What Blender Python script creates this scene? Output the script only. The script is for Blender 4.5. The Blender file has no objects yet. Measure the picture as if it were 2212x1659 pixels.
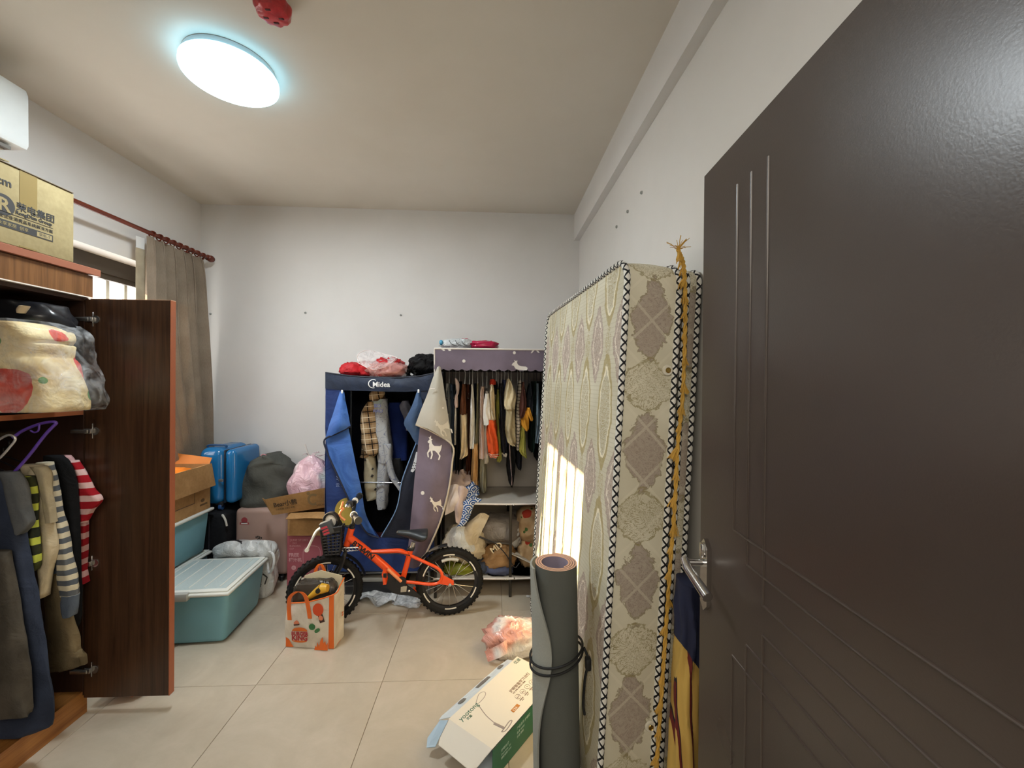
import bpy, bmesh, math, random
from mathutils import Vector, Matrix, noise
SC = bpy.context.scene
COL = SC.collection
PI = math.pi
random.seed(7)

# ------------------------------------------------------------------ camera, world, sun, exposure
FPX, YAW, PIT, ROL, EYE = 890.0, 0.0484, -0.0046, 0.0084, Vector((0.0, 0.0, 1.47))
def _axes():
    r = Vector((math.cos(YAW), -math.sin(YAW), 0)); f = Vector((math.sin(YAW), math.cos(YAW), 0)); u = Vector((0, 0, 1))
    f2 = f*math.cos(PIT)+u*math.sin(PIT); u2 = u*math.cos(PIT)-f*math.sin(PIT)
    return r*math.cos(ROL)+u2*math.sin(ROL), u2*math.cos(ROL)-r*math.sin(ROL), f2
CR, CU, CF = _axes()
cam = bpy.data.objects.new('camera', bpy.data.cameras.new('camera'))
COL.objects.link(cam); SC.camera = cam
cam.matrix_world = Matrix(((CR.x, CU.x, -CF.x, EYE.x), (CR.y, CU.y, -CF.y, EYE.y), (CR.z, CU.z, -CF.z, EYE.z), (0, 0, 0, 1)))
cam.data.sensor_fit = 'HORIZONTAL'; cam.data.sensor_width = 36.0
cam.data.lens = 36.0*FPX/2212.0
cam.data.clip_start = 0.02; cam.data.clip_end = 200

SC.view_settings.view_transform = 'Standard'; SC.view_settings.look = 'None'
SC.view_settings.gamma = 1.0; SC.view_settings.use_curve_mapping = False
SC.view_settings.exposure = 1.12

world = bpy.data.worlds.new('World'); SC.world = world; world.use_nodes = True
bg = world.node_tree.nodes['Background']
bg.inputs[0].default_value = (1.0, 0.96, 0.9, 1); bg.inputs[1].default_value = 4.0

SUN_DIR = Vector((1.0, -0.134, -0.350)).normalized()
sun = bpy.data.objects.new('sun', bpy.data.lights.new('sun', 'SUN')); COL.objects.link(sun)
sun.data.energy = 14.0; sun.data.color = (1.0, 0.78, 0.5); sun.data.angle = math.radians(0.5)
sun.rotation_euler = SUN_DIR.to_track_quat('-Z', 'Y').to_euler()
# added fill: unseen area light in the hall behind the camera
hall = bpy.data.objects.new('hall_lamp', bpy.data.lights.new('hall_lamp', 'AREA')); COL.objects.link(hall)
hall.data.shape = 'RECTANGLE'; hall.data.size = 1.4; hall.data.size_y = 1.0; hall.data.energy = 15; hall.data.color = (1.0, 0.9, 0.76)
hall.location = (-0.25, -1.0, 2.55); hall.rotation_euler = (math.radians(38), 0, 0)

# ------------------------------------------------------------------ pixel -> point on a plane (2212 x 1659 frame)
def ray(px, py): return CR*(px-1106)-CU*(py-829.5)+CF*FPX
def on(px, py, x=None, y=None, z=None):
    d = ray(px, py)
    t = x/d.x if x is not None else (y/d.y if y is not None else (z-EYE.z)/d.z)
    return EYE+d*t

# ------------------------------------------------------------------ materials
def lin(h, a=1.0):
    if not isinstance(h, str): return (h[0], h[1], h[2], a)
    h = h.lstrip('#'); o = []
    for i in (0, 2, 4):
        c = int(h[i:i+2], 16)/255.0
        o.append(c/12.92 if c <= 0.04045 else ((c+0.055)/1.055)**2.4)
    return (o[0], o[1], o[2], a)
class X:
    """a socket with arithmetic"""
    def __init__(s, nt, k): s.nt = nt; s.k = k
    def m(s, op, *a):
        n = s.nt.nodes.new('ShaderNodeMath'); n.operation = op
        for i, v in enumerate((s,)+a):
            if isinstance(v, X): s.nt.links.new(v.k, n.inputs[i])
            else: n.inputs[i].default_value = float(v)
        return X(s.nt, n.outputs[0])
    def __add__(s, o): return s.m('ADD', o)
    __radd__ = __add__
    def __sub__(s, o): return s.m('SUBTRACT', o)
    def __mul__(s, o): return s.m('MULTIPLY', o)
    __rmul__ = __mul__
    def __truediv__(s, o): return s.m('DIVIDE', o)
    def frac(s): return s.m('FRACT')
    def floor(s): return s.m('FLOOR')
    def abs(s): return s.m('ABSOLUTE')
    def sin(s): return s.m('SINE')
    def lt(s, o): return s.m('LESS_THAN', o)
    def gt(s, o): return s.m('GREATER_THAN', o)
    def mn(s, o): return s.m('MINIMUM', o)
    def mx(s, o): return s.m('MAXIMUM', o)
    def pw(s, o): return s.m('POWER', o)
    def sm(s, a, b, lo=0.0, hi=1.0):
        n = s.nt.nodes.new('ShaderNodeMapRange'); n.interpolation_type = 'SMOOTHSTEP'
        s.nt.links.new(s.k, n.inputs[0])
        for i, v in enumerate((a, b, lo, hi)): n.inputs[i+1].default_value = v
        return X(s.nt, n.outputs[0])
class M:
    def __init__(s, name, rough=0.6, metal=0.0, spec=0.5):
        s.mat = bpy.data.materials.new(name); s.mat.use_nodes = True
        s.nt = s.mat.node_tree; s.b = s.nt.nodes['Principled BSDF']
        s.b.inputs['Roughness'].default_value = rough; s.b.inputs['Metallic'].default_value = metal
        s.b.inputs['Specular IOR Level'].default_value = spec
        s._tc = None
    def coords(s, which='Object'):
        if s._tc is None: s._tc = s.nt.nodes.new('ShaderNodeTexCoord')
        n = s.nt.nodes.new('ShaderNodeSeparateXYZ'); s.nt.links.new(s._tc.outputs[which], n.inputs[0])
        return X(s.nt, n.outputs[0]), X(s.nt, n.outputs[1]), X(s.nt, n.outputs[2])
    def noise(s, scale=5, detail=3, rough=0.5, which='Object', stretch=None, dist=0.0):
        if s._tc is None: s._tc = s.nt.nodes.new('ShaderNodeTexCoord')
        n = s.nt.nodes.new('ShaderNodeTexNoise'); n.inputs['Scale'].default_value = scale
        n.inputs['Detail'].default_value = detail; n.inputs['Roughness'].default_value = rough; n.inputs['Distortion'].default_value = dist
        src = s._tc.outputs[which]
        if stretch:
            mp = s.nt.nodes.new('ShaderNodeMapping'); mp.inputs['Scale'].default_value = stretch
            s.nt.links.new(src, mp.inputs[0]); src = mp.outputs[0]
        s.nt.links.new(src, n.inputs['Vector'])
        return X(s.nt, n.outputs[0])
    def voro(s, scale=5, which='Object', feature='F1'):
        if s._tc is None: s._tc = s.nt.nodes.new('ShaderNodeTexCoord')
        n = s.nt.nodes.new('ShaderNodeTexVoronoi'); n.inputs['Scale'].default_value = scale; n.feature = feature
        s.nt.links.new(s._tc.outputs[which], n.inputs['Vector'])
        return X(s.nt, n.outputs[0])
    def col(s, c):
        if isinstance(c, X): return c
        n = s.nt.nodes.new('ShaderNodeRGB'); n.outputs[0].default_value = lin(c); return X(s.nt, n.outputs[0])
    def mix(s, f, a, b):
        n = s.nt.nodes.new('ShaderNodeMix'); n.data_type = 'RGBA'
        if isinstance(f, X): s.nt.links.new(f.k, n.inputs[0])
        else: n.inputs[0].default_value = f
        s.nt.links.new(s.col(a).k, n.inputs[6]); s.nt.links.new(s.col(b).k, n.inputs[7])
        return X(s.nt, n.outputs[2])
    def base(s, c): s.nt.links.new(s.col(c).k, s.b.inputs['Base Color']); return s
    def rough(s, x): s.nt.links.new(x.k, s.b.inputs['Roughness']); return s
    def bump(s, h, strength=0.3, dist=0.01):
        n = s.nt.nodes.new('ShaderNodeBump'); n.inputs['Strength'].default_value = strength; n.inputs['Distance'].default_value = dist
        s.nt.links.new(h.k, n.inputs['Height']); s.nt.links.new(n.outputs[0], s.b.inputs['Normal']); return s
    def alpha(s, a):
        if isinstance(a, X): s.nt.links.new(a.k, s.b.inputs['Alpha'])
        else: s.b.inputs['Alpha'].default_value = a
        return s
    def sss(s, w, c=None): return s
_cache = {}
def shade(h, k):
    c = lin(h); return tuple(min(1, v*k) for v in c[:3])
def cloth(h, name=None, var=0.16, rough=0.92, scale=9, wr=0.35):
    key = ('cloth', h, var, rough, scale, wr)
    if key in _cache: return _cache[key]
    m = M(name or 'cloth', rough, 0, 0.2); n = m.noise(scale, 4)
    m.base(m.mix(n.sm(0.3, 0.7), shade(h, 1-var), shade(h, 1+var)))
    m.bump(m.noise(scale*1.6, 4, 0.6, dist=0.6), wr, 0.02)
    _cache[key] = m.mat; return m.mat
def plain(h, rough=0.5, metal=0.0, spec=0.5, name='plain', var=0.05, scale=14):
    key = ('plain', h, rough, metal, spec, var)
    if key in _cache: return _cache[key]
    m = M(name, rough, metal, spec); n = m.noise(scale, 3)
    m.base(m.mix(n, shade(h, 1-var), shade(h, 1+var)))
    _cache[key] = m.mat; return m.mat
def plastic_film(h, alpha=0.35, rough=0.15, name='film', wr=0.5, scale=18):
    key = ('film', h, alpha, rough, scale)
    if key in _cache: return _cache[key]
    m = M(name, rough, 0, 0.6); n = m.noise(scale, 4, 0.6, dist=1.0)
    m.base(m.mix(n, shade(h, 0.85), shade(h, 1.1))); m.bump(n, wr, 0.02)
    m.alpha(n.sm(0.3, 0.75, max(0, alpha-0.15), min(1, alpha+0.2)))
    _cache[key] = m.mat; return m.mat
def wood(dark, light, name, rough=0.35, axis='z', scale=1.0, spec=0.5):
    m = M(name, rough, 0, spec)
    st = {'z': (38, 38, 1.4), 'y': (38, 1.4, 38), 'x': (1.4, 38, 38)}[axis]
    g = m.noise(1.0*scale, 5, 0.65, stretch=st, dist=0.4); f = m.noise(4.0*scale, 3, 0.6, stretch=st)
    m.base(m.mix((g*0.75+f*0.3).sm(0.3, 0.75), dark, light)); m.bump(f, 0.08, 0.004)
    return m.mat
def stripes(h1, h2, period, duty=0.5, axis=2, off=0.0, which='Object', var=0.12, name='striped_cloth'):
    m = M(name, 0.92, 0, 0.2); c = m.coords(which)[axis]
    n = m.noise(14, 3)
    s = ((c+off+(n-0.5)*period*0.12)/period).frac().lt(duty)
    m.base(m.mix(n.sm(0.25, 0.75, 0, 0.25), m.mix(s, h2, h1), shade(h1, 0.35))); m.bump(m.noise(14, 4), 0.3, 0.02)
    return m.mat

# ------------------------------------------------------------------ objects
def tag(o, label=None, cat=None, group=None, kind=None):
    if label: o['label'] = label
    if cat: o['category'] = cat
    if group: o['group'] = group
    if kind: o['kind'] = kind
    return o
def thing(name, label, cat, loc, group=None, kind=None):
    o = bpy.data.objects.new(name, None); COL.objects.link(o); o.location = Vector(loc); o.empty_display_size = 0.05
    return tag(o, label, cat, group, kind)
def origin_of(p):
    v = Vector((0, 0, 0))
    while p is not None: v += p.location; p = p.parent
    return v
def cr(p0, p1, p2, p3, t):
    return 0.5*((2*p1)+(p2-p0)*t+(2*p0-5*p1+4*p2-p3)*t*t+(3*p1-p0-3*p2+p3)*t*t*t)
def spline(pts, n):
    """n+1 points on a catmull-rom curve through pts (Vectors or tuples of floats)"""
    P = [Vector(p) for p in pts]; k = len(P)-1; out = []
    for i in range(n+1):
        s = i*k/n; j = min(int(s), k-1); t = s-j
        a = P[j-1] if j > 0 else 2*P[j]-P[j+1]; d = P[j+2] if j+2 <= k else 2*P[j+1]-P[j]
        out.append(cr(a, P[j], P[j+1], d, t))
    return out
def lerp_rows(rows, n):
    """rows of equal-length float tuples, catmull-rom resampled to n+1 rows"""
    k = len(rows)-1; out = []
    for i in range(n+1):
        s = i*k/n; j = min(int(s), k-1); t = s-j; r = []
        for q in range(len(rows[0])):
            p1 = rows[j][q]; p2 = rows[j+1][q]
            p0 = rows[j-1][q] if j > 0 else 2*p1-p2; p3 = rows[j+2][q] if j+2 <= k else 2*p2-p1
            r.append(cr(p0, p1, p2, p3, t))
        out.append(r)
    return out
class MB:
    def __init__(s): s.soft = False; s.v = []; s.f = []; s.uv = {}; s.T = Matrix.Identity(4); s.mi = []; s.cur = 0
    def vt(s, p, uv=None):
        s.v.append(s.T @ Vector(p))
        if uv is not None: s.uv[len(s.v)-1] = uv
        return len(s.v)-1
    def face(s, *i): s.f.append(tuple(i)); s.mi.append(s.cur)
    def box(s, lo, hi):
        x0, y0, z0 = lo; x1, y1, z1 = hi
        i = [s.vt(p) for p in ((x0, y0, z0), (x1, y0, z0), (x1, y1, z0), (x0, y1, z0), (x0, y0, z1), (x1, y0, z1), (x1, y1, z1), (x0, y1, z1))]
        for q in ((0, 3, 2, 1), (4, 5, 6, 7), (0, 1, 5, 4), (1, 2, 6, 5), (2, 3, 7, 6), (3, 0, 4, 7)): s.face(*[i[k] for k in q])
        return s
    def rbox(s, lo, hi, r=0.01, seg=2, taper=0.0):
        """bevelled box; taper shrinks the bottom"""
        lo = Vector(lo); hi = Vector(hi); c = (lo+hi)/2; d = hi-lo
        bm = bmesh.new(); bmesh.ops.create_cube(bm, size=1.0)
        for v in bm.verts: v.co = Vector((v.co.x*d.x, v.co.y*d.y, v.co.z*d.z))
        if taper:
            for v in bm.verts:
                if v.co.z < 0: v.co.x *= 1-taper; v.co.y *= 1-taper
        r = min(r, min(d)*0.49)
        bmesh.ops.bevel(bm, geom=list(bm.edges), offset=r, segments=seg, profile=0.5, affect='EDGES')
        s.addbm(bm, Matrix.Translation(c)); return s
    def addbm(s, bm, mx=None):
        b = len(s.v); bm.verts.ensure_lookup_table(); bm.verts.index_update()
        for v in bm.verts: s.v.append(s.T @ ((mx @ v.co) if mx else v.co))
        for f in bm.faces: s.face(*[b+v.index for v in f.verts])
        bm.free(); return s
    def tube(s, pts, r, n=8, sub=0, closed=False, r2=None, cap=True):
        P = [Vector(p) for p in pts]
        if sub: P = spline(P, sub*(len(P)-1))
        k = len(P); rows = []; up = None; L = 0.0
        for i, p in enumerate(P):
            if closed: t = (P[(i+1) % k]-P[i-1])
            else: t = P[min(i+1, k-1)]-P[max(i-1, 0)]
            t = t.normalized() if t.length > 1e-9 else Vector((0, 0, 1))
            if up is None:
                up = Vector((0, 0, 1)) if abs(t.z) < 0.9 else Vector((0, 1, 0))
            a = t.cross(up); a = a.normalized() if a.length > 1e-6 else t.orthogonal().normalized()
            b = a.cross(t).normalized(); up = b
            if i: L += (p-P[i-1]).length
            rr = r if r2 is None else r+(r2-r)*i/max(1, k-1)
            rows.append([s.vt(p+(a*math.cos(2*PI*j/n)+b*math.sin(2*PI*j/n))*rr, (L, j/n)) for j in range(n)])
        for i in range(k if closed else k-1):
            A = rows[i]; B = rows[(i+1) % k]
            for j in range(n): s.face(A[j], A[(j+1) % n], B[(j+1) % n], B[j])
        if cap and not closed: s.face(*rows[0]); s.face(*reversed(rows[-1]))
        return s
    def cyl(s, p0, p1, r, n=20, r2=None): return s.tube([p0, p1], r, n, r2=r2)
    def lathe(s, prof, c=(0, 0, 0), n=32, axis='z', cap=True):
        """prof: (radius, height) pairs turned around axis through c"""
        c = Vector(c); rows = []
        for (r, h) in prof:
            row = []
            for j in range(n):
                a = 2*PI*j/n; u, w = r*math.cos(a), r*math.sin(a)
                p = {'z': (u, w, h), 'y': (u, h, w), 'x': (h, u, w)}[axis]
                row.append(s.vt(c+Vector(p)))
            rows.append(row)
        for i in range(len(rows)-1):
            for j in range(n): s.face(rows[i][j], rows[i][(j+1) % n], rows[i+1][(j+1) % n], rows[i+1][j])
        if cap: s.face(*reversed(rows[0])); s.face(*rows[-1])
        return s
    def prism(s, poly, d):
        """planar polygon (3-D points) pushed along vector d"""
        d = Vector(d); a = [s.vt(p) for p in poly]; b = [s.vt(Vector(p)+d) for p in poly]; n = len(a)
        s.face(*a); s.face(*reversed(b))
        for i in range(n): s.face(a[i], b[i], b[(i+1) % n], a[(i+1) % n])
        return s
    def sheet(s, ctrl, nu=12, nv=16, t=0.002, wob=0.0, wf=8.0, seed=0, fold=None):
        """thick cloth through a grid of control points (rows of points)"""
        rows = [spline(r, nu) for r in ctrl]
        cols = [spline([rows[i][j] for i in range(len(rows))], nv) for j in range(nu+1)]
        G = [[cols[j][i] for j in range(nu+1)] for i in range(nv+1)]
        N = [[None]*(nu+1) for _ in range(nv+1)]
        for i in range(nv+1):
            for j in range(nu+1):
                a = G[min(i+1, nv)][j]-G[max(i-1, 0)][j]; b = G[i][min(j+1, nu)]-G[i][max(j-1, 0)]
                c = a.cross(b); N[i][j] = c.normalized() if c.length > 1e-9 else Vector((0, -1, 0))
        for i in range(nv+1):
            for j in range(nu+1):
                o = 0.0
                if wob: o += wob*noise.noise(G[i][j]*wf+Vector((seed, seed*1.7, 0)))
                if fold: o += fold(j/nu, i/nv)
                G[i][j] = G[i][j]+N[i][j]*o
        F = [[s.vt(G[i][j]+N[i][j]*t/2, (j/nu, i/nv)) for j in range(nu+1)] for i in range(nv+1)]
        B = [[s.vt(G[i][j]-N[i][j]*t/2, (j/nu, i/nv)) for j in range(nu+1)] for i in range(nv+1)]
        for i in range(nv):
            for j in range(nu):
                s.face(F[i][j], F[i][j+1], F[i+1][j+1], F[i+1][j]); s.face(B[i][j], B[i+1][j], B[i+1][j+1], B[i][j+1])
        for i in range(nv): s.face(F[i][0], F[i+1][0], B[i+1][0], B[i][0]); s.face(F[i][nu], B[i][nu], B[i+1][nu], F[i+1][nu])
        for j in range(nu): s.face(F[0][j], B[0][j], B[0][j+1], F[0][j+1]); s.face(F[nv][j], F[nv][j+1], B[nv][j+1], B[nv][j])
        return s
    def loft(s, rows, n=16, sub=4, e=2.0, wob=0.0, k=5, seed=0, cap=True, nz=0.0, nf=10.0):
        s.soft = True
        """rows (x, y, z, half width, half depth[, turn]) stacked into a closed soft body"""
        rows = [tuple(r)+((0.0,) if len(r) == 5 else ()) for r in rows]
        R = lerp_rows(rows, sub*(len(rows)-1)); ring = []; m = len(R)
        for i, (x, y, z, hx, hy, rot) in enumerate(R):
            row = []
            for j in range(n):
                a = 2*PI*j/n; c, w = math.cos(a), math.sin(a)
                q = (abs(c)**(2/e))*(1 if c >= 0 else -1); p = (abs(w)**(2/e))*(1 if w >= 0 else -1)
                g = 1+wob*math.sin(k*a+seed+2.0*math.sin(i*0.35+seed))*min(1, i/3.0)
                u, v = hx*q*g, hy*p*g
                pt = Vector((x+u*math.cos(rot)-v*math.sin(rot), y+u*math.sin(rot)+v*math.cos(rot), z))
                if nz:
                    dv = Vector((u, v, 0)); dv = dv.normalized() if dv.length > 1e-6 else Vector((0, 0, 0))
                    pt += dv*nz*noise.noise(pt*nf+Vector((seed, 0, seed*3)))
                row.append(s.vt(pt, (j/n, i/(m-1))))
            ring.append(row)
        for i in range(m-1):
            for j in range(n): s.face(ring[i][j], ring[i+1][j], ring[i+1][(j+1) % n], ring[i][(j+1) % n])
        if cap: s.face(*ring[0]); s.face(*reversed(ring[-1]))
        return s
    def blob(s, c, size, seed=0, amp=0.12, freq=3.0, nu=22, nv=14, e=2.4, floor=None, crease=0.0):
        s.soft = True
        """lumpy soft bag: superellipsoid with noise, optionally resting flat on z=floor"""
        c = Vector(c); rows = []
        for i in range(nv+1):
            ph = -PI/2+PI*i/nv; row = []
            if i in (0, nv):
                u = Vector((0, 0, math.sin(ph)*size[2]/2)); p = c+u
                if floor is not None: p.z = max(p.z, floor)
                row = [s.vt(p)]
            else:
                for j in range(nu):
                    th = 2*PI*j/nu
                    def sp(v, ee): return (abs(v)**(2/ee))*(1 if v >= 0 else -1)
                    d = Vector((sp(math.cos(ph), e)*sp(math.cos(th), e), sp(math.cos(ph), e)*sp(math.sin(th), e), sp(math.sin(ph), e)))
                    g = 1+amp*noise.noise(d*freq+Vector((seed*3.1, seed, 0)))
                    if crease: g += crease*(abs(noise.noise(d*freq*2.3+Vector((0, seed*2.0, seed))))-0.25)
                    p = c+Vector((d.x*size[0]/2, d.y*size[1]/2, d.z*size[2]/2))*g
                    if floor is not None: p.z = max(p.z, floor)
                    row.append(s.vt(p))
            rows.append(row)
        for i in range(nv):
            A, B = rows[i], rows[i+1]
            for j in range(nu):
                j2 = (j+1) % nu
                if len(A) == 1: s.face(A[0], B[j2], B[j])
                elif len(B) == 1: s.face(A[j], A[j2], B[0])
                else: s.face(A[j], A[j2], B[j2], B[j])
        return s
    def obj(s, name, mat, parent=None, smooth=True, kind=None, label=None, auto=None):
        o = origin_of(parent)
        me = bpy.data.meshes.new(name); me.from_pydata([v-o for v in s.v], [], s.f)
        for m in (mat if isinstance(mat, (list, tuple)) else [mat]): me.materials.append(m)
        if s.cur or any(s.mi): me.polygons.foreach_set('material_index', s.mi)
        if s.uv:
            L = me.uv_layers.new(name='UVMap')
            for lp in me.loops: L.data[lp.index].uv = s.uv.get(lp.vertex_index, (0, 0))
        if smooth:
            me.polygons.foreach_set('use_smooth', [True]*len(me.polygons))
            me.update()
            bm = bmesh.new(); bm.from_mesh(me); bmesh.ops.recalc_face_normals(bm, faces=bm.faces)
            lim = math.radians(auto if auto else (85 if s.soft else 40))
            for e in bm.edges:
                if len(e.link_faces) == 2 and e.calc_face_angle(0) > lim: e.smooth = False
            bm.to_mesh(me); bm.free()
        else:
            bm = bmesh.new(); bm.from_mesh(me); bmesh.ops.recalc_face_normals(bm, faces=bm.faces); bm.to_mesh(me); bm.free()
        me.update()
        ob = bpy.data.objects.new(name, me); COL.objects.link(ob)
        if parent is not None: ob.parent = parent
        if kind: ob['kind'] = kind
        if label: ob['label'] = label
        return ob
def single(name, label, cat, base, mb, mat, group=None, **kw):
    """a thing that is one mesh, its origin at base"""
    base = Vector(base); mb.v = [v-base for v in mb.v]
    o = mb.obj(name, mat, None, **kw); o.location = base
    return tag(o, label, cat, group)
def frame3(o, ux, uy):
    """matrix with origin o, x axis ux, y axis uy (both made orthonormal)"""
    a = Vector(ux).normalized(); b = Vector(uy); b = (b-a*b.dot(a)).normalized(); c = a.cross(b)
    return Matrix(((a.x, b.x, c.x, o[0]), (a.y, b.y, c.y, o[1]), (a.z, b.z, c.z, o[2]), (0, 0, 0, 1)))
def text(body, mat, parent, fr, size, name='lettering', align='LEFT', depth=0.0006, shear=0.0, width=1.0, bold=0.0, alignv='BOTTOM_BASELINE'):
    """flat lettering in the plane of matrix fr (its x runs along the line, its z out of the surface)"""
    c = bpy.data.curves.new(name, 'FONT'); c.body = body; c.size = size; c.extrude = depth/2; c.shear = shear
    c.align_x = align; c.align_y = alignv; c.offset = bold; c.resolution_u = 2
    t = bpy.data.objects.new(name, c); COL.objects.link(t)
    bpy.context.view_layer.update()
    me = bpy.data.meshes.new_from_object(t.evaluated_get(bpy.context.evaluated_depsgraph_get()))
    bpy.data.objects.remove(t); bpy.data.curves.remove(c)
    o = origin_of(parent)
    for v in me.vertices: v.co = (fr @ Vector((v.co.x*width, v.co.y, v.co.z)))-o
    me.materials.clear(); me.materials.append(mat)
    ob = bpy.data.objects.new(name, me); COL.objects.link(ob); ob.parent = parent
    return ob
def decal(poly2, fr, mat, parent, name='print', d=0.0006, z=0.0):
    """flat printed shape: 2-D polygon in the plane of fr"""
    b = MB(); b.T = fr; b.prism([(p[0], p[1], z) for p in poly2], (0, 0, d)); return b.obj(name, mat, parent, smooth=False)
def ell(cx, cy, rx, ry, n=24, a0=0.0, a1=2*PI): return [(cx+rx*math.cos(a0+(a1-a0)*i/n), cy+ry*math.sin(a0+(a1-a0)*i/n)) for i in range(n if a1-a0 > 6.2 else n+1)]

from mathutils.bvhtree import BVHTree
def bvh_of(o):
    p = origin_of(o.parent)+o.location if o.parent else o.location
    return BVHTree.FromPolygons([v.co+p for v in o.data.vertices], [tuple(f.vertices) for f in o.data.polygons])
def press(me_pts, o, off=0.002):
    """lay world points onto the surface of o along the line of sight, lifted by off"""
    t = bvh_of(o) if not isinstance(o, list) else None; trees = [t] if t else [bvh_of(q) for q in o]; out = []
    for p in me_pts:
        d = (p-EYE).normalized(); best = None
        for tr in trees:
            h = tr.ray_cast(EYE, d)
            if h[0] is not None and (best is None or h[3] < best[3]): best = h
        out.append((best[3]-off) if best else None)
    ok = [q for q in out if q is not None]; mid = sum(ok)/len(ok) if ok else 2.8
    return [EYE+(p-EYE).normalized()*(q if q is not None else mid) for p, q in zip(me_pts, out)]
def stamp(pix, o, mat, name='print', parent=None, cuts=2, off=0.002):
    """printed shape: pixel outline laid onto the cloth o"""
    from mathutils.geometry import tessellate_polygon
    bm = bmesh.new(); vs = [bm.verts.new(Vector((x, y, 0))) for x, y in pix]
    for t in tessellate_polygon([[Vector((x, y, 0)) for x, y in pix]]):
        try: bm.faces.new([vs[i] for i in t])
        except ValueError: pass
    for _ in range(cuts): bmesh.ops.subdivide_edges(bm, edges=[e for e in bm.edges if e.calc_length() > 3.5], cuts=1)
    bmesh.ops.triangulate(bm, faces=list(bm.faces)); bm.verts.index_update()
    P = press([EYE+ray(v.co.x, v.co.y) for v in bm.verts], o, off)
    b = MB(); b.v = P; b.f = [tuple(v.index for v in q.verts) for q in bm.faces]; b.mi = [0]*len(b.f); bm.free()
    tgt = o[0] if isinstance(o, list) else o
    return b.obj(name, mat, parent or tgt.parent or tgt, smooth=False)
def stamp_text(body, px, py, size, o, mat, parent, dy, rot=0.0, **kw):
    """lettering laid onto the cloth o, starting at a pixel; dy is the depth of the guide plane"""
    f = Matrix(((1, 0, 0, 0), (0, 0, -1, 0), (0, 1, 0, 0), (0, 0, 0, 1))); f.translation = on(px, py, y=dy); f = f @ Matrix.Rotation(rot, 4, 'Z')
    t = text(body, mat, parent, f, size, depth=0.0, **kw); og = origin_of(parent)
    Q = press([v.co+og for v in t.data.vertices], o, 0.0025)
    for v, q in zip(t.data.vertices, Q): v.co = q-og
    return t
# ------------------------------------------------------------------ the room shell
XL, XR, YB, YN, ZC = -2.325, 0.716, 3.4, 0.14, 2.865
m = M('wall_paint', 0.75, 0, 0.3); n1 = m.noise(1.3, 4, 0.6)
m.base(m.mix(n1.sm(0.3, 0.75), '#d9d7d4', '#dfdedc')); m.bump(m.noise(90, 3), 0.04, 0.003); WALL = m.mat
m = M('wall_paint_gloss', 0.38, 0, 0.4); n1 = m.noise(1.3, 4, 0.6)
m.base(m.mix(n1.sm(0.3, 0.75), '#dad8d3', '#e2e0dc')); m.bump(m.noise(3.0, 4), 0.05, 0.02); WALLG = m.mat
m = M('ceiling_paint', 0.8, 0, 0.2); n1 = m.noise(1.1, 4, 0.6)
m.base(m.mix(n1.sm(0.3, 0.75), '#d3cdc2', '#dad5cb')); m.bump(m.noise(40, 3), 0.05, 0.004); CEIL = m.mat
m = M('tile_glaze', 0.22, 0, 0.5); n1 = m.noise(2.6, 6, 0.65, dist=0.8); n2 = m.noise(17, 5, 0.7)
m.base(m.mix((n1*0.8+n2*0.2).sm(0.25, 0.8), '#b3a896', '#c6bbaa')); m.rough(n2.sm(0.2, 0.8, 0.21, 0.25)); TILE = m.mat
GROUT = plain('#857b6c', 0.9, name='grout')
def struct(name, mb, mat, parent=None, **kw):
    o = mb.obj(name, mat, parent, **kw)
    if parent is None: o['kind'] = 'structure'
    return o
floor = struct('floor', MB().box((XL-0.3, -2.4, -0.12), (XR+0.9, YB+0.15, -0.004)), GROUT, smooth=False)
# 60 cm floor tiles, one object each
TS = 0.6; tx0, ty0 = 0.076, 2.036; tile_meshes = {}
def tile(x0, x1, y0, y1):
    w, h = round(x1-x0, 3), round(y1-y0, 3)
    if (w, h) not in tile_meshes:
        b = MB(); b.rbox((0, 0, -0.01), (w, h, 0.0), 0.0012, 1); o = b.obj('tile', TILE, None, smooth=False); tile_meshes[(w, h)] = o.data
    else:
        o = bpy.data.objects.new('tile', tile_meshes[(w, h)]); COL.objects.link(o)
    o.parent = floor; o.location = (x0, y0, 0)
g = 0.0010
for i in range(-5, 3):
    for j in range(-4, 3):
        x0, x1, y0, y1 = tx0+i*TS, tx0+(i+1)*TS, ty0+j*TS, ty0+(j+1)*TS
        x0, x1, y0, y1 = max(x0, XL-0.01), min(x1, XR+0.01), max(y0, 0.0), min(y1, YB+0.01)
        if x1-x0 > 0.02 and y1-y0 > 0.02: tile(x0+g, x1-g, y0+g, y1-g)
struct('ceiling', MB().box((XL-0.3, -2.4, ZC), (XR+0.9, YB+0.15, ZC+0.12)), CEIL, smooth=False)
struct('wall_back', MB().box((XL-0.24, YB, -0.1), (XR+0.15, YB+0.15, ZC)), WALL, smooth=False)
struct('wall_right', MB().box((XR, YN, -0.1), (XR+0.15, YB, ZC)), WALLG, smooth=False)
WY0, WY1, WZ0, WZ1, WX = 1.72, 3.24, 1.00, 2.24, -2.565
b = MB()
b.box((WX, YN, -0.1), (XL, WY0, ZC)); b.box((WX, WY1, -0.1), (XL, YB, ZC))
b.box((WX, WY0, -0.1), (XL, WY1, WZ0)); b.box((WX, WY0, WZ1), (XL, WY1, ZC))
struct('wall_left', b, WALL, smooth=False)
b = MB(); DX0, DX1, DZ = -1.40, 0.56, 2.45
b.box((WX, 0.02, -0.1), (DX0, YN, ZC)); b.box((DX1, 0.02, -0.1), (XR+0.15, YN, ZC)); b.box((DX0, 0.02, DZ), (DX1, YN, ZC))
struct('wall_front', b, WALL, smooth=False)
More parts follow.
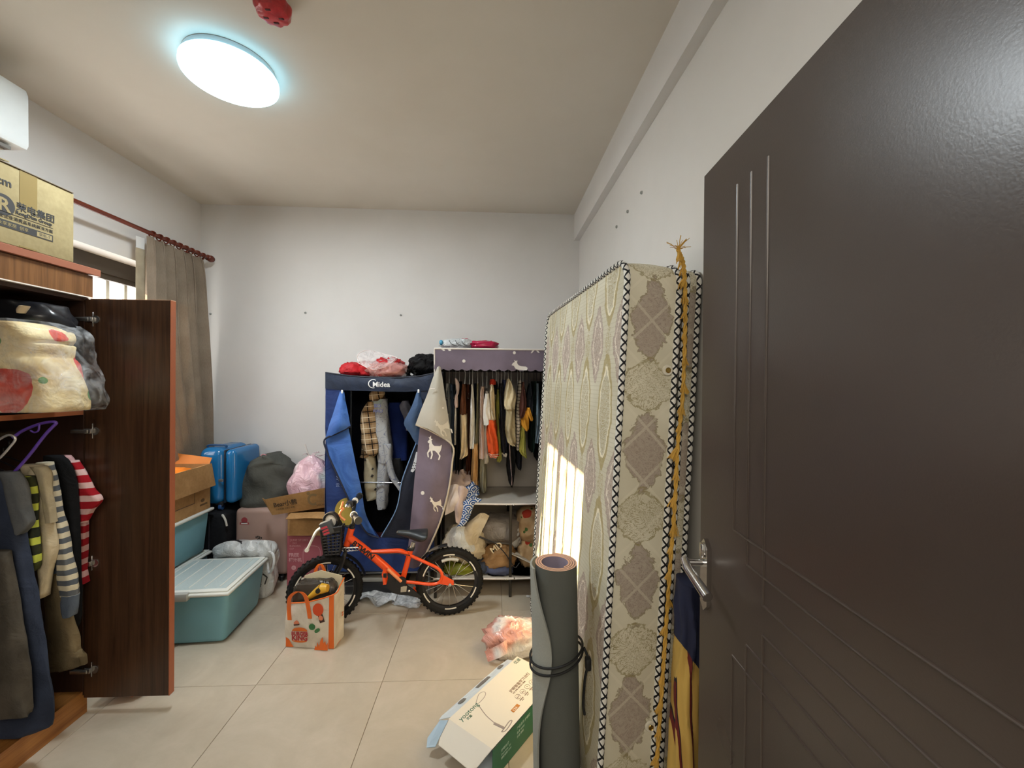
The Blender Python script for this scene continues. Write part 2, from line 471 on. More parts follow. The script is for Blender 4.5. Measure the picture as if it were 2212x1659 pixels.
b = MB(); b.box((-2.6, -2.4, -0.1), (-1.5, 0.02, ZC)); b.box((1.5, -2.4, -0.1), (1.6, 0.02, ZC)); b.box((-1.5, -2.5, -0.1), (1.5, -2.4, ZC))
struct('wall_hall', b, WALL, smooth=False)
struct('trim_1', MB().box((0.671, YN, 2.65), (XR, YB, ZC)), WALL, smooth=False)

# window_1: bronze frame, sliding sashes with panes, security bars outside
BRONZE = plain('#4c463f', 0.5, 0.3, name='bronze_aluminium')
m = M('pane_glass', 0.02); m.b.inputs['Alpha'].default_value = 0.08; m.base('#e8f0f0'); GLASS = m.mat
win = thing('window_1', 'bronze framed sliding window with upright security bars behind the curtain', None, (-2.5, (WY0+WY1)/2, WZ0), kind='structure')
fx0, fx1 = -2.54, -2.46
b = MB(); b.box((fx0, WY0, WZ1-0.10), (fx1, WY1, WZ1)); b.box((fx0, WY0, WZ0), (fx1, WY1, WZ0+0.03))
b.box((fx0, WY0, WZ0+0.05), (fx1, WY0+0.05, WZ1-0.10)); b.box((fx0, WY1-0.05, WZ0+0.05), (fx1, WY1, WZ1-0.10)); b.obj('window_frame', BRONZE, win, smooth=False)
for (a, c, x) in ((WY0+0.05, 2.50, -2.515), (2.46, WY1-0.05, -2.485)):
    b = MB(); z0, z1, w = WZ0+0.03, WZ1-0.10, 0.035
    b.box((x-0.012, a, z1-w), (x+0.012, c, z1)); b.box((x-0.012, a, z0), (x+0.012, c, z0+w)); b.box((x-0.012, a, z0+w), (x+0.012, a+w, z1-w)); b.box((x-0.012, c-w, z0+w), (x+0.012, c, z1-w))
    s = b.obj('sash', BRONZE, win, smooth=False)
    MB().box((x-0.002, a+w, z0+w), (x+0.002, c-w, z1-w)).obj('pane', GLASS, s, smooth=False)
STEEL = plain('#8d8a84', 0.45, 0.6, name='painted_steel')
y = 1.78
while y < 3.2:
    MB().box((-2.560, y-0.012, WZ0), (-2.545, y+0.012, WZ1)).obj('security_bar', STEEL, win, smooth=False); y += 0.1345
struct('window_sill', MB().box((-2.46, WY0, WZ0-0.02), (XL+0.02, WY1, WZ0+0.012)), plain('#c9c5bb', 0.4, name='sill_stone'), win, smooth=False)

# door_1: the dark entrance door swung into the room
DP = Vector((0.586, 1.126, 0.0)); DD = Vector((-0.0678, -0.9977, 0)); DN = Vector((-0.9977, 0.0678, 0))
def onpl(px, py, p0, n):
    d = ray(px, py); return EYE+d*((p0-EYE).dot(n)/d.dot(n))
def door_uz(px, py, off=0.0):
    p = onpl(px, py, DP+DN*off, DN); return (p-DP).dot(DD), p.z
m = M('dark_lacquer', 0.30, 0, 0.5); n1 = m.noise(260, 2, 0.5); n2 = m.noise(2.2, 3)
m.base(m.mix(n2, '#3a312c', '#463c36')); m.bump(n1, 0.06, 0.002); m.rough(n2.sm(0.2, 0.8, 0.27, 0.34)); LACQ = m.mat
door = thing('door_1', 'dark brown entrance door with pressed grooves swung open into the room', None, DP, kind='structure')
DF = frame3(DP, DD, (0, 0, 1))   # x along the leaf to the hinge, y up, z out of the face
if DF.col[2].xyz.dot(DN) < 0: pass
zs = 1 if DF.col[2].xyz.dot(DN) > 0 else -1
b = MB(); b.T = DF; b.rbox((0, 0.012, min(0, -0.042*zs)), (0.862, 2.05, max(0, -0.042*zs)), 0.003, 1); b.obj('leaf', LACQ, door, smooth=False)
def groove(p, q):
    b = MB(); b.T = DF; b.tube([(p[0], p[1], 0.0), (q[0], q[1], 0.0)], 0.0029, 8); b.obj('groove', LACQ, door)
U1, U2, U3 = door_uz(1590, 700)[0], door_uz(1620, 700)[0], door_uz(1656, 700)[0]
D1a, D1b = door_uz(1653, 1191), door_uz(2212, 1571)
D2a, D2b = door_uz(1617, 1222), door_uz(2167, 1659)
D3a, D3b = door_uz(1650, 1309), door_uz(2031, 1659)
L4a, L4b = door_uz(1649, 1373), door_uz(1925, 1659)
L5a, L5b = door_uz(1614, 1395), door_uz(1846, 1659)
L6a, L6b = door_uz(1583, 1417), door_uz(1778, 1659)
def ext(a, c, u): t = (u-a[0])/(c[0]-a[0]); return (u, a[1]+(c[1]-a[1])*t)
for (u, a, c, top) in ((U1, D1a, D1b, 1.94), (U2, D2a, D2b, 1.94), (U3, D3a, D3b, 1.94)):
    s = ext(a, c, u); groove((u, top), s); groove(s, ext(a, c, 0.80))
for (u, a, c) in ((U3, L4a, L4b), (U2, L5a, L5b), (U1, L6a, L6b)):
    s = ext(a, c, u); groove((u, 0.10), s); e = ext(a, c, 0.80)
    if e[1] < 0.1: t = (s[1]-0.1)/(s[1]-e[1]); e = (s[0]+(e[0]-s[0])*t, 0.1)
    groove(s, e)
CHROME = plain('#d8d8d8', 0.12, 1.0, name='chrome', var=0.02)
h = MB(); h.T = DF
pz0, pz1, pu = 0.862, 1.055, 0.050
prof = [(pu-0.020, pz0+0.02), (pu, pz0), (pu+0.020, pz0+0.02), (pu+0.020, pz1-0.02), (pu, pz1), (pu-0.020, pz1-0.02)]
h.prism([(a, c, 0) for a, c in prof], (0, 0, 0.012*zs)); plate = h.obj('handle_plate', CHROME, door, smooth=False)
h = MB(); h.T = DF; h.rbox((pu-0.011, pz1-0.05, 0.011), (pu+0.011, pz1-0.012, 0.021), 0.004); h.obj('plate_crest', CHROME, plate)
h = MB(); h.T = DF
h.cyl((pu, 0.990, 0.01), (pu, 0.990, 0.058), 0.010, 16)
h.tube([(pu-0.006, 0.995, 0.060), (pu+0.02, 0.985, 0.062), (pu+0.06, 0.972, 0.058), (pu+0.115, 0.955, 0.052)], 0.011, 12, sub=5, r2=0.013)
h.obj('lever', CHROME, door)
h = MB(); h.T = DF; h.cyl((pu, 0.905, 0.01), (pu, 0.905, 0.02), 0.008, 14); h.obj('keyhole', plain('#3a3a3a', 0.4, 0.5), door)

# ------------------------------------------------------------------ ceiling lamp
lx, ly = -1.172, 1.900
lamp = thing('ceiling_lamp', 'round white glowing lamp fixed flat on the ceiling', 'lamp', (lx, ly, ZC))
MB().lathe([(0.172, ZC), (0.176, ZC-0.004), (0.176, ZC-0.030), (0.168, ZC-0.034)], (lx, ly, 0), 64).obj('base', plain('#cfd8da', 0.4), lamp)
def glow(name, col, st): m = M(name, 0.4); m.base('#dfe9ec'); m.b.inputs['Emission Color'].default_value = col; m.b.inputs['Emission Strength'].default_value = st; return m.mat
MB().lathe([(0.166, ZC-0.028), (0.181, ZC-0.028), (0.187, ZC-0.034), (0.188, ZC-0.052), (0.1865, ZC-0.0585), (0.184, ZC-0.060), (0.1825, ZC-0.0585), (0.1825, ZC-0.055)], (lx, ly, 0), 72, 'z', False).obj('rim', glow('lamp_rim', (0.36, 0.76, 1.0, 1), 2.8), lamp)
MB().lathe([(0.183, ZC-0.0565), (0.15, ZC-0.0585), (0.08, ZC-0.0592), (0.0005, ZC-0.0595)], (lx, ly, 0), 72, 'z', False).obj('diffuser', glow('lamp_diffuser', (0.88, 0.96, 1.0, 1), 46.0), lamp)
# smoke detector in its red dust cover
c = Vector((-0.815, 1.56, ZC))
m = M('red_cover', 0.28, 0, 0.5); n1 = m.noise(30, 3); m.base(m.mix(n1.sm(0.35, 0.7), '#a5242b', '#c4383c')); m.bump(n1, 0.5, 0.006); RED = m.mat
det = thing('smoke_detector', 'small smoke detector under a glossy red cover on the ceiling', 'detector', c)
MB().lathe([(0.055, 0), (0.056, -0.02), (0.050, -0.024)], c, 40).obj('base', plain('#dad6d0', 0.5), det)
b = MB(); b.lathe([(0.060, -0.016), (0.062, -0.024), (0.060, -0.042), (0.052, -0.055), (0.036, -0.060), (0.0005, -0.061)], c, 40)
for i, v in enumerate(b.v):
    a = math.atan2(v.y-c.y, v.x-c.x); b.v[i] = v+Vector((math.cos(a), math.sin(a), 0))*0.003*math.sin(a*9)*(1 if (v-c).xy.length > 0.03 else 0)
cov = b.obj('cover', RED, det)
for a in (0.3, 1.6, 2.9, 4.6):
    q = c+Vector((0.028*math.cos(a), 0.028*math.sin(a), -0.0605)); b = MB(); b.rbox(q-Vector((0.009, 0.004, 0.0015)), q+Vector((0.009, 0.004, 0.0015)), 0.001); b.obj('slot', plain('#4a1013', 0.6), cov)

# ------------------------------------------------------------------ air conditioner on the left wall
ax1 = -2.1; ac = thing('air_conditioner', 'white wall air conditioner high above the wardrobe', 'air conditioner', (-2.21, 1.56, 2.50))
ACW = plain('#dfe4e4', 0.4, name='abs_white')
b = MB(); prof = [(-2.325, 2.775), (-2.14, 2.775), (-2.112, 2.765), (-2.102, 2.74), (-2.100, 2.515), (-2.108, 2.50), (-2.325, 2.485)]
b.prism([(px, 1.15, pz) for px, pz in prof], (0, 0.82, 0)); b.obj('body', ACW, ac)
b = MB(); b.box((-2.29, 1.19, 2.476), (-2.13, 1.93, 2.4905)); out = b.obj('outlet', plain('#6f6c66', 0.6), ac, smooth=False)
for i in range(3):
    x = -2.265+i*0.05; b = MB(); b.rbox((x-0.016, 1.2, 2.470), (x+0.016, 1.92, 2.4765), 0.002); b.obj('louvre', plain('#b9b6ad', 0.5), out)

# ------------------------------------------------------------------ wall plugs left in the walls
def plug(p, axis, label, wall):
    b = MB(); r = 0.008
    b.lathe([(r, 0.0), (r*1.1, -0.004), (r*0.8, -0.008), (r*0.55, -0.0085), (r*0.5, -0.003)], p, 14, axis=axis)
    single('wall_plug', label, 'wall plug', p, b, plain('#9a9c98', 0.6), group='plugs in the '+wall)
for q, l in (((1387, 416), 'grey wall plug highest in the row on the mattress wall'), ((1357, 457), 'grey wall plug between two others on the mattress wall'), ((1333, 490), 'grey wall plug lowest in the row nearest the back corner')):
    plug(on(*q, x=XR), 'x', l, 'right wall')
for q, l in (((660, 676), 'small grey plug in the back wall over the garment bags'), ((866, 681), 'small grey plug in the back wall above the black bag'), ((455, 678), 'small grey plug in the back wall beside the curtain')):
    plug(on(*q, y=YB), 'y', l, 'back wall')
# ------------------------------------------------------------------ soft goods drawn from rows of (pixel row, left, right)
def px_rows(rows, yf, hy, k=0.35):
    o = []
    for (py, xl, xr) in rows:
        a = on(xl, py, y=yf+hy*k); c = on(xr, py, y=yf+hy*k); o.append(((a.x+c.x)/2, yf+hy, (a.z+c.z)/2, max(0.003, (c.x-a.x)/2), hy))
    return o
def soft(rows, yf, hy, n=18, sub=4, e=2.6, wob=0.10, k=5, seed=0, nz=0.006, nf=14.0, kk=0.35):
    b = MB(); R = px_rows(rows, yf, hy, kk); t = R[0]; z = R[-1]
    b.loft(R, n, sub, e, wob, k, seed, True, nz, nf); return b
def garment(name, label, cat, parts, yf, hy, group=None, kk=0.35, **kw):
    """parts: (part name, rows, material[, y offset, half depth])"""
    r0 = px_rows(parts[0][1], yf, hy, kk)[0]
    g = thing(name, label, cat, (r0[0], r0[1], r0[2]), group)
    for i, p in enumerate(parts):
        yo = p[3] if len(p) > 3 else 0.0; h = p[4] if len(p) > 4 else hy
        soft(p[1], yf+yo, h, seed=len(label)+i*2, kk=kk, **kw).obj(p[0], p[2], g)
    return g

# ------------------------------------------------------------------ the wooden wardrobe on the left
WD = wood('#2f1a0f', '#6a4526', 'walnut_laminate', 0.35)
WDB = wood('#7a4a22', '#a8743c', 'oak_laminate', 0.4, 'y')
WDD = wood('#2e1d14', '#513826', 'dark_walnut_laminate', 0.33)
WIN_ = wood('#2b1a12', '#3c261a', 'inner_walnut_laminate', 0.5)
EDGE = plain('#9c5a3c', 0.45, name='red_edge_band')
wx, wy0, wy1 = -1.774, 0.55, 1.90
wr = thing('wardrobe', 'tall brown wooden wardrobe with one door open, boxes on its top', 'wardrobe', (-2.05, 1.2, 0))
MB().rbox((XL+0.004, wy0, 1.922), (-1.744, 1.925, 1.952), 0.002, 1).obj('top_panel', plain('#8f5a45', 0.4), wr, smooth=False)
b = MB(); b.box((XL+0.005, wy1-0.02, 0.085), (wx-0.001, wy1, 1.922)); b.obj('side_panel', WIN_, wr, smooth=False)
b = MB(); b.box((XL+0.005, wy0, 0.085), (wx, wy0+0.02, 1.922)); b.obj('side_panel', WIN_, wr, smooth=False)
MB().box((XL+0.005, wy0+0.02, 0.085), (XL+0.015, wy1-0.02, 1.922)).obj('back_panel', WIN_, wr, smooth=False)
MB().box((XL+0.015, wy0+0.02, 0.085), (wx, wy1-0.02, 0.103)).obj('bottom_board', WDB, wr, smooth=False)
MB().box((XL+0.015, wy0+0.02, 1.805), (wx, wy1-0.02, 1.823)).obj('divider_board', WIN_, wr, smooth=False)
f = MB().box((wx, wy0, 1.826), (wx+0.018, wy1, 1.919)).obj('fascia', wood('#55371d', '#7f5733', 'fascia_laminate', 0.4), wr, smooth=False)
MB().box((wx+0.001, wy0, 1.8215), (wx+0.019, wy1, 1.826)).obj('edge_strip', plain('#d8cfc6', 0.4), f, smooth=False)
MB().box((XL+0.02, wy0, 0.0), (wx, wy1, 0.085)).obj('plinth', WDB, wr, smooth=False)
sh = MB().box((XL+0.015, wy0+0.02, 1.314), (wx-0.004, wy1-0.02, 1.332)).obj('shelf', WIN_, wr, smooth=False)
MB().box((wx-0.004, wy0+0.02, 1.313), (wx-0.001, wy1-0.02, 1.333)).obj('edge_band', plain('#8a4f30', 0.45), sh, smooth=False)
MB().cyl((-2.04, wy0+0.02, 1.235), (-2.04, wy1-0.02, 1.235), 0.0125, 16).obj('hanging_rail', plain('#b8aa98', 0.25, 0.9), wr)
dr = MB().rbox((-1.7735, 1.884, 0.072), (-1.4165, 1.912, 1.816), 0.0015, 1).obj('door', WDD, wr, smooth=False)
MB().rbox((-1.4165, 1.8835, 0.0715), (-1.4125, 1.9125, 1.8165), 0.001, 1).obj('edge_band', EDGE, dr, smooth=False)
MB().box((-1.753, 1.8845, 1.8162), (-1.4125, 1.9115, 1.8185)).obj('edge_band', plain('#c9a489', 0.4), dr, smooth=False)
for py in (690, 931, 1216, 1446):
    z = on(185, py, y=1.885).z; b = MB()
    b.rbox((-1.742, 1.8805, z-0.032), (-1.737, 1.885, z+0.032), 0.001, 1); b.rbox((-1.815, 1.864, z-0.008), (-1.745, 1.876, z+0.008), 0.003)
    b.cyl((-1.728, 1.8835, z), (-1.728, 1.881, z), 0.017, 18); b.rbox((-1.765, 1.868, z-0.011), (-1.735, 1.881, z+0.011), 0.004)
    b.obj('hinge', plain('#b5b2ae', 0.25, 0.9, name='nickel'), dr)

# bedding in a clear zip bag on the wardrobe shelf
BED = M('rose_print_cotton', 0.8, 0, 0.2); bx, by, bz = BED.coords()
v1 = BED.voro(5.2); v2 = BED.voro(11.0); n1 = BED.noise(9, 4)
base = BED.mix(n1.sm(0.3, 0.7), '#b59a6a', '#dccda4')
base = BED.mix((v2+n1*0.2-0.1).lt(0.22)*v1.gt(0.38), base, '#4f7a3c'); BED.base(BED.mix((v1+(n1-0.5)*0.25).lt(0.43), base, BED.mix(n1.sm(0.35, 0.65), '#a8332c', '#d2604f')))
BED.bump(BED.noise(10, 4, 0.6, dist=0.5), 0.5, 0.03); BED = BED.mat
bd = thing('bedding_bag', 'rose printed quilt packed in a clear plastic zip bag on the wardrobe shelf', 'bedding', (-1.95, 1.62, 1.333))
R = [(890, -80, 118), (872, -85, 124), (830, -85, 118), (790, -85, 104), (775, -85, 94), (768, -80, 88), (744, -80, 90), (738, -80, 84), (728, -80, 90), (712, -80, 80), (695, -80, 60)]
soft(R, 1.57, 0.10, n=28, sub=3, e=4.0, wob=0.025, k=7, seed=3, nz=0.012, nf=16).obj('quilt', BED, bd)
R = [(890, -88, 136), (866, -90, 142), (820, -90, 130), (780, -88, 112), (755, -86, 108), (735, -84, 106), (712, -84, 98), (690, -84, 70)]
soft(R, 1.560, 0.135, n=28, sub=3, e=4.0, wob=0.03, k=9, seed=5, nz=0.012, nf=20).obj('clear_bag', plastic_film('#dfe2e4', 0.16, 0.08, 'clear_vinyl', 0.6, 14), bd)
b = soft([(724, -60, 96), (708, -70, 112), (690, -72, 113), (668, -70, 104), (652, -60, 84), (648, -50, 60)], 1.64, 0.085, n=26, wob=0.07, k=7, seed=9, nz=0.03)
kb = thing('black_bag', 'shiny black plastic bag squeezed in above the rose quilt', 'bag', (-1.95, 1.72, 1.56)); b.obj('sack', plain('#15161a', 0.3, 0, 0.5, name='black_poly'), kb)
soft([(676, 36, 46), (668, 37, 50), (660, 44, 54)], 1.625, 0.012, n=10).obj('strap', plain('#b8a488', 0.6), kb)

# clothes on the wardrobe rail, nearest the viewer first
def hanger(label, px, yf, hk, w, mat, group, tilt=0.0, thick=0.0035, c=None):
    """px: pixel of the shoulder joint; a bent bar and a hook, hanging at depth yf"""
    p = c if c is not None else on(px[0], px[1], y=yf); t = thing('clothes_hanger', label, 'hanger', p, group)
    b = MB(); ux = Vector((math.cos(tilt), math.sin(tilt), 0))
    b.tube([p-ux*w+Vector((0, 0, -0.085)), p-ux*w*0.55+Vector((0, 0, -0.045)), p, p+ux*w*0.55+Vector((0, 0, -0.045)), p+ux*w+Vector((0, 0, -0.085)), p+ux*w*0.8+Vector((0, 0, -0.11)), p-ux*w*0.8+Vector((0, 0, -0.11))], thick, 8, sub=4, closed=True)
    b.obj('bar', mat, t)
    b = MB(); b.tube([p, p+Vector((0, 0, hk*0.55))]+[p+Vector((0, 0, hk*0.55+0.02))+ux*(0.02*math.cos(a))+Vector((0, 0, 0.02*math.sin(a))) for a in (-1.2, -0.4, 0.5, 1.4, 2.3, 3.2)], thick*0.9, 8, sub=3)
    b.obj('hook', mat, t); return t
PURP = plain('#5b3fa0', 0.35, name='purple_plastic'); WIRE = plain('#c9c9cc', 0.3, 0.6, name='coated_wire')
ph = thing('clothes_hanger', 'purple plastic hanger tilted up beside the striped red top', 'hanger', on(60, 1000, y=1.64))
b = MB(); b.tube([on(30, 1021, y=1.64), on(62, 985, y=1.64), on(97, 940, y=1.64), on(115, 921, y=1.64), on(121, 914, y=1.64), on(113, 911, y=1.64), on(85, 916, y=1.65), on(50, 930, y=1.66), on(28, 945, y=1.66)], 0.0055, 10, sub=4); b.obj('bar', PURP, ph)
b = MB(); b.tube([on(85, 916, y=1.645), on(83, 930, y=1.645), on(74, 934, y=1.645), on(66, 930, y=1.645)], 0.003, 8, sub=4); b.obj('hook', PURP, ph)
wh = thing('clothes_hanger', 'pale wire hanger nearest the rail front in the wooden wardrobe', 'hanger', on(15, 975, y=1.59))
b = MB(); b.tube([on(-30, 1010, y=1.59), on(0, 989, y=1.59), on(22, 965, y=1.59), on(33, 950, y=1.59), on(28, 942, y=1.59), on(14, 941, y=1.59), on(-12, 956, y=1.59)], 0.004, 10, sub=4); b.obj('bar', WIRE, wh)
for i, w_ in enumerate(('lime banded top', 'cream shirt', 'striped knitted sweater', 'black jacket')):
    y = 1.672+i*0.040; hanger('dim wire hanger in the wooden wardrobe above the '+w_, None, y, 0.065, 0.19, plain('#2c2c33', 0.3, 0.7), 'dim hangers in the wooden wardrobe', 0.1, 0.0028, c=Vector((-2.035+0.01*i, y, 1.145)))
DEN = cloth('#30384a', 'navy_denim', 0.2); GDEN = cloth('#4a463f', 'washed_denim', 0.25); KH = cloth('#6c5f47', 'khaki_twill', 0.2); CRM = cloth('#b9ad93', 'cream_cotton', 0.15)
garment('denim_skirt', 'washed brown grey denim skirt nearest the front of the wardrobe rail', 'skirt', [('body', [(1195, -60, 12), (1300, -70, 26), (1420, -70, 46), (1540, -75, 55), (1552, -75, 52)], GDEN)], 1.575, 0.022)
g = garment('denim_dress', 'long navy denim dress with grey washed top in the wardrobe', 'dress', [('body', [(1022, -40, 10), (1060, -50, 30), (1180, -50, 46), (1320, -50, 72), (1450, -50, 95), (1560, -50, 110), (1594, -50, 60)], DEN)], 1.625, 0.022)
soft([(1020, -10, 30), (1045, 4, 47), (1100, 14, 57), (1130, 22, 61), (1150, 30, 46), (1156, 34, 40)], 1.612, 0.020).obj('sleeve', cloth('#5a5d60', 'grey_denim', 0.2), g)
garment('striped_tee', 'black top with lime green bands hanging between denim and cream shirt', 'top', [('body', [(1030, 40, 66), (1080, 46, 74), (1150, 48, 76), (1225, 46, 76), (1240, 50, 60)], stripes('#b8c250', '#14171f', 0.066, 0.42)), ], 1.665, 0.016)
g = garment('cream_shirt', 'cream shirt with long loose sleeve on the wardrobe rail', 'shirt', [('body', [(1005, 40, 84), (1030, 46, 98), (1100, 60, 103), (1190, 70, 112), (1250, 80, 100), (1292, 86, 92)], CRM)], 1.70, 0.020)
soft([(1008, 60, 92), (1028, 76, 104), (1080, 88, 108), (1130, 96, 112)], 1.694, 0.016).obj('sleeve', cloth('#a3987f', 'cream_cotton'), g)
g = garment('knit_sweater', 'cream and slate striped knitted sweater sleeve in the wardrobe', 'sweater', [('body', [(1005, 62, 100), (1040, 80, 112), (1110, 100, 120), (1180, 96, 118), (1240, 96, 120)], cloth('#3f4751', 'slate_knit'))], 1.742, 0.018)
soft([(1000, 76, 104), (1040, 92, 114), (1090, 100, 122), (1140, 110, 132), (1200, 118, 144), (1260, 124, 158), (1290, 128, 162)], 1.735, 0.020).obj('sleeve', stripes('#c9c0a8', '#4d545e', 0.042, 0.5), g)
soft([(1288, 129, 164), (1312, 131, 162), (1330, 134, 156), (1334, 138, 150)], 1.733, 0.018).obj('cuff', cloth('#56606e', 'slate_rib'), g)
g = garment('khaki_skirt', 'khaki corduroy skirt with ruffled hem low in the wardrobe', 'skirt', [('body', [(1235, 92, 122), (1300, 94, 140), (1370, 94, 158), (1412, 92, 166)], KH)], 1.762, 0.020)
soft([(1410, 90, 168), (1428, 90, 176), (1442, 92, 172), (1450, 96, 140)], 1.760, 0.020, wob=0.16, k=9).obj('hem', KH, g)
garment('black_jacket', 'black jacket hanging deep in the wardrobe beside the red stripes', 'jacket', [('body', [(985, 90, 130), (1010, 96, 150), (1100, 110, 160), (1250, 120, 166), (1350, 126, 166), (1362, 130, 150)], cloth('#0f1013', 'black_twill'))], 1.79, 0.018)
g = garment('red_striped_tee', 'red and white striped top hanging last on the wardrobe rail', 'top', [('body', [(985, 104, 142), (1002, 118, 160), (1050, 140, 176), (1120, 150, 182), (1200, 160, 178), (1262, 176, 181)], stripes('#8e1420', '#c9a0a0', 0.055, 0.55))], 1.835, 0.018)
soft([(996, 140, 160), (1020, 150, 178), (1060, 152, 198), (1082, 152, 214), (1105, 152, 196), (1130, 152, 182)], 1.822, 0.018).obj('sleeve', stripes('#9c1824', '#d3b2b0', 0.055, 0.55), g)

# cardboard box on the wardrobe
CARD = M('cardboard', 0.85, 0, 0.2); n1 = CARD.noise(6, 4); n2 = CARD.noise(60, 2); CARD.base(CARD.mix((n1*0.7+n2*0.3).sm(0.3, 0.7), '#8d7f5c', '#a3956f')); CARD.bump(n2, 0.05, 0.003); CARD = CARD.mat
CARDB = M('brown_cardboard', 0.85, 0, 0.2); n1 = CARDB.noise(6, 4); n2 = CARDB.noise(60, 2); CARDB.base(CARDB.mix((n1*0.7+n2*0.3).sm(0.3, 0.7), '#8f6d45', '#a98457')); CARDB.bump(n2, 0.05, 0.003); CARDB = CARDB.mat
INK = plain('#2f2e2d', 0.7, name='ink'); WHITE = plain('#e9e7e2', 0.55, name='white_ink')
fxb = -1.744; z0, z1 = 1.952, 2.237
box = thing('cardboard_box', 'worn cardboard carton with black lettering on the wooden wardrobe', 'box', (-1.96, 1.53, z0))
MB().rbox((-2.15, 1.24, z0), (fxb, 1.805, z1), 0.004, 2).obj('carton', CARD, box)
b = MB(); b.prism([(fxb-0.01, 1.26, z1+0.001), (fxb-0.006, 1.58, z1+0.012), (fxb-0.16, 1.58, z1+0.05), (fxb-0.2, 1.26, z1+0.06)], (0, 0, 0.004)); b.obj('flap', CARD, box, smooth=False)
b = MB(); b.rbox((-2.14, 1.25, z1), (fxb+0.004, 1.80, z1+0.004), 0.001, 1); b.obj('top_flap', plain('#6f6450', 0.8), box, smooth=False)
FB = frame3((fxb+0.0004, 0, 0), (0, 1, 0), (0, 0, 1))   # x -> world y, y -> z, out of the face towards +x
def Pb(px, py): p = on(px, py, x=fxb); return p.y, p.z
TAPE = plain('#86744a', 0.3, 0, 0.5, name='parcel_tape')
def quad(a, c, e, f): return [Pb(*a), Pb(*c), Pb(*e), Pb(*f)]
ta, tb = Pb(42, 372), Pb(80, 385); zt_ = z1-0.001; zb_ = Pb(76, 455)[1]
decal([(ta[0], zt_), (tb[0], zt_), (tb[0], zb_), (ta[0], zb_)], FB, TAPE, box, 'tape')
za_ = Pb(60, 535)[1]; decal([(ta[0], z0+0.002), (tb[0], z0+0.002), (tb[0], za_), (ta[0], za_)], FB, TAPE, box, 'tape')
FT = frame3((fxb+0.0011, 0, 0), (0, 1, 0), (0, 0, 1))
def at_fr(y, z): f = FT.copy(); f.translation = Vector((fxb+0.0011, y, z)); return f
y1 = Pb(35, 453)[0]; y2 = Pb(117, 478)[0]; s = y2-y1; yr_, zr_ = Pb(114, 493); zl = (Pb(0, 456)[1]+zr_)/2
text('荣电集团', INK, box, at_fr(y1, zl+0.026), s/3.95, bold=0.0006)
text('RongDian Group', INK, box, at_fr(y1-0.003, zl+0.0085), s/7.3, bold=0.0005)
decal([(yr_-0.36, zl), (yr_, zl), (yr_, zl+0.0018), (yr_-0.36, zl+0.0018)], FB, INK, box, 'rule', 0.0008)
text('智能商业企业消费品系统解决方案', INK, box, at_fr(yr_, zl-0.0185), 0.0150, align='RIGHT')
zc = zl-0.053; decal([(yr_-0.36, zc), (yr_, zc), (yr_, zc+0.026), (yr_-0.36, zc+0.026)], FB, INK, box, 'banner', 0.0008)
decal([(yr_-0.058, zc+0.004), (yr_-0.004, zc+0.004), (yr_-0.004, zc+0.022), (yr_-0.058, zc+0.022)], FB, CARD, box, 'banner_field', 0.0012)
text('荣电-T', INK, box, at_fr(yr_-0.031, zc+0.008), 0.014, align='CENTER', depth=0.0014)
text('荣电  众享家居  创享', CARD, box, at_fr(yr_-0.155, zc+0.008), 0.015, align='CENTER', depth=0.0014)
yc, zc2 = Pb(25, 398); text('cm', INK, box, at_fr(yc, zc2-0.014), 0.040, align='RIGHT', bold=0.0008)
yc, zc2 = Pb(6, 441); r = 0.037
decal(ell(yc, zc2, r, r, 32), FB, INK, box, 'emblem', 0.0008); text('R', CARD, box, at_fr(yc+0.002, zc2-0.022), 0.066, align='CENTER', depth=0.0014, bold=0.0016)
# something flat and red under the open door
b = MB(); b.sheet([[(-1.772, 1.92, 0.055), (-1.70, 1.93, 0.06), (-1.62, 1.95, 0.03)], [(-1.772, 1.98, 0.06), (-1.69, 1.99, 0.055), (-1.60, 2.0, 0.02)], [(-1.772, 2.06, 0.05), (-1.70, 2.06, 0.04), (-1.64, 2.07, 0.012)]], 10, 10, 0.012, 0.008, 12)
single('folded_cloth', 'reddish cloth bundle on the floor behind the wardrobe door', 'cloth', (-1.70, 1.99, 0.0), b, cloth('#a8583c'))
# ------------------------------------------------------------------ curtain rod and curtain
ROD = wood('#4a1c10', '#7a3522', 'mahogany', 0.25, 'y')
rd = thing('curtain_rod', 'mahogany coloured wooden curtain rod with rings and round finial', 'curtain rod', (-2.2, 2.6, 2.41))
MB().cyl((-2.2, 1.75, 2.398), (-2.2, 3.29, 2.412), 0.0135, 18).obj('rod', ROD, rd)
MB().lathe([(0.012, 3.285), (0.022, 3.292), (0.016, 3.30), (0.024, 3.315), (0.027, 3.33), (0.022, 3.347), (0.001, 3.352)], (-2.2, 0, 2.412), 24, 'y').obj('finial', ROD, rd)
b = MB(); b.rbox((XL, 3.24, 2.39), (XL+0.012, 3.265, 2.44), 0.003); b.tube([(XL, 3.252, 2.40), (-2.25, 3.252, 2.385), (-2.2, 3.252, 2.392)], 0.008, 10, sub=4); b.obj('bracket', ROD, rd)
for i in range(9):
    y = 2.775+i*0.058; z = 2.398+0.014*(y-1.75)/1.54
    MB().tube([(-2.2+0.021*math.cos(a), y+0.004*math.sin(a*2), z-0.004+0.021*math.sin(a)) for a in [k*PI/8 for k in range(16)]], 0.0042, 8, closed=True).obj('ring', ROD, rd)
m = M('linen_curtain', 0.9, 0, 0.15); n1 = m.noise(7, 4); w1 = m.noise(1.0, 2, 0.5, stretch=(300, 300, 60))
m.base(m.mix((n1*0.6+w1*0.4).sm(0.3, 0.7), '#807364', '#978979')); m.bump(w1, 0.08, 0.002)
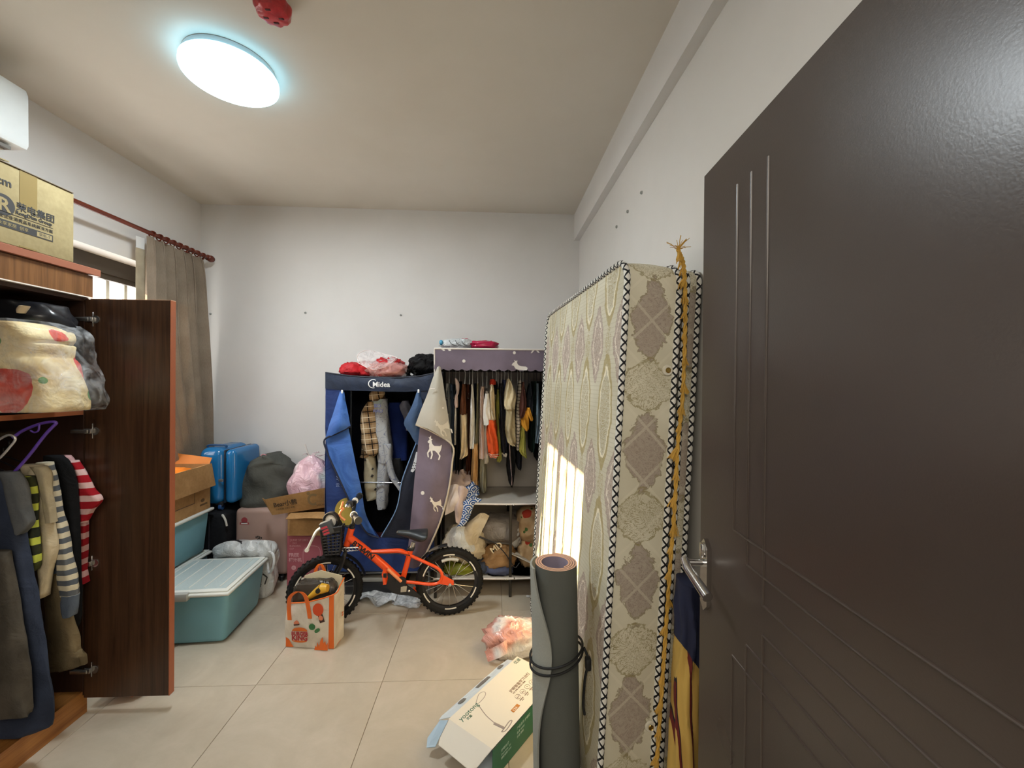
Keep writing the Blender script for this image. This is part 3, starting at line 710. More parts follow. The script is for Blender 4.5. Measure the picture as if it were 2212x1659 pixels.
tr = m.nt.nodes.new('ShaderNodeBsdfTranslucent'); tr.inputs[0].default_value = lin('#b0a088'); ms = m.nt.nodes.new('ShaderNodeMixShader'); ms.inputs[0].default_value = 0.18
m.nt.links.new(m.b.outputs[0], ms.inputs[1]); m.nt.links.new(tr.outputs[0], ms.inputs[2]); m.nt.links.new(ms.outputs[0], m.nt.nodes['Material Output'].inputs[0]); LINEN = m.mat
cu = thing('curtain', 'heavy taupe curtain drawn aside beside the window', 'curtain', (-2.2, 3.05, 0.1))
rows = []
for (z, ya, yb, am) in ((2.385, 2.745, 3.262, 0.024), (2.33, 2.742, 3.272, 0.034), (2.2, 2.735, 3.285, 0.044), (1.75, 2.74, 3.32, 0.050), (1.35, 2.82, 3.35, 0.048), (0.98, 2.925, 3.365, 0.042), (0.6, 3.0, 3.37, 0.046), (0.12, 3.0, 3.37, 0.05)):
    r = []
    for k in range(45):
        t = k/44.0; y = ya+(yb-ya)*t
        r.append((-2.212+1.25*am*(lambda q: math.copysign(abs(q)**0.75, q))(math.sin(t*2*PI*6+0.5*math.sin(z*1.3)))*(0.8+0.2*math.sin(t*17)), y+0.012*math.sin(t*2*PI*12), z))
    rows.append(r)
MB().sheet(rows, 132, 40, 0.003).obj('cloth', LINEN, cu)
b = MB(); b.sheet([[(-2.246, 2.71, 2.372), (-2.236, 2.76, 2.372)], [(-2.246, 2.71, 2.300), (-2.236, 2.76, 2.300)]], 4, 4, 0.002); b.obj('heading_tape', plain('#dfe0de', 0.7), cu)
b = MB(); b.sheet([[(-2.248, 2.71, 2.298), (-2.236, 2.765, 2.30)], [(-2.252, 2.72, 1.5), (-2.238, 2.775, 1.5)], [(-2.252, 2.76, 0.2), (-2.238, 2.82, 0.2)]], 6, 14, 0.002, 0.006, 4); b.obj('lining', cloth('#a79b84'), cu)

# ------------------------------------------------------------------ storage bins
BLUE = plain('#74a6b4', 0.45, 0, 0.4, name='blue_polypropylene', var=0.03); LIDW = plain('#d3d6d0', 0.4, 0, 0.4, name='milky_polypropylene', var=0.03)
m = M('milky_lid', 0.35, 0, 0.5); n1 = m.noise(160, 2); m.base(m.mix(n1, '#9fb0b2', '#b9c6c6')); m.bump(n1, 0.15, 0.002); LIDC = m.mat
def bin_(label, cx, cy, w, d, h, rot, taper, clip=True):
    t = thing('storage_bin', label, 'storage bin', (cx, cy, BZ)); T = Matrix.Translation((cx, cy, BZ)) @ Matrix.Rotation(rot, 4, 'Z')
    b = MB(); b.T = T; b.rbox((-w/2+0.012, -d/2+0.012, 0.002), (w/2-0.012, d/2-0.012, h-0.022), 0.03, 4, taper); b.obj('tub', BLUE, t)
    b = MB(); b.T = T
    b.rbox((-w/2, -d/2, h-0.032), (w/2, d/2, h-0.012), 0.009, 3); b.rbox((-w/2+0.012, -d/2+0.012, h-0.014), (w/2-0.012, d/2-0.012, h-0.003), 0.005, 2); lid = b.obj('lid', LIDW, t)
    b = MB(); b.T = T; b.rbox((-w/2+0.035, -d/2+0.04, h-0.006), (w/2-0.035, d/2-0.04, h-0.001), 0.002, 1); b.obj('lid_panel', LIDC, lid, smooth=False)
    for i in range(5):
        x = -w/2+0.075+i*(w-0.15)/4; b = MB(); b.T = T; b.tube([(x, -d/2+0.055, h-0.001), (x, d/2-0.055, h-0.001)], 0.0035, 8); b.obj('lid_rib', LIDW, lid)
    if clip:
        b = MB(); b.T = T; b.rbox((-0.15, -d/2-0.012, h-0.045), (0.03, -d/2+0.02, h-0.002), 0.006, 2); b.obj('clip', plain('#a6a8a4', 0.4), t)
    return t
BZ = 0.0
bin_('pale blue storage bin with milky ribbed lid, alone on the floor before the stack', -1.685, 2.545, 0.47, 0.47, 0.312, 0.07, 0.13)
bin_('pale blue bin at the bottom of the stack under the window', -2.135, 2.73, 0.38, 0.50, 0.288, 0.0, 0.08, False)
BZ = 0.288
# the upper bin has no lid of its own, the box stands in its rim
ub = thing('storage_bin', 'pale blue bin with white rim stacked under the open carton', 'storage bin', (-2.13, 2.73, BZ))
MB().rbox((-2.31, 2.49, BZ+0.001), (-1.945, 2.955, 0.575), 0.028, 4, 0.10).obj('tub', BLUE, ub)
MB().rbox((-2.318, 2.475, 0.562), (-1.928, 2.972, 0.582), 0.008, 3).obj('rim', LIDW, ub)
# open carton on top
cb = thing('cardboard_box', 'open brown carton on the stacked blue bins by the curtain', 'box', (-2.12, 2.73, 0.582))
b = MB(); b.box((-2.30, 2.50, 0.583), (-1.945, 2.95, 0.588)); b.box((-1.949, 2.50, 0.588), (-1.945, 2.95, 0.885)); b.box((-2.30, 2.50, 0.588), (-2.296, 2.95, 0.885)); b.box((-2.296, 2.50, 0.588), (-1.949, 2.504, 0.885)); b.box((-2.296, 2.946, 0.588), (-1.949, 2.95, 0.885)); b.obj('carton', CARDB, cb, smooth=False)
b = MB(); b.prism([(-1.943, 2.50, 0.889), (-1.943, 2.955, 0.889), (-1.920, 2.962, 0.735), (-1.920, 2.495, 0.735)], (0.004, 0, 0)); b.obj('flap', CARDB, cb, smooth=False)
b = MB(); b.prism([(-2.298, 2.50, 0.886), (-2.298, 2.95, 0.886), (-2.312, 2.95, 1.01), (-2.312, 2.50, 1.01)], (0.004, 0, 0)); b.obj('flap', CARDB, cb, smooth=False)
b = MB(); b.prism([(-2.29, 2.948, 0.886), (-1.95, 2.948, 0.886), (-1.945, 2.965, 0.925), (-2.29, 2.985, 0.965)], (0, 0.004, 0)); b.obj('flap', plain('#cf8038', 0.7, name='sunlit_board'), cb, smooth=False)  # back flap painted orange to stand in for sun glow in the carton
FC = frame3((-1.9446, 0, 0), (0, 1, 0), (0, 0, 1))
for (a, c, e, f) in ((2.60, 2.80, 0.655, 0.658), (2.60, 2.602, 0.655, 0.735), (2.798, 2.80, 0.655, 0.735)): decal([(a, e), (c, e), (c, f), (a, f)], FC, INK, cb, 'print')
decal(ell(2.875, 0.655, 0.018, 0.012), FC, plain('#5d4527', 0.8), cb, 'print'); decal([(2.85, 0.62), (2.92, 0.62), (2.92, 0.632), (2.85, 0.632)], FC, plain('#5d4527', 0.8), cb, 'print')
b = MB(); b.blob((-2.125, 2.725, 0.745), (0.33, 0.43, 0.29), 4, 0.12, e=3.5, floor=0.59); single('cloth_bundle', 'cloth in sunlit orange inside the open carton by the curtain', 'cloth', (-2.12, 2.72, 0.589), b, cloth('#e07c22'))  # saturated orange paints in the sunlit look of the carton's inside

# ------------------------------------------------------------------ suitcases
def suitcase_wheels(t, pts, mat):
    for (x, y, z) in pts:
        b = MB(); b.lathe([(0.004, -0.011), (0.021, -0.011), (0.023, -0.008), (0.023, 0.008), (0.021, 0.011), (0.004, 0.011)], (x, y, z+0.0235), 20, 'x'); w = b.obj('wheel', mat, t)
        b = MB(); b.rbox((x-0.018, y-0.016, z+0.026), (x+0.018, y+0.016, z+0.062), 0.008); b.obj('wheel_fork', plain('#23252a', 0.4), w)
DARK = plain('#1d1e22', 0.45, name='black_abs')
bs = thing('suitcase', 'black suitcase standing below the bright blue one', 'suitcase', (-1.97, 3.17, 0))
MB().rbox((-2.085, 2.99, 0.055), (-1.865, 3.37, 0.53), 0.035, 4).obj('shell', cloth('#17181b', 'black_nylon', 0.2, 0.7), bs)
b = MB(); b.tube([(-1.975, 2.985, 0.08), (-1.975, 2.985, 0.51)], 0.006, 8); b.obj('zip', plain('#33343a', 0.3, 0.5), bs)
suitcase_wheels(bs, [(-2.05, 3.03, 0), (-1.90, 3.03, 0), (-2.05, 3.33, 0), (-1.90, 3.33, 0)], DARK)
b = MB(); b.tube([(-1.89, 3.0, 0.50), (-1.885, 2.985, 0.52), (-1.865, 2.985, 0.485), (-1.858, 2.99, 0.44)], 0.007, 8, sub=4); b.obj('strap', plain('#c9c7be', 0.6), bs)
SBL = plain('#1f6ea8', 0.14, 0, 0.6, name='glossy_blue_shell', var=0.03)
us = thing('suitcase', 'glossy bright blue hard shell suitcase by the curtain', 'suitcase', (-1.965, 3.19, 0.535))
MB().rbox((-2.085, 3.02, 0.575), (-1.915, 3.375, 0.982), 0.055, 6).obj('shell_half', SBL, us)
MB().rbox((-1.912, 3.04, 0.58), (-1.835, 3.375, 0.968), 0.034, 5).obj('shell_half', SBL, us)
b = MB(); b.rbox((-1.917, 3.045, 0.585), (-1.903, 3.37, 0.965), 0.006, 2); b.obj('zip', plain('#1c2a3a', 0.4, 0.3), us)
b = MB(); b.tube([(-2.06, 3.10, 0.975), (-2.055, 3.10, 0.992), (-1.94, 3.10, 0.992), (-1.932, 3.10, 0.975)], 0.007, 8, sub=4); b.obj('handle', plain('#164a78', 0.35), us)
suitcase_wheels(us, [(-2.05, 3.10, 0.533), (-1.94, 3.06, 0.533), (-2.05, 3.33, 0.533), (-1.94, 3.33, 0.533)], plain('#2a4f86', 0.3))
b = MB(); b.rbox((-1.932, 3.012, 0.745), (-1.900, 3.022, 0.765), 0.003); b.obj('lock', plain('#b9bcc2', 0.3, 0.8), us)
PNK = plain('#a58a80', 0.38, 0, 0.5, name='rose_beige_shell', var=0.03)
ps = thing('suitcase', 'rose beige suitcase with a red sticker and paw sticker', 'suitcase', (-1.655, 3.2, 0))
MB().rbox((-1.848, 3.06, 0.052), (-1.475, 3.19, 0.537), 0.032, 5).obj('shell_half', PNK, ps)
MB().rbox((-1.848, 3.20, 0.052), (-1.475, 3.36, 0.537), 0.032, 5).obj('shell_half', PNK, ps)
MB().rbox((-1.840, 3.185, 0.062), (-1.483, 3.206, 0.528), 0.010, 2).obj('zip', plain('#5a4d49', 0.4), ps)
suitcase_wheels(ps, [(-1.80, 3.09, 0.002), (-1.525, 3.09, 0.002), (-1.80, 3.33, 0.002), (-1.525, 3.33, 0.002)], DARK)
FP = frame3((0, 3.0597, 0), (1, 0, 0), (0, 0, 1)); q = on(528, 1127, y=3.06)
FP = Matrix(((1, 0, 0, 0), (0, 0, -1, 3.0597), (0, 1, 0, 0), (0, 0, 0, 1)))
RS = plain('#9a3f45', 0.5, name='sticker_red')
decal([(q.x-0.034, q.z-0.020), (q.x+0.034, q.z-0.020), (q.x+0.030, q.z-0.004), (q.x-0.030, q.z-0.004)], FP, RS, ps, 'sticker'); decal(ell(q.x, q.z+0.010, 0.022, 0.022, 20), FP, RS, ps, 'sticker')
decal([(q.x-0.022, q.z-0.015), (q.x+0.022, q.z-0.015), (q.x+0.022, q.z-0.009), (q.x-0.022, q.z-0.009)], FP, WHITE, ps, 'sticker', 0.0012)
q = on(559, 1166, y=3.06)
decal(ell(q.x, q.z-0.006, 0.016, 0.018, 20), FP, INK, ps, 'sticker'); decal(ell(q.x+0.002, q.z-0.005, 0.009, 0.010, 20), FP, PNK, ps, 'sticker', 0.0012)
for k in range(4): decal(ell(q.x-0.018+0.012*k, q.z+0.018+0.004*math.sin(k*1.6), 0.005, 0.008, 12), FP, INK, ps, 'sticker')
q = on(612, 1250, y=3.2)

# ------------------------------------------------------------------ pink box and the open carton on it
PKB = plain('#a05560', 0.6, name='pink_card', var=0.05)
pb = thing('cardboard_box', 'dusty pink printed appliance carton behind the bicycle basket', 'box', (-1.25, 3.12, 0))
MB().rbox((-1.448, 3.0, 0.001), (-1.08, 3.27, 0.375), 0.003, 1).obj('carton', PKB, pb, smooth=False)
FK = Matrix(((1, 0, 0, 0), (0, 0, -1, 2.9994), (0, 1, 0, 0), (0, 0, 0, 1)))
def fk(x, z, F=FK): f = F.copy(); f.translation = Vector((x, F.translation.y, z)); return f
PKI = plain('#c99aa0', 0.6, name='pale_pink_ink')
text('JUNE STORY', PKI, pb, fk(-1.425, 0.325), 0.022); text('ZAY', PKI, pb, fk(-1.41, 0.305), 0.016); text('BLENDING', PKI, pb, fk(-1.43, 0.285), 0.016); text('CUP', PKI, pb, fk(-1.43, 0.265), 0.016)
text('FREE', PKI, pb, fk(-1.435, 0.215), 0.034, bold=0.001); text('榨汁机', PKI, pb, fk(-1.435, 0.180), 0.030, bold=0.0008)
decal(ell(-1.40, 0.135, 0.016, 0.016), FK, PKI, pb, 'print'); text('ok', PKB, pb, fk(-1.408, 0.131, ), 0.012, depth=0.0014)
b = MB(); b.T = FK; b.tube([(-1.33, 0.09, 0), (-1.335, 0.24, 0), (-1.31, 0.285, 0), (-1.24, 0.285, 0), (-1.215, 0.24, 0), (-1.22, 0.09, 0)], 0.0015, 6, sub=4); b.obj('print', PKI, pb)
bb = thing('cardboard_box', 'opened brown carton with a printed front flap on the pink box', 'box', (-1.23, 3.1, 0.376))
b = MB(); b.box((-1.425, 2.96, 0.377), (-1.06, 3.28, 0.382)); b.box((-1.425, 2.96, 0.382), (-1.06, 2.964, 0.535)); b.box((-1.425, 3.276, 0.382), (-1.06, 3.28, 0.535)); b.box((-1.425, 2.964, 0.382), (-1.421, 3.276, 0.535)); b.box((-1.064, 2.964, 0.382), (-1.06, 3.276, 0.535)); b.obj('carton', CARDB, bb, smooth=False)
A, B_, D_ = on(572, 1079, y=2.90), on(716, 1051, y=2.90), on(588, 1113, y=2.945); n_ = (B_-A).cross(D_-A); d_ = ray(716, 1094); C_ = EYE+d_*((A-EYE).dot(n_)/d_.dot(n_))
b = MB(); b.prism([A, B_, C_, D_], (0, 0.004, 0)); fl = b.obj('flap', CARDB, bb, smooth=False)
b = MB(); b.prism([on(566, 1076, y=2.93), A, D_, on(575, 1085, y=2.97)], (0, 0.004, 0)); b.obj('flap', CARDB, bb, smooth=False)
b = MB(); b.sheet([[(-1.40, 2.955, 0.538), (-1.23, 2.955, 0.545), (-1.07, 2.955, 0.538)], [(-1.41, 2.90, 0.515), (-1.23, 2.89, 0.522), (-1.07, 2.90, 0.512)]], 8, 4, 0.004, 0.004, 10); b.obj('flap', CARDB, bb, smooth=False)
BRI = plain('#3f3020', 0.8, name='brown_ink'); BRG = plain('#7f6a49', 0.8, name='pale_brown_ink'); rt = 0.16
stamp_text('Bear小熊', 591, 1096, 0.042, fl, BRI, bb, 2.92, rt, bold=0.0010); stamp_text('小熊电器 创意小家电', 596, 1103, 0.014, fl, BRI, bb, 2.92, rt)
stamp([(677+13*math.cos(a), 1079-13*math.sin(a)) for a in [0.9+i*0.17 for i in range(27)]]+[(677+8*math.cos(a), 1079-8*math.sin(a)) for a in [0.9+i*0.17 for i in range(27)]][::-1], fl, BRG, 'print', bb); stamp([(666+4*math.cos(a*.5), 1066+4*math.sin(a*.5)) for a in range(12)], fl, BRG, 'print', bb)
stamp_text('M52-40', 685, 1094, 0.017, fl, BRI, bb, 2.92, rt); stamp([(680, 1085), (702, 1081), (702, 1082), (680, 1086)], fl, BRG, 'print', bb)

# ------------------------------------------------------------------ bags on the suitcases and boxes
TOTE = cloth('#4b4c47', 'grey_nonwoven', 0.12, 0.8, 6, 0.6)
g = thing('garbage_bag', 'big dark grey cloth sack on the rose beige suitcase', 'bag', (-1.72, 3.19, 0.54))
b = MB(); b.loft(px_rows([(1094, 512, 622), (1075, 505, 632), (1045, 508, 630), (1018, 517, 627), (1003, 530, 616), (992, 549, 603), (984, 560, 592)], 3.10, 0.11), 34, 5, 2.5, 0.06, 4, 2, True, 0.035, 7); b.obj('sack', TOTE, g)
b = MB(); b.tube([on(563, 990, y=3.15), on(566, 982, y=3.15), on(574, 983, y=3.15), on(582, 991, y=3.15)], 0.0035, 8, sub=5); b.obj('drawstring', plain('#c08088', 0.6), g)
b = MB(); b.sheet([[on(556, 988, y=3.17), on(575, 985, y=3.16), on(598, 987, y=3.18)], [on(545, 1004, y=3.12), on(576, 1002, y=3.10), on(612, 1004, y=3.13)]], 14, 6, 0.003, 0.015, 14); b.obj('mouth', TOTE, g)
m = M('pink_film', 0.2, 0, 0.6); n1 = m.noise(9, 4, 0.6, dist=1.2); n2 = m.noise(5, 2)
m.base(m.mix(n2.sm(0.45, 0.62), m.mix(n1, '#c58ca0', '#efd6dc'), m.mix(n1, '#b7c4c0', '#e6eae8'))); m.bump(n1, 0.9, 0.03); PFILM = m.mat
g = thing('plastic_bag', 'pink and clear tied plastic bag beside the blue garment cover', 'bag', (-1.33, 3.10, 0.545))
b = MB(); b.loft([(-1.335, 3.12, 0.56, 0.13, 0.08), (-1.335, 3.12, 0.62, 0.142, 0.10), (-1.335, 3.12, 0.72, 0.150, 0.11), (-1.335, 3.12, 0.80, 0.125, 0.09), (-1.335, 3.12, 0.87, 0.085, 0.06), (-1.335, 3.12, 0.902, 0.028, 0.02), (-1.335, 3.12, 0.915, 0.012, 0.010)], 40, 5, 2.2, 0.07, 11, 1, True, 0.02, 12); b.obj('sack', PFILM, g)
for (dx, dz, s) in ((-0.05, 0.02, 3), (0.05, 0.03, 5), (0.085, 0.01, 8)):
    b = MB(); p = Vector((-1.335, 3.12, 0.905)); b.sheet([[p+Vector((-0.008, 0, 0)), p+Vector((0.008, 0, 0))], [p+Vector((dx*0.6-0.02, 0.01, dz)), p+Vector((dx*0.6+0.02, -0.01, dz))], [p+Vector((dx-0.02, 0.0, dz-0.01)), p+Vector((dx+0.03, -0.01, dz+0.01))]], 6, 8, 0.0015, 0.012, 30, s); b.obj('tied_end', plastic_film('#d9c4c9', 0.5, 0.2), g)
b = MB(); b.tube([(-1.34, 3.11, 0.91), (-1.352, 3.105, 0.935), (-1.36, 3.10, 0.965), (-1.372, 3.10, 1.0)], 0.004, 8, sub=4, r2=0.006); b.obj('tie', plain('#d6cfc8', 0.5), g)
WFILM = M('white_film', 0.35, 0, 0.5); n1 = WFILM.noise(12, 4, 0.6, dist=1.0); WFILM.base(WFILM.mix(n1, '#a8adb0', '#dfe2e2')); WFILM.bump(n1, 0.9, 0.025); WFILM = WFILM.mat
g = thing('shopping_bag', 'white plastic carrier bag with black figures behind the lidded bin', 'bag', (-1.66, 2.89, 0))
b = MB(); b.loft([(-1.66, 2.90, 0.002, 0.165, 0.075), (-1.66, 2.90, 0.05, 0.18, 0.085), (-1.665, 2.90, 0.2, 0.19, 0.085), (-1.67, 2.90, 0.30, 0.20, 0.08), (-1.67, 2.90, 0.345, 0.185, 0.06), (-1.68, 2.90, 0.365, 0.12, 0.03)], 40, 5, 2.8, 0.05, 9, 4, True, 0.022, 13); b.obj('sack', WFILM, g)
for (xa, xb, s) in ((470, 520, 1), (520, 560, 2), (555, 588, 3)):
    b = MB(); b.sheet([[on(xa, 1176, y=2.82), on((xa+xb)/2, 1168, y=2.80), on(xb, 1172, y=2.83)], [on(xa-5, 1192, y=2.80), on((xa+xb)/2, 1186, y=2.78), on(xb+2, 1190, y=2.80)], [on(xa-10, 1204, y=2.81), on((xa+xb)/2, 1202, y=2.79), on(xb+2, 1206, y=2.81)]], 10, 8, 0.002, 0.02, 18, s); b.obj('mouth', WFILM, g)
b = MB(); b.tube([on(574, 1186, y=2.80), on(590, 1198, y=2.78), on(591, 1222, y=2.77), on(582, 1238, y=2.78), on(577, 1215, y=2.80)], 0.008, 8, sub=5); b.obj('handle', WFILM, g)
b = MB(); b.blob(on(505, 1176, y=2.86), (0.10, 0.06, 0.05), 8, 0.3); b.obj('dark_content', DARK, g)
for (xa, ya, xb, yb) in ((566, 1236, 562, 1268), (568, 1240, 577, 1247), (577, 1247, 572, 1262), (564, 1262, 556, 1268)):
    b = MB(); b.tube([on(xa, ya, y=2.812), on(xb, yb, y=2.812)], 0.004, 6); b.obj('print', INK, g)
# ------------------------------------------------------------------ navy fabric wardrobe with a white word on its valance
def S(rows, yf, nu=12, nv=18, t=0.002, wob=0.004, wf=9.0, seed=0, fold=None):
    """cloth sheet from pixel rows: each row a list of (px, py[, dy]) at depth yf"""
    b = MB(); b.sheet([[on(p[0], p[1], y=yf+(p[2] if len(p) > 2 else 0.0)) for p in r] for r in rows], nu, nv, t, wob, wf, seed, fold); return b
NAVY = M('navy_polyester', 0.55, 0, 0.4); n1 = NAVY.noise(8, 4, 0.6, dist=0.6); NAVY.base(NAVY.mix(n1.sm(0.3, 0.7), '#1d273a', '#28344c')); NAVY.bump(n1, 0.4, 0.03); NAVY = NAVY.mat
DBLUE = M('deep_blue_polyester', 0.6, 0, 0.35); n1 = DBLUE.noise(7, 4, 0.6, dist=0.6); DBLUE.base(DBLUE.mix(n1.sm(0.3, 0.7), '#1b2f63', '#263f78')); DBLUE.bump(n1, 0.4, 0.03); DBLUE = DBLUE.mat
SKY = M('bright_blue_polyester', 0.6, 0, 0.35); n1 = SKY.noise(7, 4, 0.6, dist=0.6); SKY.base(SKY.mix(n1.sm(0.3, 0.7), '#2f579f', '#4672bd')); SKY.bump(n1, 0.4, 0.03); SKY = SKY.mat
SLATE = cloth('#43597a', 'slate_blue_polyester', 0.12, 0.7, 8, 0.5)
INNER = cloth('#10131c', 'black_lining', 0.15, 0.8)
POLE = plain('#8f9499', 0.3, 0.8, name='steel_pole')
mx0, mx1, my0, my1, mz = -1.128, -0.405, 2.865, 3.33, 1.50
nw = thing('fabric_wardrobe', 'navy blue fabric wardrobe with white lettering across its valance', 'wardrobe', (-0.77, 3.1, 0))
for (x, y) in ((mx0+0.015, my0+0.012), (mx1-0.02, my0+0.012), (mx0+0.015, my1-0.012), (mx1-0.02, my1-0.012)):
    MB().cyl((x, y, 0.0), (x, y, mz), 0.009, 12).obj('pole', POLE, nw)
def arc_top(y, z): return [(mx0, y, z+0.022), (-0.95, y, z-0.004), (-0.77, y, z-0.010), (-0.58, y, z-0.004), (mx1, y, z+0.018)]
MB().sheet([arc_top(my0, 1.503), arc_top((my0+my1)/2, 1.497), arc_top(my1, 1.503)], 24, 10, 0.003, 0.004).obj('top_cover', NAVY, nw)
MB().box((mx0-0.002, my1-0.004, 0.12), (mx1, my1, 1.50)).obj('back_panel', INNER, nw, smooth=False)
MB().sheet([[(mx0-0.003, my0, 1.50), (mx0-0.006, 3.1, 1.50), (mx0-0.003, my1, 1.50)], [(mx0-0.003, my0, 0.8), (mx0-0.012, 3.1, 0.8), (mx0-0.003, my1, 0.8)], [(mx0-0.003, my0, 0.14), (mx0-0.006, 3.1, 0.14), (mx0-0.003, my1, 0.14)]], 10, 20, 0.003, 0.006).obj('side_panel', DBLUE, nw)
MB().sheet([[(mx1, my0+0.03, 1.50), (mx1, my1, 1.50)], [(mx1, my0+0.03, 0.14), (mx1, my1, 0.14)]], 10, 20, 0.003, 0.004).obj('side_panel', INNER, nw)
MB().box((mx0+0.02, my0+0.02, 0.15), (mx1-0.01, my1-0.01, 0.156)).obj('base_shelf', INNER, nw, smooth=False)
for z in (0.15, 1.47):
    for y in (my0+0.012, my1-0.012): MB().cyl((mx0+0.015, y, z), (mx1-0.02, y, z), 0.008, 10).obj('rail', POLE, nw)
MB().cyl((mx0+0.015, 3.1, 1.44), (mx1-0.02, 3.1, 1.44), 0.009, 12).obj('hanging_rail', POLE, nw)
va = S([[(703, 806), (770, 813), (840, 816), (900, 813), (942, 806)], [(703, 822), (770, 828, -0.008), (840, 831, -0.01), (900, 829, -0.008), (942, 822)], [(703, 839), (742, 843), (840, 846), (904, 845), (942, 840)]], 2.858, 40, 10, 0.003, 0.007, 12, 2).obj('valance', NAVY, nw)
MB().tube([on(x, y, y=2.858) for x, y in ((703, 805), (770, 813), (840, 815.5), (900, 813), (942, 805))], 0.005, 8, sub=6).obj('piping', plain('#151b2c', 0.6), va)
FW = Matrix(((1, 0, 0, 0), (0, 0, -1, 2.838), (0, 1, 0, 0), (0, 0, 0, 1)))
def fw(px, py, yy=2.838): p = on(px, py, y=yy); f = FW.copy(); f.translation = p; return f
LOGO = plain('#f0f2f4', 0.5, name='logo_white'); LOGO.node_tree.nodes['Principled BSDF'].inputs['Roughness'].default_value = 0.4
stamp_text('Midea', 804.5, 835.5, 0.049, va, LOGO, nw, 2.85, 0.0, bold=0.0009)
ra = [1.0+i*0.19 for i in range(22)]
stamp([(806+11*math.cos(a), 829-9.6*math.sin(a)) for a in ra]+[(806.6+9.6*math.cos(a), 829-8.4*math.sin(a)) for a in ra][::-1], va, LOGO, 'logo_ring', nw)
# front door panel, open as a V
pa = S([[(703, 838), (720, 840), (737, 843)], [(704, 950), (720, 950), (740, 950)], [(704, 1050), (728, 1052), (756, 1052)], [(705, 1110), (745, 1112), (788, 1115)], [(705, 1165), (765, 1165), (821, 1162)]], 2.862, 12, 30, 0.002, 0.008, 8, 5).obj('front_panel', DBLUE, nw)
pb_ = S([[(705, 1164), (765, 1165), (821, 1162), (880, 1163), (938, 1165)], [(706, 1200), (765, 1202), (821, 1202), (880, 1202), (938, 1200)], [(708, 1232), (765, 1234), (821, 1234), (880, 1234), (938, 1232)]], 2.860, 30, 10, 0.002, 0.010, 8, 7).obj('front_panel', DBLUE, nw)
S([[(906, 843), (925, 842), (941, 840)], [(898, 950), (920, 950), (941, 950)], [(880, 1050), (910, 1052), (940, 1052)], [(858, 1110), (900, 1112), (940, 1115)], [(822, 1164), (880, 1165), (940, 1165)]], 2.864, 12, 24, 0.002, 0.006, 8, 9).obj('front_panel', NAVY, nw)
fl = S([[(735, 846, 0.03), (739, 846, 0.02), (743, 847, 0.03)], [(724, 880), (737, 878, -0.02), (750, 884)], [(711, 920), (733, 913, -0.035), (756, 917)], [(701, 949), (730, 934, -0.02), (757, 921)]], 2.82, 14, 18, 0.003, 0.006, 9, 3).obj('turned_flap', SKY, nw)
S([[(703, 947), (728, 938), (753, 924)], [(716, 1000), (742, 995, -0.02), (768, 1000)], [(742, 1055), (763, 1052, -0.02), (781, 1058)], [(768, 1110), (780, 1108, -0.01), (790, 1110)], [(792, 1150), (802, 1152), (813, 1157)]], 2.835, 14, 26, 0.003, 0.008, 9, 6).obj('turned_flap', SKY, nw)
MB().tube([on(x, y, y=2.815) for x, y in ((757, 921), (728, 936), (701, 950), (706, 975), (718, 1003), (743, 1057), (768, 1111), (792, 1151), (818, 1162))], 0.006, 8, sub=5).obj('hem', plain('#1a2036', 0.7), nw)
S([[(902, 844, 0.03), (905, 844, 0.02), (908, 845, 0.03)], [(888, 882), (900, 880, -0.02), (913, 882)], [(872, 914), (890, 912, -0.03), (912, 915)], [(886, 938), (896, 938, -0.02), (911, 940)], [(898, 958), (904, 962), (912, 968)]], 2.80, 14, 18, 0.003, 0.008, 10, 4).obj('turned_flap', SLATE, nw)
S([[(899, 957), (906, 962), (916, 968)], [(884, 995), (898, 1000, -0.015), (914, 1002)], [(868, 1040), (884, 1042, -0.015), (908, 1045)], [(856, 1100), (872, 1102, -0.01), (896, 1106)], [(824, 1158), (850, 1160), (885, 1165)]], 2.815, 14, 24, 0.003, 0.006, 10, 8).obj('turned_flap', cloth('#232733', 'charcoal_lining', 0.15, 0.8), nw)
MB().tube([on(x, y, y=2.805) for x, y in ((899, 957), (884, 995), (868, 1040), (856, 1100), (823, 1160))], 0.0035, 8, sub=5).obj('hem', plain('#6f93c4', 0.6), nw)
dp = S([[(899, 976), (904, 978), (907, 985)], [(893, 1000), (899, 1003), (905, 1003)], [(887, 1018), (892, 1020), (898, 1012)]], 2.797, 8, 8, 0.002, 0.0).obj('patch', plain('#d9dde2', 0.6), nw)
for (x, y) in ((895, 1000), (899, 1001), (893, 1006), (898, 1006), (890, 1012), (895, 1012)): decal(ell(0, 0, 0.004, 0.004, 10), fw(x, y, 2.785), INK, dp, 'eyelet')
PALE = plain('#9fb2dd', 0.6, name='pale_blue_ink')
stamp_text('SJ', 726, 1036, 0.040, pa, PALE, nw, 2.85, bold=0.0006); stamp_text('云 臻', 725, 1051, 0.028, pa, PALE, nw, 2.85); stamp_text('+', 726, 1023, 0.024, pa, PALE, nw, 2.85)
stamp(ell(752, 1105, 29, 30, 40), [pa, pb_], plain('#a8923f', 0.7, name='ochre_print'), 'round_print', nw, 2, 0.0015)
for p in ((739, 846), (904, 845)): b = MB(); q = on(p[0], p[1], y=2.80); b.rbox(q-Vector((0.006, 0.004, 0.012)), q+Vector((0.006, 0.004, 0.012)), 0.003); b.obj('clip', LOGO, nw)
MB().cyl(on(776, 1042, y=2.99), on(866, 1043, y=2.99), 0.006, 12).obj('cross_rail', plain('#c7cace', 0.22, 0.9, name='bright_steel'), nw)
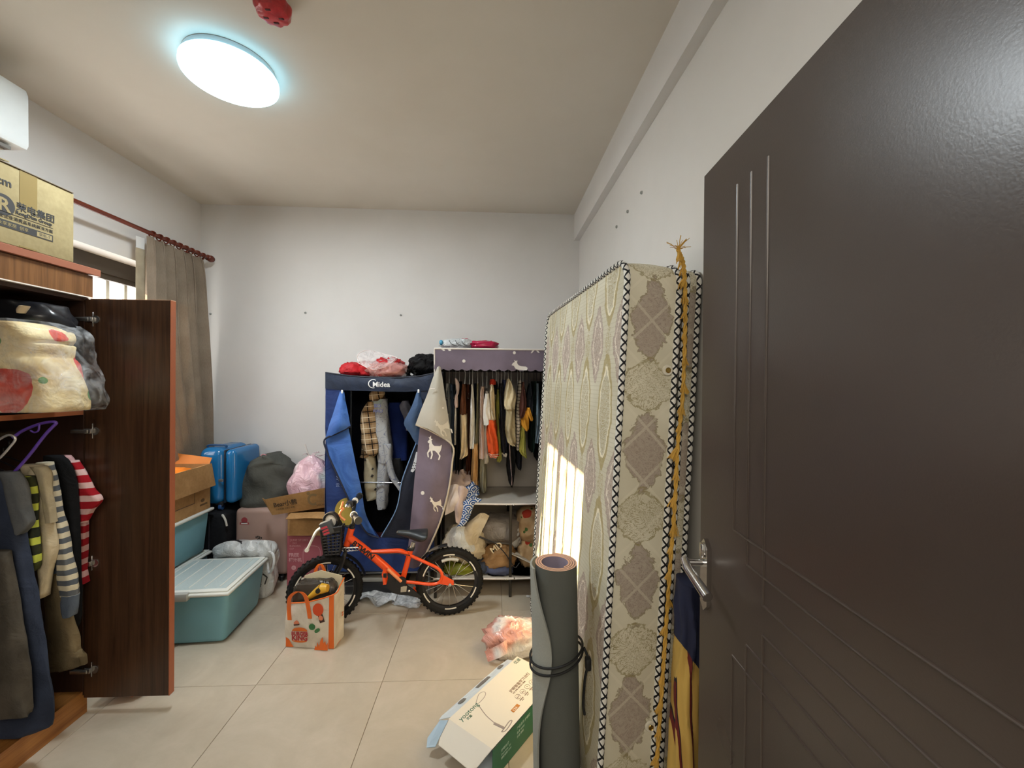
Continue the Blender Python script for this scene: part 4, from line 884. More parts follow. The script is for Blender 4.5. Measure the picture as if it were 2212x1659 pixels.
# clothes in it
PLAID = M('brown_plaid', 0.9, 0, 0.2); x_, y_, z_ = PLAID.coords()
n1 = PLAID.noise(12, 3); hx = ((x_*0.9+z_*0.12)/0.078).frac(); hz = ((z_-x_*0.1)/0.078).frac()
c = PLAID.mix((hx.lt(0.45)+hz.lt(0.45))*0.5, '#b09675', '#8a6d4c'); c = PLAID.mix((((hx-0.25).abs().lt(0.045))+((hz-0.25).abs().lt(0.045))).mn(1.0), c, '#241c18')
c = PLAID.mix((((hx-0.72).abs().lt(0.03))+((hz-0.72).abs().lt(0.03))).mn(1.0), c, '#e4d6bd'); PLAID.base(c); PLAID.bump(n1, 0.3, 0.02); PLAID = PLAID.mat
MAPP = M('map_line_cotton', 0.9, 0, 0.2); v = MAPP.noise(9, 2, 0.5, dist=0.6); n1 = MAPP.noise(3.5, 2)
ln = (v*9.0).frac(); c = MAPP.mix((ln-0.5).abs().lt(0.06), '#b4b6b9', '#83879b'); MAPP.base(MAPP.mix(n1.sm(0.60, 0.68, 0, 0.5), c, '#7fa39a')); MAPP.bump(MAPP.noise(10, 4), 0.3, 0.02); MAPP = MAPP.mat
g = garment('plaid_shirt', 'brown plaid shirt hanging in the navy fabric wardrobe', 'shirt', [('body', [(846, 806, 824), (866, 800, 828), (900, 784, 822), (935, 780, 820), (980, 778, 816), (988, 776, 796)], PLAID)], 3.02, 0.07)
soft([(868, 792, 806), (890, 780, 806), (925, 777, 812), (955, 780, 816), (975, 784, 817), (984, 797, 812)], 2.975, 0.04).obj('sleeve', PLAID, g)
soft([(844, 802, 828), (852, 797, 828), (866, 796, 818)], 2.985, 0.03).obj('collar', PLAID, g)
g = garment('sleep_trousers', 'cream sleep trousers with small dark figures in the navy wardrobe', 'trousers', [('leg', [(984, 785, 806), (1020, 785, 812), (1060, 786, 817), (1075, 788, 818), (1081, 790, 806)], cloth('#bdb49b', 'cream_fleece'))], 3.02, 0.05)
DK = plain('#2e2a28', 0.8)
for (px, py, s) in ((789, 994, .008), (805, 1013, .009), (804, 1028, .012), (811, 1057, .010)): decal([(-s, -s*.6), (s*.3, -s), (s, s*.5), (-s*.2, s)], fw(px, py, 3.017), DK, g, 'print', 0.002)
g = garment('map_pyjamas', 'pale pyjama suit covered in blue line drawing, navy fabric wardrobe', 'pyjamas', [('top', [(862, 800, 833), (890, 803, 835), (930, 808, 838), (960, 812, 843), (985, 814, 845), (1000, 815, 842)], MAPP), ('trousers', [(998, 814, 840), (1040, 813, 838), (1080, 812, 835), (1100, 813, 833)], MAPP, 0.01, 0.05)], 3.0, 0.06)
soft([(960, 826, 844), (1000, 832, 846), (1030, 840, 854), (1052, 854, 866), (1068, 866, 871)], 2.975, 0.03).obj('sleeve', MAPP, g)
stamp_text('BO', 808, 880, 0.036, g.children[0], plain('#5b5f86', 0.8), g, 3.0, bold=0.0008); stamp_text('RAD', 806, 891, 0.034, g.children[0], plain('#5b5f86', 0.8), g, 3.0, bold=0.0008)
garment('navy_shirt', 'dark blue shirt deeper inside the navy fabric wardrobe', 'shirt', [('body', [(870, 838, 868), (890, 836, 876), (950, 838, 880), (994, 840, 882)], cloth('#16265a', 'royal_navy'))], 3.12, 0.07)
garment('grey_shirt', 'grey patterned shirt peeking out deep in the navy wardrobe', 'shirt', [('body', [(866, 868, 880), (880, 863, 886), (905, 872, 890), (930, 876, 890)], cloth('#6d6f7c', 'grey_print', 0.3))], 3.06, 0.05)
garment('grey_trousers', 'dim grey trousers hanging behind the drawn pyjamas', 'trousers', [('leg', [(990, 844, 866), (1020, 846, 868), (1040, 850, 868)], cloth('#3a3c40'))], 3.10, 0.05)
b = MB(); b.blob((-0.66, 3.10, 0.26), (0.30, 0.26, 0.20), 5, 0.2, floor=0.157); single('blanket', 'dark grey rolled blanket at the bottom of the navy fabric wardrobe', 'blanket', (-0.66, 3.10, 0.157), b, cloth('#2d2f33'))
b = MB(); b.blob((-0.84, 3.08, 0.25), (0.26, 0.26, 0.18), 6, 0.2, floor=0.157); single('cloth_bundle', 'dark red cloth at the bottom of the navy fabric wardrobe', 'cloth', (-0.84, 3.08, 0.157), b, cloth('#3c1316'))
# low black case with a pale lid under it
lo = thing('storage_case', 'low black case with a pale lid beneath the navy fabric wardrobe', 'case', (-0.80, 2.95, 0))
MB().rbox((-1.0, 2.875, 0.001), (-0.60, 3.2, 0.085), 0.008, 2).obj('tray', DARK, lo); MB().rbox((-0.93, 2.872, 0.085), (-0.66, 3.19, 0.112), 0.006, 2).obj('lid', plain('#8f8f89', 0.5), lo)
# bags on its top
RCL = cloth('#c02a30', 'red_nylon', 0.18, 0.5, 10, 0.8)
def sag(x): return 1.4945+0.02*((x+0.77)/0.36)**2
g = thing('cloth_bundle', 'red cloth bundle on the corner of the navy fabric wardrobe', 'cloth', (-0.99, 3.0, 1.50))
MB().blob((-1.0, 3.0, 1.545), (0.15, 0.20, 0.115), 3, 0.16, 3.0, 30, 18, 2.3, sag(-1.0)+0.006, 0.25).obj('cloth', RCL, g); MB().blob((-0.90, 3.02, 1.55), (0.16, 0.18, 0.125), 11, 0.22, 3.0, 30, 18, 2.2, sag(-0.9)+0.006, 0.25).obj('cloth', RCL, g)
g = thing('plastic_bag', 'clear rosy plastic bag full of red cloth on the fabric wardrobe', 'bag', (-0.75, 3.0, 1.495))
MB().blob((-0.745, 3.03, 1.565), (0.23, 0.24, 0.15), 6, 0.2, 3.0, 34, 20, 2.3, sag(-0.74)+0.008, 0.3).obj('red_content', RCL, g)
PF = plastic_film('#e8b0a8', 0.5, 0.15, 'rosy_film', 0.8, 12)
MB().blob((-0.735, 2.99, 1.545), (0.29, 0.29, 0.125), 9, 0.14, 3.0, 34, 20, 2.4, sag(-0.735)+0.004, 0.25).obj('film', PF, g)
b = S([[(772, 782), (775, 764, 0.05), (797, 757, 0.1), (830, 766, 0.1), (860, 774, 0.05)], [(774, 782, -0.02), (783, 772, 0.02), (800, 770, 0.05), (830, 775, 0.05), (856, 774)], [(774, 783), (790, 793, -0.03), (810, 798, -0.05), (838, 790, -0.05), (858, 774)]], 2.93, 24, 10, 0.0015, 0.006, 14, 3); b.obj('mouth', plastic_film('#e9e1df', 0.38, 0.15, 'clear_rosy_film', 0.5, 12), g)
b = MB(); b.tube([on(x, y, y=2.93+d) for x, y, d in ((774, 784, -.02), (772, 768, .03), (782, 759, .07), (800, 757, .1), (830, 765, .1), (857, 773, .04), (838, 790, -.05), (810, 798, -.05), (790, 793, -.03))], 0.0022, 6, sub=5, closed=True); b.obj('rim', plain('#efe6e4', 0.4), g)
BLK = cloth('#0d0d0f', 'black_nylon', 0.2, 0.55, 10, 0.9)
g = thing('drawstring_bag', 'gathered black drawstring bag on the fabric wardrobe beside lavender valance', 'bag', (-0.50, 3.0, 1.50))
MB().blob((-0.485, 3.03, 1.585), (0.25, 0.26, 0.165), 4, 0.14, 3.0, 36, 22, 2.3, sag(-0.48)+0.006, 0.3).obj('sack', BLK, g)
b = MB(); c0 = on(889, 808, y=2.90)
b.lathe([(0.052, 0.05), (0.040, 0.015), (0.030, -0.005), (0.034, -0.02), (0.022, -0.012), (0.012, 0.012)], c0+Vector((0, 0, 0.002)), 36, 'y', False)
for i, v in enumerate(b.v):
    a = math.atan2(v.z-c0.z, v.x-c0.x); d = v-c0; b.v[i] = c0+d*(1+0.16*math.sin(a*11))
b.obj('gathered_neck', BLK, g)

# ------------------------------------------------------------------ lavender fabric wardrobe
LAV = M('lavender_polyester', 0.65, 0, 0.3); n1 = LAV.noise(6, 4, 0.6, dist=0.5); LAV.base(LAV.mix(n1.sm(0.3, 0.7), '#7b6f7d', '#918496')); LAV.bump(n1, 0.3, 0.02)
tr = LAV.nt.nodes.new('ShaderNodeBsdfTranslucent'); tr.inputs[0].default_value = lin('#b5adb8'); ms = LAV.nt.nodes.new('ShaderNodeMixShader'); ms.inputs[0].default_value = 0.35
LAV.nt.links.new(LAV.b.outputs[0], ms.inputs[1]); LAV.nt.links.new(tr.outputs[0], ms.inputs[2]); LAV.nt.links.new(ms.outputs[0], LAV.nt.nodes['Material Output'].inputs[0]); LAV = LAV.mat
CREAMF = cloth('#b3aea2', 'cream_lining', 0.06, 0.8, 6, 0.25); GREYF = cloth('#b4aea4', 'grey_lining', 0.08, 0.85, 5, 0.3)
TRIM = plain('#ddd8d2', 0.6, name='white_trim'); POST = plain('#39352f', 0.4, 0.4, name='dark_post')
rx0, rx1, ry0, ry1, rz = -0.385, 0.655, 2.80, 3.26, 1.690
rk = thing('fabric_wardrobe', 'lavender fabric wardrobe with white deer print and a row of clothes', 'wardrobe', (0.13, 3.03, 0))
for x in (rx0+0.012, 0.135, rx1-0.012):
    for y in (ry0+0.012, ry1-0.012): MB().rbox((x-0.0095, y-0.0095, 0.0), (x+0.0095, y+0.0095, 0.64 if x == 0.135 else rz-0.01), 0.003, 1).obj('post', POST, rk, smooth=False)
for z in (0.125, 0.635, 1.675):
    for y in (ry0+0.012, ry1-0.012): MB().cyl((rx0+0.01, y, z), (rx1-0.01, y, z), 0.008, 10).obj('rail', POST, rk)
    for x in (rx0+0.012, rx1-0.012): MB().cyl((x, ry0+0.01, z), (x, ry1-0.01, z), 0.008, 10).obj('rail', POST, rk)
MB().cyl((rx0+0.01, 3.06, 1.552), (rx1-0.01, 3.06, 1.552), 0.010, 12).obj('hanging_rail', plain('#2b2723', 0.4, 0.5), rk)
MB().sheet([[(rx0, ry0, rz), (0.13, ry0, rz-0.003), (rx1, ry0, rz)], [(rx0, ry1, rz), (0.13, ry1, rz-0.003), (rx1, ry1, rz)]], 16, 8, 0.003, 0.003).obj('top_cover', LAV, rk)
MB().sheet([[(rx0, ry1, rz), (0.13, ry1+0.01, rz), (rx1, ry1, rz)], [(rx0, ry1, 0.9), (0.13, ry1+0.012, 0.9), (rx1, ry1, 0.9)], [(rx0, ry1, 0.12), (0.13, ry1+0.01, 0.12), (rx1, ry1, 0.12)]], 20, 20, 0.003, 0.006).obj('back_panel', GREYF, rk)
MB().sheet([[(rx0, ry0, rz), (rx0, ry1, rz)], [(rx0, ry0, 0.64), (rx0, ry1, 0.64)]], 8, 16, 0.003, 0.004).obj('side_panel', LAV, rk)
MB().sheet([[(rx1, ry0, rz), (rx1, ry1, rz)], [(rx1, ry0, 0.13), (rx1, ry1, 0.13)]], 8, 16, 0.003, 0.004).obj('side_panel', LAV, rk)
for (z, nm) in ((0.645, 'middle_shelf'), (0.137, 'bottom_shelf')):
    s = MB().sheet([[(rx0, ry0, z), (0.13, ry0, z-0.004), (rx1, ry0, z)], [(rx0, ry1, z), (0.13, ry1, z-0.006), (rx1, ry1, z)]], 24, 10, 0.003, 0.006, 8).obj(nm, GREYF, rk)
    MB().tube([(rx0, ry0-0.004, z), (-0.1, ry0-0.005, z-0.002), (0.13, ry0-0.005, z-0.006), (0.4, ry0-0.005, z-0.002), (rx1, ry0-0.004, z)], 0.006, 8, sub=6).obj('edge_trim', TRIM, s)
for (px, py) in ((1094, 1091), (1110, 1091), (1093, 1252), (1111, 1250)):
    q = on(px, py, y=2.792); MB().lathe([(0.005, 0.008), (0.006, 0.0), (0.004, -0.004), (0.001, -0.006)], q, 12, 'y').obj('bolt', CHROME, rk)
# scalloped valance
b = MB(); n = 168; top = []; bot = []; xa, xb = rx0-0.004, rx1+0.002
for i in range(n+1):
    x = xa+(xb-xa)*i/n; s = abs(math.sin((x-xa)/0.062*PI/1.0)); top.append((x, ry0-0.006, rz+0.002)); bot.append((x, ry0-0.012-0.004*math.sin(x*25), 1.556-0.012*s))
mid = [((t[0]), ry0-0.010-0.005*math.sin(t[0]*18), 1.625) for t in top]
F = [[b.vt(p) for p in r] for r in (top, mid, bot)]; B2 = [[b.vt((p[0], p[1]+0.003, p[2])) for p in r] for r in (top, mid, bot)]
for r in range(2):
    for i in range(n): b.face(F[r][i], F[r][i+1], F[r+1][i+1], F[r+1][i]); b.face(B2[r][i], B2[r+1][i], B2[r+1][i+1], B2[r][i+1])
for i in range(n): b.face(F[2][i], F[2][i+1], B2[2][i+1], B2[2][i]); b.face(F[0][i], B2[0][i], B2[0][i+1], F[0][i+1])
va = b.obj('valance', LAV, rk)
MB().tube([(xa, ry0-0.006, rz+0.002), (xb, ry0-0.006, rz+0.002)], 0.006, 8).obj('piping', TRIM, va); MB().tube([(xa, ry0-0.006, rz), (xa+0.004, ry0-0.006, 1.44)], 0.005, 8).obj('piping', TRIM, va)
DEER = [(-.38, .30), (-.30, .40), (-.27, .42), (-.36, .55), (-.30, .53), (-.22, .64), (-.21, .47), (-.12, .46), (-.18, .38), (-.12, .20), (.0, .11), (.28, .13), (.38, .22), (.37, .08), (.34, -.10), (.27, -.24), (.37, -.37), (.32, -.58), (.25, -.58), (.29, -.38), (.16, -.22), (.04, -.13), (-.08, -.14), (-.03, -.34), (-.08, -.58), (-.15, -.58), (-.11, -.34), (-.18, -.15), (-.27, -.28), (-.22, -.50), (-.29, -.50), (-.35, -.28), (-.25, -.05), (-.28, .10), (-.27, .22), (-.35, .24)]
def deer(px, py, o, size, rot=0.0, flip=1, mat=None):
    c, w = math.cos(rot), math.sin(rot)
    return stamp([(px+size*(flip*x*c+y*w), py+size*(flip*x*w-y*c)) for x, y in DEER], o, mat or TRIM, 'deer_print', rk)
stamp(ell(1002, 780, 3.6, 3.6, 18), va, TRIM, 'dot_print', rk, 1); stamp(ell(1111, 762, 3.2, 3.2, 18), va, TRIM, 'dot_print', rk, 1)
stamp([(1105, 789), (1108, 784), (1112, 782), (1110, 777), (1114, 780), (1118, 778), (1117, 784), (1120, 789), (1126, 791), (1136, 792), (1140, 795), (1138, 800), (1130, 800), (1120, 799), (1113, 796), (1110, 790)], va, TRIM, 'deer_print', rk)
for q in (((952, 754), (958, 754), (962, 757), (958, 758)), ((966, 754), (972, 753), (975, 757), (970, 758)), ((1151, 756), (1155, 756), (1149, 763), (1146, 763)), ((1157, 756), (1161, 756), (1166, 762), (1162, 762))): stamp(q, va, TRIM, 'deer_print', rk, 0)
# turned-back door flap: cream inside above, lavender outside below
cf = S([[(944, 793, 0.03), (948, 791, 0.02), (952, 793, 0.03)], [(926, 842), (943, 838, -0.02), (960, 846)], [(911, 882), (940, 878, -0.04), (968, 900)], [(898, 916), (936, 932, -0.04), (977, 961)]], 2.755, 18, 22, 0.003, 0.006, 8, 12).obj('door_flap', CREAMF, rk)
lf = S([[(907, 922), (940, 938), (974, 957)], [(901, 985), (938, 990, -0.02), (976, 1000)], [(894, 1050, -.02), (930, 1052, -0.05), (968, 1058, -.02)], [(888, 1120, -.02), (918, 1125, -0.06), (950, 1125, -.02)], [(882, 1190), (900, 1196, -0.03), (922, 1192)], [(884, 1226), (895, 1228), (908, 1222)]], 2.77, 18, 30, 0.003, 0.006, 7, 14).obj('door_flap', LAV, rk)
MB().tube([on(x, y, y=2.74) for x, y in ((898, 917), (936, 934), (977, 962), (977, 1000), (969, 1058), (951, 1126), (922, 1193), (907, 1224))], 0.006, 8, sub=5).obj('hem', plain('#bdb3a2', 0.7), rk)
deer(938, 968, lf, 42, 0.1); stamp(ell(913, 1065, 4, 4.2, 18), lf, TRIM, 'dot_print', rk, 1); deer(958, 922, cf, 36, -0.5, 1, plain('#cfc9bb', 0.7, name='faint_print')); stamp(ell(957, 881, 2.2, 2.2, 14), cf, TRIM, 'dot_print', rk, 1)
deer(943, 1088, lf, 30, -0.35, 1); b = MB(); q = on(935, 840, y=2.715); b.rbox(q-Vector((0.016, 0.002, 0.004)), q+Vector((0.016, 0.002, 0.004)), 0.001, 1); b.obj('tie_tab', TRIM, cf)
# packed goods on the top
g = thing('packet', 'white and red plastic packets lying on the lavender fabric wardrobe', 'packet', (-0.2, 3.0, rz+0.003))
MB().blob((-0.245, 2.98, 1.735), (0.25, 0.22, 0.085), 3, 0.12, 3.0, 32, 18, 2.6, rz+0.004, 0.25).obj('white_pack', WFILM, g)
MB().blob((-0.06, 2.97, 1.728), (0.21, 0.22, 0.072), 8, 0.12, 3.0, 32, 18, 2.7, rz+0.004, 0.25).obj('red_pack', plain('#b81f4a', 0.25, name='crimson_film'), g)
MB().blob((-0.20, 3.06, 1.755), (0.09, 0.10, 0.07), 5, 0.12).obj('red_pack', plain('#b81f4a', 0.25, name='crimson_film'), g)
b = MB(); b.blob(on(953, 740, y=2.9), (0.025, 0.03, 0.035), 2, 0.2); b.obj('blue_cap', plain('#4f9ec0', 0.4), g)
for d in (0, 1, 2): b = MB(); b.tube([on(970+d*14, 734+d, y=2.87), on(974+d*13, 742, y=2.865), on(986+d*12, 747, y=2.866)], 0.0016, 6, sub=3); b.obj('print', INK, g)

# the row of clothes, pixel rows read on the photograph
def cw(x, y): return 920+x/4.607, 700+y/4.607
def rows_(rs): return [(700+y/4.607, 920+a/4.607, 920+c/4.607) for (y, a, c) in rs]
def cloth_on_rail(name, label, cat, parts, dy=0.0, hy=0.15):
    return garment(name, label, cat, [(p[0], rows_(p[1]), p[2])+tuple(p[3:]) for p in parts], 2.90+dy, hy, 'clothes on the lavender wardrobe rail', kk=0.9, n=32, sub=4, wob=0.13, k=7, nz=0.007, nf=22.0)
BRN, TAN, CRE, WHT, BLKC, NVY = cloth('#5f3823', 'brown_knit'), cloth('#b08a5c', 'tan_cotton'), cloth('#d8c7a6', 'cream_knit'), cloth('#d9d6cf', 'white_cotton'), cloth('#121214', 'black_cotton'), cloth('#171d2b', 'navy_cotton')
OLV, LIME, ORG, YEL = cloth('#76715a', 'olive_twill'), cloth('#b3b25c', 'lime_cotton'), cloth('#d2562a', 'orange_jersey'), cloth('#d99b36', 'amber_cotton')
SLT = cloth('#5d6b7c', 'slate_denim'); MAR = cloth('#57362f', 'maroon_cotton')
CL = cloth_on_rail
CL('shirt', 'pale grey shirt first on the rail beside the turned-back flap', 'shirt', [('body', [(590, 210, 250), (700, 212, 258), (950, 220, 268), (1300, 232, 280), (1440, 205, 262), (1500, 205, 255)], cloth('#8f9497', 'grey_stripe'))], 0.06)
CL('jeans', 'slate blue jeans hanging long beside the pale grey shirt', 'jeans', [('leg', [(600, 248, 288), (900, 254, 296), (1300, 262, 302), (1530, 268, 306)], SLT)], 0.10)
CL('camisole', 'white strappy top with a twisted pink strap on the rail', 'top', [('strap', [(540, 288, 306), (590, 296, 330), (680, 304, 330), (720, 292, 318), (790, 286, 322), (830, 292, 318)], cloth('#d8c3bd', 'pale_pink'), -0.02, 0.03), ('body', [(820, 290, 316), (1000, 286, 314), (1190, 286, 308)], WHT)], 0.02, 0.08)
CL('dress', 'long black dress with a beaded white trim on the rail', 'dress', [('body', [(570, 322, 352), (700, 318, 354), (1000, 312, 358), (1400, 302, 362), (1555, 304, 358)], BLKC)], 0.03)
CL('sweater', 'brown and cream two tone knitted sweater on the rail', 'sweater', [('body', [(596, 366, 402), (700, 356, 410), (890, 342, 412)], BRN), ('lower_body', [(888, 342, 414), (1050, 350, 420), (1240, 350, 424), (1285, 346, 420), (1312, 344, 376)], CRE)], -0.02)
CL('cardigan', 'long dark brown cardigan behind the two tone sweater', 'cardigan', [('body', [(600, 410, 448), (800, 410, 456), (1200, 408, 458), (1500, 396, 448), (1555, 398, 430)], cloth('#4a2718', 'dark_brown_knit'))], 0.06)
CL('shirt', 'plain white shirt between brown cardigan and navy top', 'shirt', [('sleeve', [(600, 452, 476), (740, 450, 486), (1000, 442, 494), (1200, 436, 498), (1224, 440, 486)], WHT)], -0.01, 0.10)
CL('vest', 'short navy top squeezed beside the plain white shirt', 'top', [('body', [(590, 480, 506), (700, 476, 512), (900, 478, 512), (1000, 486, 506)], NVY)], 0.04)
CL('trousers', 'tan jogger trousers with gathered cuffs on the rail', 'trousers', [('waist', [(590, 508, 528), (900, 502, 530), (1180, 474, 530)], OLV), ('leg', [(1170, 470, 528), (1300, 462, 526), (1500, 452, 522), (1600, 452, 520), (1645, 462, 512)], TAN, -0.01)], 0.0, 0.12)
CL('shirt', 'pale pinkish beige long shirt near the middle of the rail', 'shirt', [('body', [(620, 546, 586), (700, 536, 584), (1000, 534, 580), (1310, 530, 592)], cloth('#c4aea2', 'blush_cotton'))], -0.01)
CL('trousers', 'olive grey trousers hanging below the blush beige shirt', 'trousers', [('leg', [(1312, 530, 594), (1450, 530, 602), (1600, 544, 606), (1640, 556, 600)], cloth('#7a7766', 'sage_twill'))], 0.02, 0.12)
CL('tee', 'white tee with a wide sleeve next to the orange jersey', 'tee', [('body', [(665, 590, 624), (760, 582, 622), (1000, 580, 616), (1250, 580, 618), (1362, 582, 622)], WHT), ('sleeve', [(690, 588, 632), (800, 574, 640), (900, 570, 648), (985, 570, 650), (1000, 572, 610)], WHT, -0.05, 0.06)], 0.02, 0.12)
CL('jersey', 'cream and bright orange jersey with a red collar', 'jersey', [('collar', [(548, 640, 684), (575, 636, 694), (604, 640, 690)], cloth('#a8321f', 'red_rib'), 0.0, 0.06), ('yoke', [(598, 640, 672), (700, 632, 686), (850, 632, 690), (942, 640, 692)], CRE), ('body', [(940, 612, 694), (1050, 600, 706), (1200, 612, 722), (1262, 618, 726)], ORG), ('hem', [(1262, 618, 727), (1276, 619, 728), (1300, 622, 726)], stripes('#ead8cf', '#c85a32', 0.012, 0.4))], -0.04)
CL('scarf', 'black knitted piece folded short behind the red collar', 'scarf', [('body', [(570, 682, 708), (620, 672, 716), (700, 676, 704)], BLKC)], 0.05, 0.08)
CL('blouse', 'thin lime green top behind the orange jersey', 'top', [('body', [(650, 706, 728), (800, 696, 732), (1100, 704, 738), (1300, 706, 752), (1340, 700, 746)], LIME)], 0.02)
CL('jacket', 'black jacket with white hem trim beside the lime top', 'jacket', [('body', [(590, 730, 768), (700, 720, 776), (1000, 722, 790), (1260, 752, 804)], cloth('#1b1b22', 'black_shell')), ('hem', [(1258, 752, 806), (1272, 754, 808), (1290, 764, 804)], WHT)], 0.0)
CL('shirt', 'muted blue violet shirt behind the beige layered dress', 'shirt', [('body', [(556, 762, 792), (700, 758, 796), (1000, 770, 800), (1200, 780, 804)], cloth('#565e86', 'blue_violet'))], 0.05)
CL('dress', 'beige layered cotton dress, widest garment on the rail', 'dress', [('yoke', [(545, 806, 832), (620, 792, 868), (720, 776, 896), (800, 770, 884), (846, 784, 880)], cloth('#c8bb9a', 'natural_linen'), -0.02, 0.10), ('skirt', [(838, 786, 882), (1000, 782, 890), (1120, 798, 894), (1166, 812, 892), (1190, 850, 890)], cloth('#b5a886', 'olive_linen'))], -0.03)
CL('track_trousers', 'black track trousers with pale side stripes below the beige dress', 'trousers', [('leg', [(1160, 806, 894), (1300, 808, 890), (1450, 806, 884), (1560, 824, 872), (1598, 840, 858)], BLKC), ('side_stripe', [(1165, 822, 834), (1350, 832, 844), (1500, 844, 856), (1592, 848, 858)], cloth('#c0a8a4', 'pale_stripe'), -0.012, 0.06)], 0.02, 0.10)
CL('shirt', 'white shirt with bold black grid lines on the rail', 'shirt', [('body', [(562, 918, 948), (700, 912, 944), (900, 896, 940), (1000, 892, 934), (1200, 894, 926), (1240, 898, 918)], stripes('#161618', '#d6cdbf', 0.024, 0.18))], 0.0, 0.10)
CL('tee', 'maroon brown tee with short sleeve on the rail', 'tee', [('sleeve', [(575, 956, 972), (680, 940, 988), (800, 926, 1000), (900, 924, 980), (930, 934, 956)], MAR)], -0.02, 0.08)
CL('trousers', 'short black trousers showing below the grid shirt', 'trousers', [('leg', [(1200, 894, 940), (1300, 896, 950), (1400, 898, 950), (1432, 916, 944)], cloth('#15161c', 'black_denim'))], 0.04, 0.10)
CL('tee', 'amber yellow tee next to the maroon one', 'tee', [('sleeve', [(860, 976, 1000), (920, 950, 1020), (1000, 944, 1024), (1040, 980, 1018), (1058, 990, 1004)], YEL)], -0.01, 0.07)
CL('blouse', 'pale lime top hanging under the amber yellow tee', 'top', [('body', [(1000, 946, 976), (1100, 928, 984), (1220, 914, 992), (1280, 936, 998), (1320, 982, 1004)], LIME)], 0.02, 0.08)
CL('tee', 'dark slate tee between maroon tee and dark green coat', 'tee', [('body', [(590, 1026, 1040), (700, 1004, 1052), (800, 998, 1062), (900, 1000, 1062)], cloth('#33383f', 'slate_jersey'))], 0.03, 0.10)
CL('sun_hat', 'small yellow cap hanging against the dark green coat', 'hat', [('crown', [(830, 1010, 1032), (860, 1002, 1042), (900, 1006, 1052), (940, 1030, 1064), (962, 1036, 1058)], YEL)], -0.02, 0.05)
CL('coat', 'dark green coat near the mattress end of the rail', 'coat', [('body', [(570, 1056, 1092), (700, 1050, 1098), (900, 1036, 1096), (1100, 1024, 1092), (1250, 1028, 1062)], cloth('#12221c', 'bottle_green'))], 0.06)
CL('jeans', 'grey blue jeans folded over beside the mattress', 'jeans', [('leg', [(590, 1094, 1112), (800, 1092, 1122), (1000, 1086, 1128), (1170, 1074, 1112)], cloth('#6f8290', 'washed_blue'))], 0.0, 0.10)
CL('coat', 'black coat last on the rail against the mattress', 'coat', [('body', [(570, 1116, 1160), (800, 1118, 1170), (1100, 1100, 1165), (1330, 1082, 1130)], BLKC)], 0.05)
# wire hangers over the rail
hg = None
HW = plain('#b9b8b4', 0.3, 0.5, name='hanger_wire'); HD = plain('#37353a', 0.35, 0.5, name='dark_wire')
HWH = plain('#dedcd6', 0.4, name='white_plastic')
SHORT = ('pale grey shirt', 'slate blue jeans', 'white strappy top', 'beaded black dress', 'two tone sweater', 'dark brown cardigan', 'plain white shirt', 'short navy top', 'tan jogger trousers', 'blush beige shirt', 'olive grey trousers', 'white tee', 'orange jersey', 'black knitted piece', 'thin lime top', 'black jacket', 'blue violet shirt', 'beige layered dress', 'black track trousers', 'white grid shirt', 'maroon tee', 'short black trousers', 'amber tee', 'pale lime top', 'dark slate tee', 'yellow cap', 'dark green coat', 'grey blue jeans', 'last black coat')
for i, (cx, sh_) in enumerate(zip((232, 264, 298, 334, 384, 432, 464, 494, 516, 566, 588, 607, 662, 694, 717, 748, 776, 818, 848, 934, 966, 912, 986, 956, 1034, 1020, 1074, 1102, 1138), SHORT)):
    px, py = cw(cx, 590); p = on(px, py, y=3.06); p.z = 1.425; white = i in (4, 13, 16, 19)
    t = thing('clothes_hanger', ('white plastic hanger over the ' if white else 'thin wire hanger over the ')+sh_+' in the lavender wardrobe', 'hanger', p, 'hangers on the lavender wardrobe rail')
    mat_ = HWH if white else (HD if i % 3 == 1 or i > 22 else HW); r_ = 0.0042 if white else 0.0024
    b = MB(); b.tube([p+Vector((0, 0, 0)), p+Vector((0.006 if white else 0, 0, 0.105)), p+Vector((0, -0.012, 0.125)), p+Vector((0, 0.0, 0.1435)), p+Vector((0, 0.014, 0.132)), p+Vector((0, 0.016, 0.122))], r_, 6, sub=3); b.obj('hook', mat_, t)
    b = MB(); b.tube([p, p+Vector((0, -0.08, -0.03)), p+Vector((0, -0.155, -0.075)), p+Vector((0, 0.155, -0.075)), p+Vector((0, 0.08, -0.03))], r_, 6, sub=1, closed=True); b.obj('bar', mat_, t)

# ------------------------------------------------------------------ things on the shelves of the lavender wardrobe
WAVE = M('wave_print_cotton', 0.9, 0, 0.2); x_, y_, z_ = WAVE.coords()
def waves(m, x, z, s):
    r = None; row = (z/(s*0.5)).floor(); xo = (x/s+row*0.5).frac()-0.5; zo = (z/(s*0.5)).frac()
    d = (xo*xo+(zo*0.5)*(zo*0.5)).pw(0.5); return (d*4.2).frac().lt(0.40)
WAVE.base(WAVE.mix(waves(WAVE, x_, z_, 0.062), '#2f5290', '#cfd6de')); WAVE = WAVE.mat
BLUSH = cloth('#b5a39c', 'blush_sheet', 0.15)
g = thing('bed_sheet', 'blush and white sheet heaped on the middle shelf, hanging over the edge', 'bedding', (-0.22, 2.95, 0.66))
MB().blob((-0.25, 2.97, 0.72), (0.26, 0.26, 0.22), 7, 0.3, 3.0, 30, 20, 2.2, 0.652, 0.5).obj('heap', BLUSH, g)
S([[(966, 1052, .05), (985, 1046, .02), (1003, 1055, .04)], [(964, 1085), (980, 1080, -.02), (1000, 1088)], [(961, 1113), (972, 1108), (984, 1100)]], 2.765, 12, 14, 0.003, 0.012, 16, 2).obj('fold', cloth('#c9bdb6', 'white_sheet'), g)
